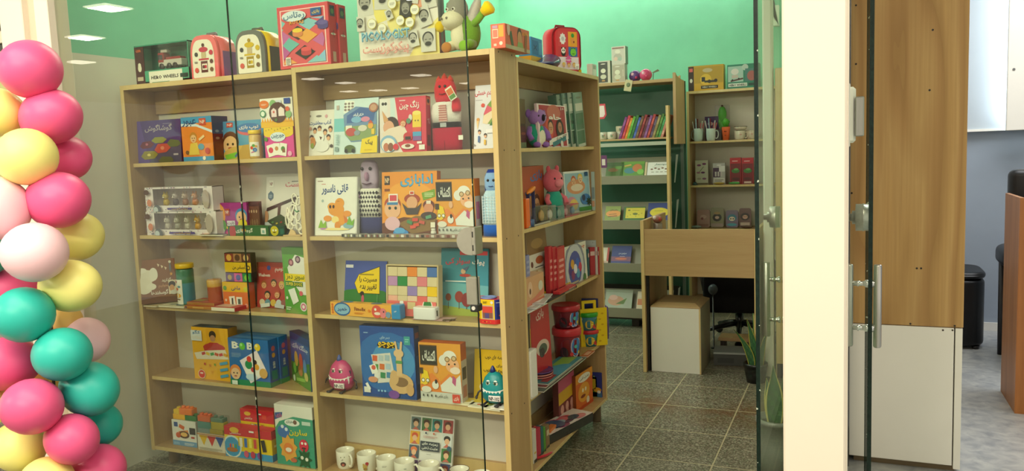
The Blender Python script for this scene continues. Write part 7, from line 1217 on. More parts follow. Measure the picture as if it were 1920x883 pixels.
P1 = [E(.3, .55, .22, .3, '#7a2c3c'), E(.62, .6, .2, .34, '#c8b8c8'), E(.62, .6, .17, .28, '#3f80c0'), C(.6, .6, .06, '#5ab0a0'), E(.2, .3, .14, .2, '#3a2430'), E(.88, .4, .12, .3, '#5a3c34'), C(.45, .25, .06, '#d8403c'), C(.74, .3, .05, '#d8c84c')]
P2 = [R(0, .1, 1, .9, '#3f9ab0'), E(.35, .45, .2, .2, '#e0b83c'), C(.5, .55, .07, '#f0d04c'), C(.46, .57, .02, '#2a2a20'), C(.54, .57, .02, '#2a2a20'), E(.78, .5, .14, .2, '#5a8a3c'), E(.7, .25, .2, .12, '#c83c3c'), R(0, .85, 1, 1, '#d8dcd8')]
zt_ = tub(1064, .095, Z, 612, .072, '#8a2430', '#c8303a', P1, 'lower of the two big red dough tubs')
tub(1062, .095, zt_+.0006, 570, .070, '#7a2430', '#b82a34', P1, 'upper of the two big red dough tubs')
zt_ = tub(1105, .075, Z, 616, .054, '#3f8a94', '#c82c34', P2, 'lower small dough tub with a red lid')
tub(1103, .075, zt_+.0006, 584, .053, '#4a8a9c', '#2f9c2c', P2, 'upper small dough tub with a green lid')
_a = Vector((-.10, Bc(1090, .10, Z), Z)); _a.y = min(_a.y, 1.255); _b = Vector((.02, 1.268, Z)); _d = _b-_a; org, w_, rz_ = (_a+_b)/2, _d.length, math.atan2(_d.y, _d.x); h_ = solve(tuple(org), 2, py=563)-Z
fr_o = [(-w_/2, 0), (w_/2, 0), (w_/2, h_*.84), (w_*.10, h_*.84), (w_*.10, h_*.95), (w_*.04, h_), (-w_*.40, h_), (-w_*.46, h_*.95), (-w_*.46, h_*.84), (-w_/2, h_*.84)]
q = MB(); q.prism([(-w_/2, 0), (w_/2, 0), (w_/2, h_*.82), (-w_/2, h_*.82)], 0, .012, '#e6c414'); q.box((-w_*.44, 0, h_*.82), (-w_*.34, .012, h_), '#e6c414'); q.box((w_*.0, 0, h_*.82), (w_*.1, .012, h_), '#e6c414'); q.box((-w_*.34, 0, h_*.94), (w_*.0, .012, h_), '#e6c414')
paint(q, [[E(.72+.1*(i % 2), .1+.12*i, .05, .03, '#c89c10') for i in range(6)], R(.08, .1, .6, .74, '#d8b41c')], w_, h_, lambda u, v, e: ((u-.5)*w_, -e, v*h_))
fo = q.build('yellow_case', 'coloured_plastic'); fo.location = org; fo.rotation_euler = (0, 0, rz_); tag(fo, 'yellow flat plastic case with a carry handle behind the dough tubs', 'case')
carton('storybook', 'dark blue book peeping over the yellow carry case', 'book', (Vector((-.075, 1.27, Z)), .09, h_*1.0, .15), .006, '#2c3470', side='#242a5c')
yb_ = BX1+.0175; hz1 = solve((-.02, yb_, 0), 2, py=572); hz0 = solve((-.02, yb_, 0), 2, py=637); zt2 = solve((-.02, yb_, 0), 2, py=559)
bg = empty('plastic_bag', (-.02, yb_, hz0), 0, 'purple clear-wrapped bag hanging outside the far end of the aisle bookcase', 'bag')
hh = hz1-hz0; q = MB(); L_ = []
for f_, ww in ((0, .012), (.04, .03), (.5, .034), (.95, .030), (1.0, .016)): L_.append([q.vert((ww*math.cos(a)*(1+.12*math.sin(3*a)), .016*math.sin(a), hh*f_)) for a in [2*PI*k/16 for k in range(16)]])
for a, b in zip(L_, L_[1:]):
    for k in range(16): q.face((a[k], a[(k+1) % 16], b[(k+1) % 16], b[k]), ('#4a4490', '#5a3a7c')[k % 2 if k > 12 else 0], 0, True)
q.face(L_[0][::-1], '#3a3470'); q.face(L_[-1], '#3a3470'); q.build('body', 'gloss_print', bg)
q = MB(); q.lathe([(.012, hh), (.008, hh+.01), (.02, hh+(zt2-hz1)), (.017, hh+(zt2-hz1)+.001), (.006, hh+.012)], '#d0d0d8', 12, caps=(False, False)); q.build('gathered_top', 'clear_plastic', bg)
for i, (a, b, x_, dz_, c, ops) in enumerate(((1020, 1100, .0, 0, '#4a4a48', [R(0, 0, 1, 1, '#5a6a60')]), (1024, 1094, .006, .0075, '#7a2c34', [R(0, 0, 1, 1, '#8a3c3c')]), (1028, 1092, .004, .015, '#2f6a74', [R(0, 0, 1, 1, '#3f7f86'), E(.42, .66, .14, .14, '#3a2420'), E(.42, .58, .1, .1, '#d8a888'), R(.6, .2, .98, .8, '#8aa84c'), E(.5, .2, .2, .12, '#4a90a8'), R(.04, .1, .3, .4, '#8a3438')]))):
    p_ = B(a, b, x_, None, Z+dz_, h=.01); flatbook('picture_book', ('bottom', 'middle', 'top teal')[i]+' picture book of the flat pile on the fourth aisle shelf', 'book', (p_[0], p_[1], .01, p_[3]), .007, .115, c, ops, 'flat picture books on the fourth aisle shelf')
p_ = B(1102, 1116, .0, None, Z, h=.01); flatbook('booklet', 'small orange booklet at the edge before the dough tubs', 'booklet', (p_[0], p_[1], .01, p_[3]), .006, .04, '#b8603c', [R(.2, .2, .8, .8, '#d8a888')])
Zb = ZB[4]
ht_ = solve((-.028, BX0+.05, Zb), 2, py=650)
q = MB(); yw0 = Bc(990, .004, Z); 
org, w_, h_, rz_ = B(991, 1003, .012, 651, Z-.12, h=.30)
# pale tray leaning on the shelf front
q = MB(); q.prism(rr_out(w_*1.15, h_, .012), 0, .022, '#d8d4cc'); q.prism(rr_out(w_*.9, h_*.94, .01, 5, h_*.03), -.003, 0, '#e4e0d8')
wt = q.build('white_tray', 'coloured_plastic'); wt.location = (.004, org.y, solve((.0, org.y, 0), 2, py=745)); wt.rotation_euler = (0, 0, rz_); wt.scale = (1, 1, (solve((.0, org.y, 0), 2, py=655)-wt.location.z)/h_); tag(wt, 'upright white plastic tray at the near edge of the aisle bookcase', 'tray')
for i in range(5):
    y = Bc(1022, .06, Z); q = MB(); r_ = .052
    q.M = Matrix.Scale(1.25, 4, (0, 1, 0)); q.lathe([(r_*.8, 0), (r_*.96, .003), (r_, .010), (r_*.985, .0105), (r_*.9, .004), (.001, .004)], ('#c8c4bc', '#c8c4bc', '#c87a74', '#cf8a80', '#5a3c74')[i], 26)
    o = q.build('plate', 'gloss_print'); o.location = (-.075, y, Z+.0108*i); tag(o, ('bottom clear', 'second clear', 'middle pink', 'fourth pink', 'top purple')[i]+' plate of the stack on the fourth aisle shelf', 'plate', 'stack of party plates on the fourth aisle shelf')
yb_ = Bc(1054, .035, Z); q = MB(); q.ell((0, 0, .011), (.022, .03, .010), '#6a8a7c', 14, 8); o = q.build('wrapped_toy', 'gloss_print'); o.location = (-.035, yb_, Z); tag(o, 'shiny wrapped green trinket beside the plate stack', 'trinket')
# --- bottom aisle shelf
Z = Zb
carton('pattern_box', 'small box with pink and yellow bands beside the orange book on the bottom aisle shelf', 'box', B(1049, 1078, .09, 716, Z), .03, '#8a4a4c', [R(0, .72, 1, .98, '#c85a7c'), R(0, .44, 1, .72, '#d8a82c'), R(0, 0, 1, .44, '#7a2c34'), [C(.2+.3*i, .3-.16*j, .1, '#d89a90') for i in range(3) for j in range(2)]], side='#6a3a34')
carton('storybook', 'orange picture book with a yellow monster on the bottom aisle shelf', 'book', B(1081, 1112, .07, 706, Z, xr=.05), .02, '#d8682c', [R(0, .75, 1, 1, '#e0902c'), E(.5, .83, .36, .1, '#ece8dc'), T('زدن ابی', .22, .79, .78, .87, '#2a2420', .03), E(.46, .44, .34, .24, '#e8a03c'), C(.4, .5, .05, '#f4e8c8'), C(.56, .5, .05, '#f4e8c8'), C(.68, .16, .09, '#ecdfc8'), E(.4, .34, .14, .04, '#8a3a1c'), R(0, 0, 1, .08, '#c04a24')], left=[R(0, 0, 1, 1, '#8a4a24')], side='#6a4a34')
carton('storybook', 'green and yellow book right behind the orange picture book', 'book', B(1108, 1120, .085, 706, Z, xr=.07), .02, '#8aa02c', [R(0, 0, 1, .3, '#6a8a2c'), R(.2, .4, .8, .9, '#c8a82c')], side='#6a7a24')
carton('storybook', 'dark blue book standing last on the bottom aisle shelf', 'book', B(1101, 1129, .15, 697, Z, xr=.075), .012, '#343a84', [R(.02, .02, .98, .2, '#4a7aa0'), E(.7, .3, .26, .16, '#e0a030'), E(.8, .22, .12, .1, '#ece4d8'), C(.3, .8, .06, '#c8c84c'), C(.5, .84, .05, '#8ab04c')], side='#2a2e64')
p_ = B(1018, 1098, .012, None, Z, h=.03); carton('craft_kit', 'shrink-wrapped painted craft kit lying on the bottom aisle shelf', 'craft kit', (p_[0], p_[1]*.82, .045, p_[3]-.25), .12, '#2a2a28', [R(.02, .1, .98, .9, '#30302e')], top=[R(0, 0, 1, 1, '#d8ccc8'), [E(.15+.7*random.random(), .15+.7*random.random(), .09, .05, c) for c in ('#b83c4c', '#5a3c5c', '#c87a80', '#8a4a6c', '#d8a0a0', '#4a6a8c', '#a83444', '#2f4a5c', '#c8606c', '#8aa0b0')*2], C(.5, .5, .1, '#4a5a7c')], side='#262624', mat='gloss_print')
rw = B(1000, 1013, .03, 768, Z+.09, h=.06); carton('wrapped_sweets', 'red shrink-wrapped pack on top of the row of upright books', 'pack', (rw[0]+Vector((-.02, 0, .001)), rw[1], .05, rw[3]), .06, '#a8483c', [RR(.5, .5, .5, .3, 20, '#d8a89c'), RR(.3, .7, .4, .1, -30, '#e8dcd8')], side='#8a3c34', mat='gloss_print')
for i, (a, b, yt, x_, c, lb) in enumerate(((1001, 1007, 808, .03, '#d8d4c8', 'white book, nearest of the upright row on the bottom aisle shelf'), (1008, 1015, 806, .032, '#b8344c', 'crimson book, second of the upright row'), (1016, 1020, 802, .035, '#2f6a6c', 'teal book, third of the upright row'), (1021, 1024, 802, .036, '#5a9a3c', 'thin green book, fourth of the upright row'), (1025, 1031, 800, .04, '#8a7050', 'brown book, fifth of the upright row'), (1033, 1044, 806, .05, '#d87a3c', 'orange picture book, sixth of the upright row'), (1045, 1058, 804, .055, '#6aa03c', 'green and blue picture book, farthest of the upright row'))):
    carton('storybook', lb, 'book', B(a, b, x_, yt, Z), .03, c, [R(.1, .04, .9, .96, c), R(.15, .55, .85, .8, '#d8c8a8' if i > 3 else c), E(.5, .3, .3, .12, '#c8a040' if i in (0, 5) else c), R(.1, 0, .9, .1, '#3a3a38')], side=c, group='upright row of books on the bottom aisle shelf')
ys = Bc(1014, .02, Z); q = MB(); q.tube([(-.03, ys-.02, .012), (-.005, ys+.02, .012), (.004, ys+.06, .010), (.002, ys+.085, .004)], [.006, .006, .005, .004], '#b82a34', 8); st_ = q.build('red_strap', 'plush_fabric'); st_.location = (0, 0, Z+.001); tag(st_, 'red strap curling over the edge of the bottom aisle shelf', 'strap')
# ================================================================== goods: display rack, back bookcase, desk, floor
def K(pl, pr, y, yt, z, h=None, yr=None): return place('A', pl, pr, y, yt, z, yr, h)
ZT = ztp
for a, b, yt, zz, lb in ((1122, 1145, 115, 0, 'boxed white figurine with a black window, leftmost on the display rack top'), (1148, 1172, 121, 0, 'boxed figurine, lower of two stacked on the display rack top')):
    p_ = K(a, b, RY+.04, yt, ZT); z2 = ZT+p_[2]
    carton('figurine_box', lb, 'toy box', p_, .08, '#c8c4b4', [R(.04, .05, .78 if a < 1140 else .96, .95, '#2c2e28' if a < 1140 else '#a8a08c'), E(.42, .3, .24, .18, '#c8c8b0'), E(.42, .56, .2, .18, '#d8d8c0'), E(.42, .86, .2, .04, '#d8d4c8'), R(.3, .1, .55, .16, '#b88a4c'), RR(.86, .5, .03, .5, 0, '#e0dccc')], side='#a8a494', mat='gloss_print')
carton('figurine_box', 'white boxed figurine, upper of two stacked on the display rack top', 'toy box', K(1147, 1173, RY+.045, 88, z2+.0006), .08, '#d0ccc0', [R(.04, .05, .9, .95, '#c8c4b8'), E(.45, .4, .3, .24, '#b0aca0'), E(.45, .7, .2, .14, '#e0dccc'), E(.3, .3, .14, .14, '#d8b8a8'), E(.6, .28, .14, .14, '#9ab0a4'), R(.06, .86, .9, .94, '#8a5a54')], side='#6a6a60', mat='gloss_print')
for px, c, lb, yy in ((1191, '#6a4a8c', 'purple wrapped ball on the display rack top', .13), (1211, '#d0507c', 'pink wrapped ball on the display rack top', .09)):
    x = solve((0, RY+yy, ZT+.05), 0, px=px); q = MB(); q.ell((0, 0, .048), (.05, .05, .048), c, 20, 12); q.ell((-.01, -.044, .06), (.014, .006, .014), '#e8b8cc', 10, 6); q.ell((.016, -.04, .035), (.012, .008, .012), '#c83c6c', 10, 6); o = q.build('wrapped_ball', 'gloss_print'); o.location = (x, RY+yy, ZT); tag(o, lb, 'ball')
q = MB(); x = solve((0, RY+.06, ZT), 0, px=1228); q.prism([(-.03, .06), (.02, .085), (.035, .07), (-.01, .058)], -.003, 0, '#6a6a50'); q.tube([(-.02, .0, 0), (-.015, 0, .06)], .003, '#4a4a40', 6); o = q.build('leaf_tag', 'printed_card'); o.location = (x, RY+.08, ZT); tag(o, 'dark tag standing beside the pink ball on the display rack', 'tag')
x = solve((0, RY-.004, ZT), 0, px=1178); q = MB(); q.M = Matrix.Translation((x, RY-.004, ZT-.028))@Matrix.Rotation(.2, 4, 'Y'); q.box((-.03, -.002, -.05), (.03, 0, .04), '#c8c098', .001); q.ell((.0, -.003, .0), (.016, .002, .018), '#6a7a5c', 10, 6); tag(q.build('price_card', 'printed_card'), 'cream card hanging over the edge of the display rack top', 'card')
# books leaning in a row on the rack shelf
Z = zs1; bc_ = [('#7a3a7c', '#9a5a9c'), ('#c83c4c', '#d8606c'), ('#d8802c', '#e8a04c'), ('#5aa03c', '#7ac05c'), ('#3a7a3c', '#2f6a3c'), ('#3a5ab0', '#5a7ac8'), ('#6a4a34', '#8a6a4c'), ('#8a2c34', '#a84c4c'), ('#5a2430', '#7a3c48'), ('#7a4a8c', '#9a6aa8'), ('#a83c3c', '#c85c54'), ('#4a3a5c', '#6a5a7c'), ('#8a7a4c', '#a89a6c'), ('#4a7a34', '#6a9a4c'), ('#2f8a4c', '#4fa86c'), ('#b87a6c', '#d8a898')]
cn = ['purple', 'red', 'orange', 'light green', 'dark green', 'blue', 'brown', 'crimson', 'maroon', 'violet', 'brick red', 'dark violet', 'olive', 'leaf green', 'bright green', 'pinkish']
xa = solve((0, RY+.02, Z), 0, px=1159); xb_ = solve((0, RY+.02, Z), 0, px=1243); hb = solve((xa, RY+.02, Z), 2, py=217)-Z
for i, (c, c2) in enumerate(bc_):
    t_ = (xb_-xa)/16; q = MB(); h_ = hb*(1+.06*math.sin(i*2.1)); q.box((0, 0, 0), (t_*.9, .15, h_), c, .001); paint(q, [R(.1, .05, .9, .95, c), R(.2, .6, .8, .85, c2), R(.2, .15, .8, .3, c2)], t_*.9, h_, lambda u, v, e: (u*t_*.9, -e, v*h_))
    o = q.build('storybook', 'printed_card'); o.location = (xa+t_*i+.002, RY+.02+.004*(i % 3), Z); o.rotation_euler = (0, math.radians(19), 0)
    tag(o, cn[i]+' book in the leaning row on the display rack, '+('first from the mugs' if i == 0 else 'last at the post' if i == 15 else 'between '+cn[i-1]+' and '+cn[i+1]), 'book', 'leaning row of books on the display rack')
    o.location.z += .0002
for px, yt, dy_, zz, col_, lb in ((1131, 243, .03, 0, '#c8c8b8', 'white printed mug at the left of the display rack shelf'), (1147, 246, .02, 0, '#d8d4c4', 'white mug with flowers before the stacked one on the display rack'), (1163, 245, .07, 0, '#bab8a8', 'white mug under the upper one, beside the purple book'), (1163, 232, .07, .052, '#c8b8a0', 'printed mug stacked on another beside the purple book')):
    mug(px, RY+dy_, .036, .06 if zz == 0 else .052, 2.6, [E(.4, .4, .2, .2, '#8a9a7c'), C(.6, .6, .08, '#c86a5c'), C(.3, .62, .06, '#6a7a9c')], lb, Zs=Z+zz, grp='mugs on the display rack', col=col_, hl=zz == 0)
x = solve((0, RY-.035, 1.7), 0, px=1129); q = MB(); zz = solve((x, RY-.035, 0), 2, py=209); pts = [(-.035, -.06), (.02, -.06), (.04, -.03), (.03, .06), (-.035, .06)]
q.prism(pts, -.008, 0, '#c83c4c'); q.prism([(a*.7, b*.75) for a, b in pts], -.0095, -.008, '#e8d8d4'); o = q.build('red_price_sign', 'coloured_plastic'); o.location = (x, RY-.035, zz); tag(o, 'red-rimmed sign hanging at the left of the display rack', 'sign')
# books lying back in the trays
def traybook(k, pl, pr, yt, base, art, label, name='picture_book', dx_=0):
    zt, zb1 = TRAYS[k]; org, w, h, rz = K(pl, pr, RY-.045, None, zb1+.007, h=.2)
    t = solve((org.x, RY+.02, 0), 2, py=yt); h = (t-zb1-.007)/math.cos(math.radians(28)); mb = MB(); mb.box((-w/2, 0, 0), (w/2, .008, h), base, .001)
    v0 = (zt-zb1)/math.cos(math.radians(28))/h
    paint(mb, art, w, h, lambda u, v, e: ((u-.5)*w, -e, (v0+(1-v0)*v)*h)); o = mb.build(name, 'printed_card'); o.location = org; o.rotation_euler = (-math.radians(28), 0, 0); o.location.y += .004; tag(o, label, 'book'); return o
traybook(0, 1133, 1166, 305, '#4a6a2c', [E(.4, .4, .3, .2, '#7a5a2c'), E(.7, .6, .2, .2, '#5a8a34'), R(0, .7, 1, 1, '#3a5a24')], 'dark green picture book at the left of the top slanted tray')
traybook(0, 1160, 1205, 303, '#5a8a34', [E(.4, .3, .24, .22, '#3a7a84'), E(.7, .5, .2, .3, '#b8703c'), R(0, .8, 1, 1, '#6a9a3c'), RR(.3, .7, .3, .1, 20, '#c8a04c'), E(.85, .2, .14, .2, '#7ab04c')], 'green jungle picture book in the top slanted tray')
traybook(0, 1206, 1210, 304, '#d8c8a8', [R(0, 0, 1, 1, '#c8b894')], 'thin cream book between the jungle and the white ones')
traybook(0, 1211, 1253, 304, '#dfe2de', [T('سوسمار', .3, .7, .9, .9, '#3a6a5c', .03), [C(.2+.16*i, .4+.08*(i % 2), .06, '#7a5a4c') for i in range(5)], [RR(.25+.2*i, .16, .12, .05, 0, '#8a8478') for i in range(4)], LINES(.2, .56, .8, .6, 1, '#9aa09a')], 'white picture book at the right of the top slanted tray')
traybook(1, 1131, 1160, 387, '#8a9a4c', [E(.55, .4, .5, .4, '#e09a4c'), RR(.5, .2, .6, .08, 10, '#5a4a34'), RR(.5, .36, .5, .06, 10, '#6a5a3c'), T('داستان', .3, .6, .8, .76, '#4a3a24', .03)], 'orange and green picture book at the left of the second slanted tray')
traybook(1, 1166, 1206, 388, '#3f6a2c', [R(.1, .05, 1, .9, '#d8c838'), C(.25, .7, .06, '#5a6a24'), E(.55, .4, .12, .1, '#6a7a2c'), [C(.2+.13*i, .2+.12*(i % 3), .03, '#8a7a1c') for i in range(6)], LINES(.4, .68, .8, .74, 1, '#8a8424')], 'yellow picture book with a green rim in the second slanted tray')
traybook(1, 1211, 1254, 381, '#2c3f8a', [E(.52, .4, .42, .36, '#dccc30'), LINES(.3, .48, .76, .54, 1, '#8a8a2c')], 'dark blue book with a yellow oval in the second slanted tray')
traybook(2, 1125, 1138, 465, '#c8a898', [R(0, 0, .7, 1, '#d8d4c0'), R(.75, 0, 1, 1, '#b83c34')], 'white and red book at the left of the third slanted tray')
traybook(2, 1143, 1180, 462, '#2a3a84', [R(0, 0, 1, .3, '#7a4a6c'), E(.5, .16, .3, .1, '#c86a4c'), T('سرزمین من', .36, .44, .76, .56, '#c8c8e0', .03), LINES(.42, .3, .74, .36, 1, '#a8a8d0')], 'navy book with white title in the third slanted tray')
traybook(3, 1131, 1182, 545, '#a8b4a4', [E(.4, .3, .3, .3, '#c89a7c'), G([(.4, .1), (.8, .5), (.7, .1)], '#5a7a34'), E(.3, .5, .16, .16, '#d8b0a0'), R(0, .84, 1, 1, '#98a490')], 'pale green picture book at the left of the lowest slanted tray')
traybook(3, 1191, 1204, 548, '#d8ccb0', [R(.1, .1, .9, .5, '#c87a4c'), R(.1, .6, .9, .9, '#e0d8c4')], 'cream picture book beside the desk in the lowest slanted tray')
x = solve((0, RY-.07, 1.4), 0, px=1132); zz = solve((x, RY-.07, 0), 2, py=303); q = MB(); q.prism(rr_out(.05, .1, .008, 3, -.05), -.006, 0, '#6a3a6c'); q.box((-.016, -.0075, -.03), (.012, -.006, .02), '#d8d0c8', .001); o = q.build('purple_frame', 'coloured_plastic'); o.location = (x, RY-.064, zz); tag(o, 'small purple frame at the left end of the top slanted tray', 'frame')
# ---- back bookcase goods
p_ = K(1291, 1357, DY+.03, 125, zdt); carton('toy_truck_box', 'yellow windowed building-block truck box on the back bookcase', 'toy box', p_, .1, '#d0a02c', [R(.0, .02, .16, .98, '#33241c'), RR(.08, .84, .1, .1, 0, '#d8605c'), E(.08, .42, .04, .06, '#d8d0c0'), R(.18, .3, .98, .95, '#b8902c'), E(.5, .44, .16, .16, '#e0b43c'), R(.38, .36, .48, .54, '#2a2a2a'), R(.46, .32, .8, .4, '#33302c'), C(.6, .36, .05, '#2a2624'), C(.78, .38, .05, '#2a2624'), E(.55, .8, .14, .06, '#c8b48c'), R(.36, .08, .84, .2, '#2a2622'), T('HERO WHEELS', .4, .11, .8, .17, '#e8dcc0', .02)], side='#b08824', top=[R(0, 0, 1, 1, '#d8c06c')])
p_ = K(1364, 1424, DY+.03, 122, zdt); carton('toy_truck_box', 'teal windowed building-block truck box on the back bookcase, by the glass door', 'toy box', p_, .1, '#2f7f68', [R(.02, .28, .5, .92, '#a8c4bc'), E(.24, .7, .12, .1, '#e0d8d4'), RR(.24, .5, .2, .1, 0, '#c8b8b0'), RR(.3, .36, .4, .05, 10, '#5a3a38'), C(.16, .36, .03, '#2a2a2a'), C(.36, .4, .03, '#2a2a2a'), E(.56, .86, .1, .1, '#b8c8c0'), R(.56, .28, .98, .8, '#4a7a78'), E(.76, .5, .14, .16, '#a8605c'), R(.03, .08, .62, .22, '#dfe4dc'), T('HERO WHEELS', .06, .1, .6, .19, '#202422', .03), R(.66, .1, .9, .2, '#20443c')], left=[R(0, 0, 1, 1, '#3a8a70')], side='#2a7460')
Z = ZD[0]
def pens(px, lb, dz=0):
    m_ = mug(px, DY+.05, .041, solve((solve((0, DY+.05, Z), 0, px=px), DY+.05, Z), 2, py=241)-Z, .2 if px > 1320 else 2.9, [], lb, Zs=Z, grp='pale mugs holding pens', col='#cfdcd6')
    for i in range(7):
        a = 2*PI*i/7; q = MB(); hh_ = .155+.02*(i % 3); q.tube([(.014*math.cos(a), .014*math.sin(a), .012), (.033*math.cos(a), .033*math.sin(a), .085), (.05*math.cos(a), .04*math.sin(a), hh_)], .0055, ['#c86a6c', '#d8d4cc', '#8a3c44', '#4a4a84', '#c8c0b8', '#8aa0b0', '#a84850'][i], 6)
        o = q.build('pen', 'coloured_plastic'); o.location = m_.location; tag(o, ['pink', 'white', 'maroon', 'violet', 'cream', 'pale blue', 'red'][i]+' pen in the '+('left' if px < 1320 else 'right')+'-hand pale mug', 'pen', 'pens in the pale mugs')
pens(1309, 'pale mug full of pens, left of the two on the back bookcase'); pens(1333, 'pale mug full of pens with its handle showing, on the back bookcase')
carton('storybook', 'dark red and violet book behind the pen mugs on the back bookcase', 'book', K(1322, 1348, DY+.16, 219, Z), .02, '#5a2c3c', [R(0, .5, 1, 1, '#4a2a5c'), E(.6, .4, .3, .2, '#a86a7c'), E(.4, .7, .2, .14, '#c8a0a8')], side='#3a2028')
carton('game_box', 'brown box right of the pen mugs on the back bookcase', 'box', K(1341, 1353, DY+.06, 243, Z), .06, '#2a201c', [R(.1, .1, .9, .9, '#1f1815')], side='#2a201c')
x = solve((0, DY+.07, Z), 0, px=1362); h_ = solve((x, DY+.07, Z), 2, py=238)-Z; o = empty('carrot_pot', (x, DY+.05, Z), 0, 'orange pot with a drawn face under the green ornament on the back bookcase', 'pot')
q = MB(); q.lathe([(.026, 0), (.036, h_*.9), (.036, h_), (.03, h_), (.028, h_*.8), (.001, h_*.78)], '#e8683c', 22); paint(q, [C(.4, .66, .08, '#2a1c14'), C(.6, .66, .08, '#2a1c14'), E(.5, .36, .14, .05, '#5a2414')], .05, h_, lambda u, v, e: ((u-.5)*.05, -.0345-e*3-.004*v+.014*(abs(u-.5)**2)*4, v*h_)); q.build('body', 'glazed_ceramic', o)
q = MB()
for i in range(9): a = 2*PI*i/9; q.tube([(.008*math.cos(a), .008*math.sin(a), h_*.8), (.02*math.cos(a), .02*math.sin(a), h_+.03), (.034*math.cos(a), .034*math.sin(a), h_+.05)], [.006, .008, .002], '#4a9a2c', 6)
q.ell((0, 0, h_+.04), (.028, .024, .034), '#5aa83c', 12, 8); q.build('leaf_tuft', 'leaf_green', o)
x = solve((0, DY+.15, Z), 0, px=1355); ht2 = solve((x, DY+.15, Z), 2, py=196)-Z; o = empty('green_ornament', (x, DY+.15, Z), 0, 'green cactus-like ornament in a clear box on the back bookcase', 'ornament')
q = MB(); q.ell((0, 0, ht2*.72), (.036, .028, ht2*.24), '#4aa02c', 16, 10); q.ell((-.02, .0, ht2*.5), (.016, .014, ht2*.14), '#4aa02c', 12, 8); q.lathe([(.024, ht2*.3), (.018, ht2*.55)], '#4aa02c', 14); q.ell((.0, -.01, ht2*.96), (.01, .008, .01), '#5a3a2c', 8, 6); q.build('cactus', 'leaf_green', o)
q = MB(); q.lathe([(.05, 0), (.05, .012), (.03, .02), (.026, ht2*.32)], '#b89a5c', 20); q.build('base', 'coloured_plastic', o)
q = MB(); q.box((-.06, -.035, .0), (.06, .035, ht2*.98), '#fff', .003); q.build('clear_box', 'clear_plastic', o)
for px, yy, zz, lb, rot in ((1387, .05, 0, 'white mug carrying an upside-down bowl at the right of the back bookcase', 0.), (1408, .09, 0, 'white mug half hidden by the glass door on the back bookcase', .2)):
    mug(px, DY+yy, .044, .075, rot, [LINES(.3, .5, .6, .7, 2, '#c86a70')], lb, Zs=Z+zz, grp='white mugs on the back bookcase', col='#d8ccb8')
x = solve((0, DY+.05, Z), 0, px=1389); q = MB(); q.M = Matrix.Translation((0, 0, .0765))@Matrix.Rotation(.0, 4, 'Y'); q.lathe([(.001, .002), (.03, .0), (.046, .01), (.056, .034), (.052, .034), (.03, .01)], '#cfc2ac', 22); q.tube([(.054*math.cos(a), .054*math.sin(a), .034) for a in [2*PI*i/22 for i in range(22)]], .0025, '#3a2a24', 6, closed=True); bw = q.build('bowl', 'glazed_ceramic'); bw.location = (x, DY+.05, Z); tag(bw, 'cream bowl with a dark rim stacked on a white mug', 'bowl')
Z = ZD[1]
carton('perfume_box', 'white box with purple flowers on the second back shelf', 'box', K(1304, 1328, DY+.08, 301, Z), .04, '#c8c4b4', [[E(x, y, .16, .08, c) for x, y, c in ((.3, .8, '#8a4a7c'), (.7, .85, '#7a3a6c'), (.6, .5, '#6a3a64'), (.25, .5, '#a8788c'), (.7, .25, '#8a5a7c'), (.3, .25, '#a89a8c'))], R(.0, 0, 1, .08, '#7a6a54'), RR(.5, .64, .5, .04, 50, '#5a6a3c')], side='#8a8474')
carton('silver_packet', 'silver packet with a dark window on the second back shelf', 'packet', K(1337, 1360, DY+.08, 306, Z), .03, '#b8b4b4', [R(.02, .34, .6, .78, '#4a2c4c'), R(.5, .6, .98, .86, '#e4e0e0'), [R(.16+.22*i, .38, .3+.22*i, .6, '#c8c0c0') for i in range(3)], R(.06, .1, .96, .3, '#d8d4d0'), LINES(.14, .14, .86, .26, 2, '#6a5a5a'), E(.5, .9, .2, .05, '#e8e4e4')], side='#9a9696', mat='gloss_print')
for a, b, lb in ((1369, 1390, 'red-topped packet with green fruit, first of two on the second back shelf'), (1391, 1413, 'red-topped packet with green fruit, second of two on the second back shelf')):
    carton('seed_packet', lb, 'packet', K(a, b, DY+.08, 296, Z), .04, '#7a242c', [R(0, .78, 1, 1, '#b82430'), LINES(.2, .86, .8, .92, 1, '#f0c8c8'), E(.5, .5, .36, .2, '#3f7a3c'), E(.55, .56, .2, .1, '#6aa85c'), E(.5, .2, .36, .12, '#5a2a2c'), R(.0, .0, .06, .78, '#a81c28'), R(.94, 0, 1, .78, '#a81c28'), R(.2, .03, .8, .1, '#d8b8b0')], side='#8a1c24', group='red packets on the second back shelf', mat='gloss_print')
for px, c, lb in ((1377, '#4a9a4c', 'green packet lying before the red ones on the second back shelf'), (1348, '#a88a3c', 'tan trinket lying before the silver packet')):
    x = solve((0, DY+.035, Z), 0, px=px); q = MB(); q.ell((0, 0, .012), (.05, .018, .011), c, 14, 8); o = q.build('small_packet', 'gloss_print'); o.location = (x, DY+.035, Z); tag(o, lb, 'packet')
x = solve((0, DY+.03, Z), 0, px=1303); q = MB(); q.lathe([(.024, 0), (.02, .018), (.008, .028), (.001, .029)], '#2f4a4c', 14); o = q.build('small_tin', 'coloured_plastic'); o.location = (x, DY+.034, Z); tag(o, 'small dark teal tin at the left of the second back shelf', 'tin')
Z = ZD[2]
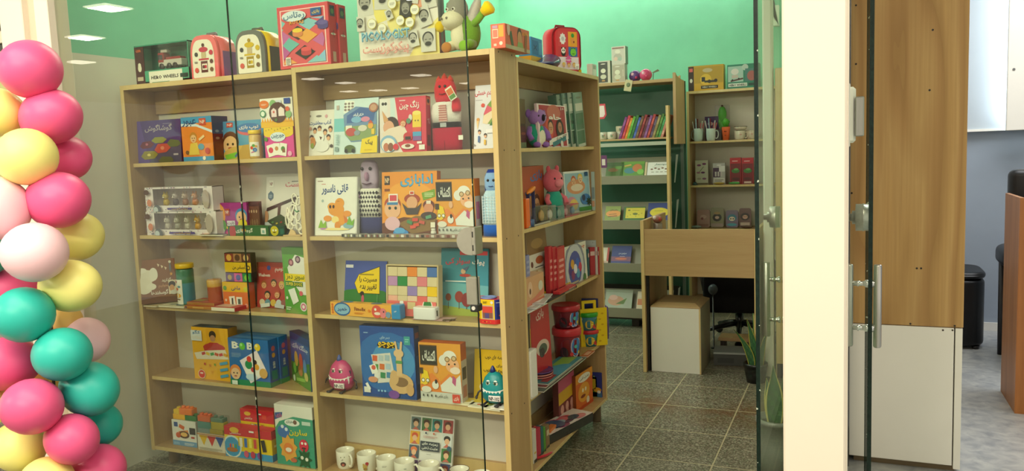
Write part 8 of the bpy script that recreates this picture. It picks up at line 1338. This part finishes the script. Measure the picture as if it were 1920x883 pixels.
for a, b, yt, bg, art, lb in ((1307, 1331, 394, '#b08a84', [E(.5, .6, .24, .16, '#c8a49c'), E(.4, .5, .1, .1, '#8a5a5c'), R(.1, .05, .9, .2, '#98706c')], 'dusty pink tin with faint flowers, first of four on the lowest visible back shelf'), (1332, 1357, 390, '#8a8468', [E(.5, .5, .34, .3, '#2a2624'), E(.5, .72, .24, .1, '#a88a5c'), E(.5, .5, .16, .12, '#c8b0a0'), R(.06, .04, .94, .2, '#a08a84')], 'olive tin with a dark-robed figure, second of four'), (1361, 1384, 395, '#7a6a84', [E(.5, .56, .38, .3, '#3f8098'), E(.5, .5, .24, .18, '#ecd8c0'), C(.4, .5, .06, '#2a3c4c'), C(.6, .5, .06, '#2a3c4c'), E(.5, .16, .4, .12, '#4a9ab0')], 'violet tin with a blue-haired figure, third of four'), (1386, 1408, 391, '#6a4a44', [E(.5, .56, .4, .34, '#2f201c'), E(.5, .54, .22, .18, '#c89a84'), C(.42, .56, .04, '#2a1c1c'), C(.58, .56, .04, '#2a1c1c'), R(.1, .1, .9, .26, '#c8b0a0')], 'brown tin with a dark-haired figure, fourth of four')):
    p_ = K(a, b, DY+.10, yt, Z); q = MB(); w, h = p_[1], p_[2]; q.prism(rr_out(w, h, .018), 0, .02, bg); paint(q, art, w, h, lambda u, v, e: ((u-.5)*w, -e, v*h)); o = q.build('picture_tin', 'gloss_print'); o.location = p_[0]; o.rotation_euler = (-.1, 0, p_[3]); o.location.z += .003; tag(o, lb, 'tin')
for px, c, lb in ((1303, '#8a9a98', 'crumpled clear packet before the pink tin'), (1398, '#5a3c30', 'dark packets lying before the brown tin')):
    x = solve((0, DY+.04, Z), 0, px=px); q = MB(); q.ell((0, 0, .014), (.05, .022, .013), c, 10, 6); o = q.build('small_packet', 'gloss_print'); o.location = (x+.01, DY+.04, Z); tag(o, lb, 'packet')
# ---- on and under the desk
x = solve((0, YD+.22, .722), 0, px=1229); q = MB(); q.lathe([(.03, 0), (.032, .10), (.03, .235)], '#7a6a5c', 16); q.ell((0, 0, .26), (.034, .03, .026), '#8a5a4c', 12, 8); q.ell((-.015, -.02, .27), (.014, .012, .014), '#d8c8c0', 8, 6); q.ell((.016, -.016, .262), (.014, .012, .014), '#a83c34', 8, 6)
o = q.build('desk_trinket', 'coloured_plastic'); o.location = (x+.02, YD+.22, .722); tag(o, 'small red and white knick-knack on the desk behind its front panel', 'ornament')
fr_p = qbox('footrest_plank', (.36, 2.78, .10), (.64, 2.92, .125), 'pale_beech_laminate', None, .002); tag(fr_p, 'tan wooden plank lying low under the desk', 'plank')
q = MB(); q.box((.37, 2.80, 0), (.40, 2.90, .0995), '#3a3028', .002); q.box((.60, 2.80, 0), (.63, 2.90, .0995), '#3a3028', .002); q.build('support', 'painted_metal', fr_p)
cb_ = carton('shipping_carton', 'dark grey carton with a silver taped edge under the desk', 'carton', (Vector((.50, 2.52, 0)), .26, .085, .12), .2, '#4a4c48', [R(0, .9, 1, 1, '#a8aca8'), R(.1, .2, .5, .6, '#3c3e3c')], top=[R(0, 0, 1, 1, '#6a6c68'), R(0, 0, 1, .06, '#b8bcb8')], side='#3a3c38')
x = solve((0, 2.9, .5), 0, px=1318); q = MB(); q.lathe([(.02, 0), (.02, .01), (.006, .014), (.006, .40)], '#3a3a3c', 12); q.ell((0, 0, .43), (.035, .035, .04), '#5a6470', 14, 10); o = q.build('glass_globe', 'gloss_print'); o.location = (.30, 2.95, 0); tag(o, 'small greyish globe on a stem behind the stool', 'globe')
# ---- snake plants
def snake(name, loc, leaves, potr, poth, potc, label, mar):
    o = empty(name, loc, 0, label, 'plant'); q = MB(); q.lathe([(potr*.78, 0), (potr*.92, poth*.5), (potr, poth-.02), (potr*1.04, poth-.02), (potr*1.04, poth), (potr*.94, poth), (potr*.9, poth-.03), (.001, poth-.03)], potc, 28, caps=(True, False)); q.build('pot', 'coloured_plastic', o)
    q = MB(); q.lathe([(potr*.9, poth-.029), (.001, poth-.02)], '#3a2c20', 20, caps=(False, False)); q.build('soil', 'plush_fabric', o)
    for (bx_, by_, lx, ly, h, w, tw) in leaves:
        q = MB(); n = 12; rows = []
        for i in range(n+1):
            t = i/n; ww = w*(.55+.45*math.sin(PI*min(1, t*1.1+.08)))*(1-t**4)+.0008; c_, s_ = math.cos(tw+t*.35), math.sin(tw+t*.35); cx, cy, cz = bx_+lx*t*t, by_+ly*t*t, poth-.03+h*t
            rows.append([(cx+c_*ww*k-s_*.012*(1-k*k)*.5, cy+s_*ww*k+c_*.012*(1-k*k)*.5, cz) for k in (-1, -.8, -.4, 0, .4, .8, 1)])
        V = [[q.vert(p) for p in r] for r in rows]; V2 = [[q.vert((p[0]+math.sin(tw)*.003, p[1]-math.cos(tw)*.003, p[2])) for p in r] for r in rows]
        for VV, fl in ((V, False), (V2, True)):
            for i in range(n):
                for k in range(6):
                    c = mar if k in (0, 5) else ('#2f5a38' if (i+k) % 3 else '#3f6e42'); f = (VV[i][k], VV[i][k+1], VV[i+1][k+1], VV[i+1][k]); q.face(f[::-1] if fl else f, c, 0, True)
        for i in range(n):
            q.face((V[i][0], V[i+1][0], V2[i+1][0], V2[i][0]), mar); q.face((V[i][6], V2[i][6], V2[i+1][6], V[i+1][6]), mar)
        q.build('leaf', 'leaf_green', o)
h1 = hit(1454, 790, 1, .80); 
snake('snake_plant', (h1.x+.005, .80, 0), [(-.005, -.03, -.004, -.01, .27, .040, .1), (.035, .02, .02, .03, .24, .03, .9), (-.03, .04, -.02, .04, .18, .025, -.5), (.02, .05, .03, .02, .30, .028, 2.)], .085, max(.15, h1.z+.02), '#8a8e88', 'snake plant in a grey pot, standing in for its reflection in the glass door', '#b8b06a')  # plant placed where the door glass shows its reflection
h2 = hit(1402, 716, 2, 0)
snake('snake_plant', (h2.x+.045, h2.y+.02, 0), [(-.02, -.02, -.10, -.03, .24, .024, .3), (.0, .0, -.05, .0, .30, .026, -.4), (.03, .0, .05, -.02, .26, .026, .8), (-.01, .03, -.01, .05, .32, .024, 1.6)], .07, .12, '#141614', 'dark snake plant in a black pot on the floor at the desk end', '#a8a040')
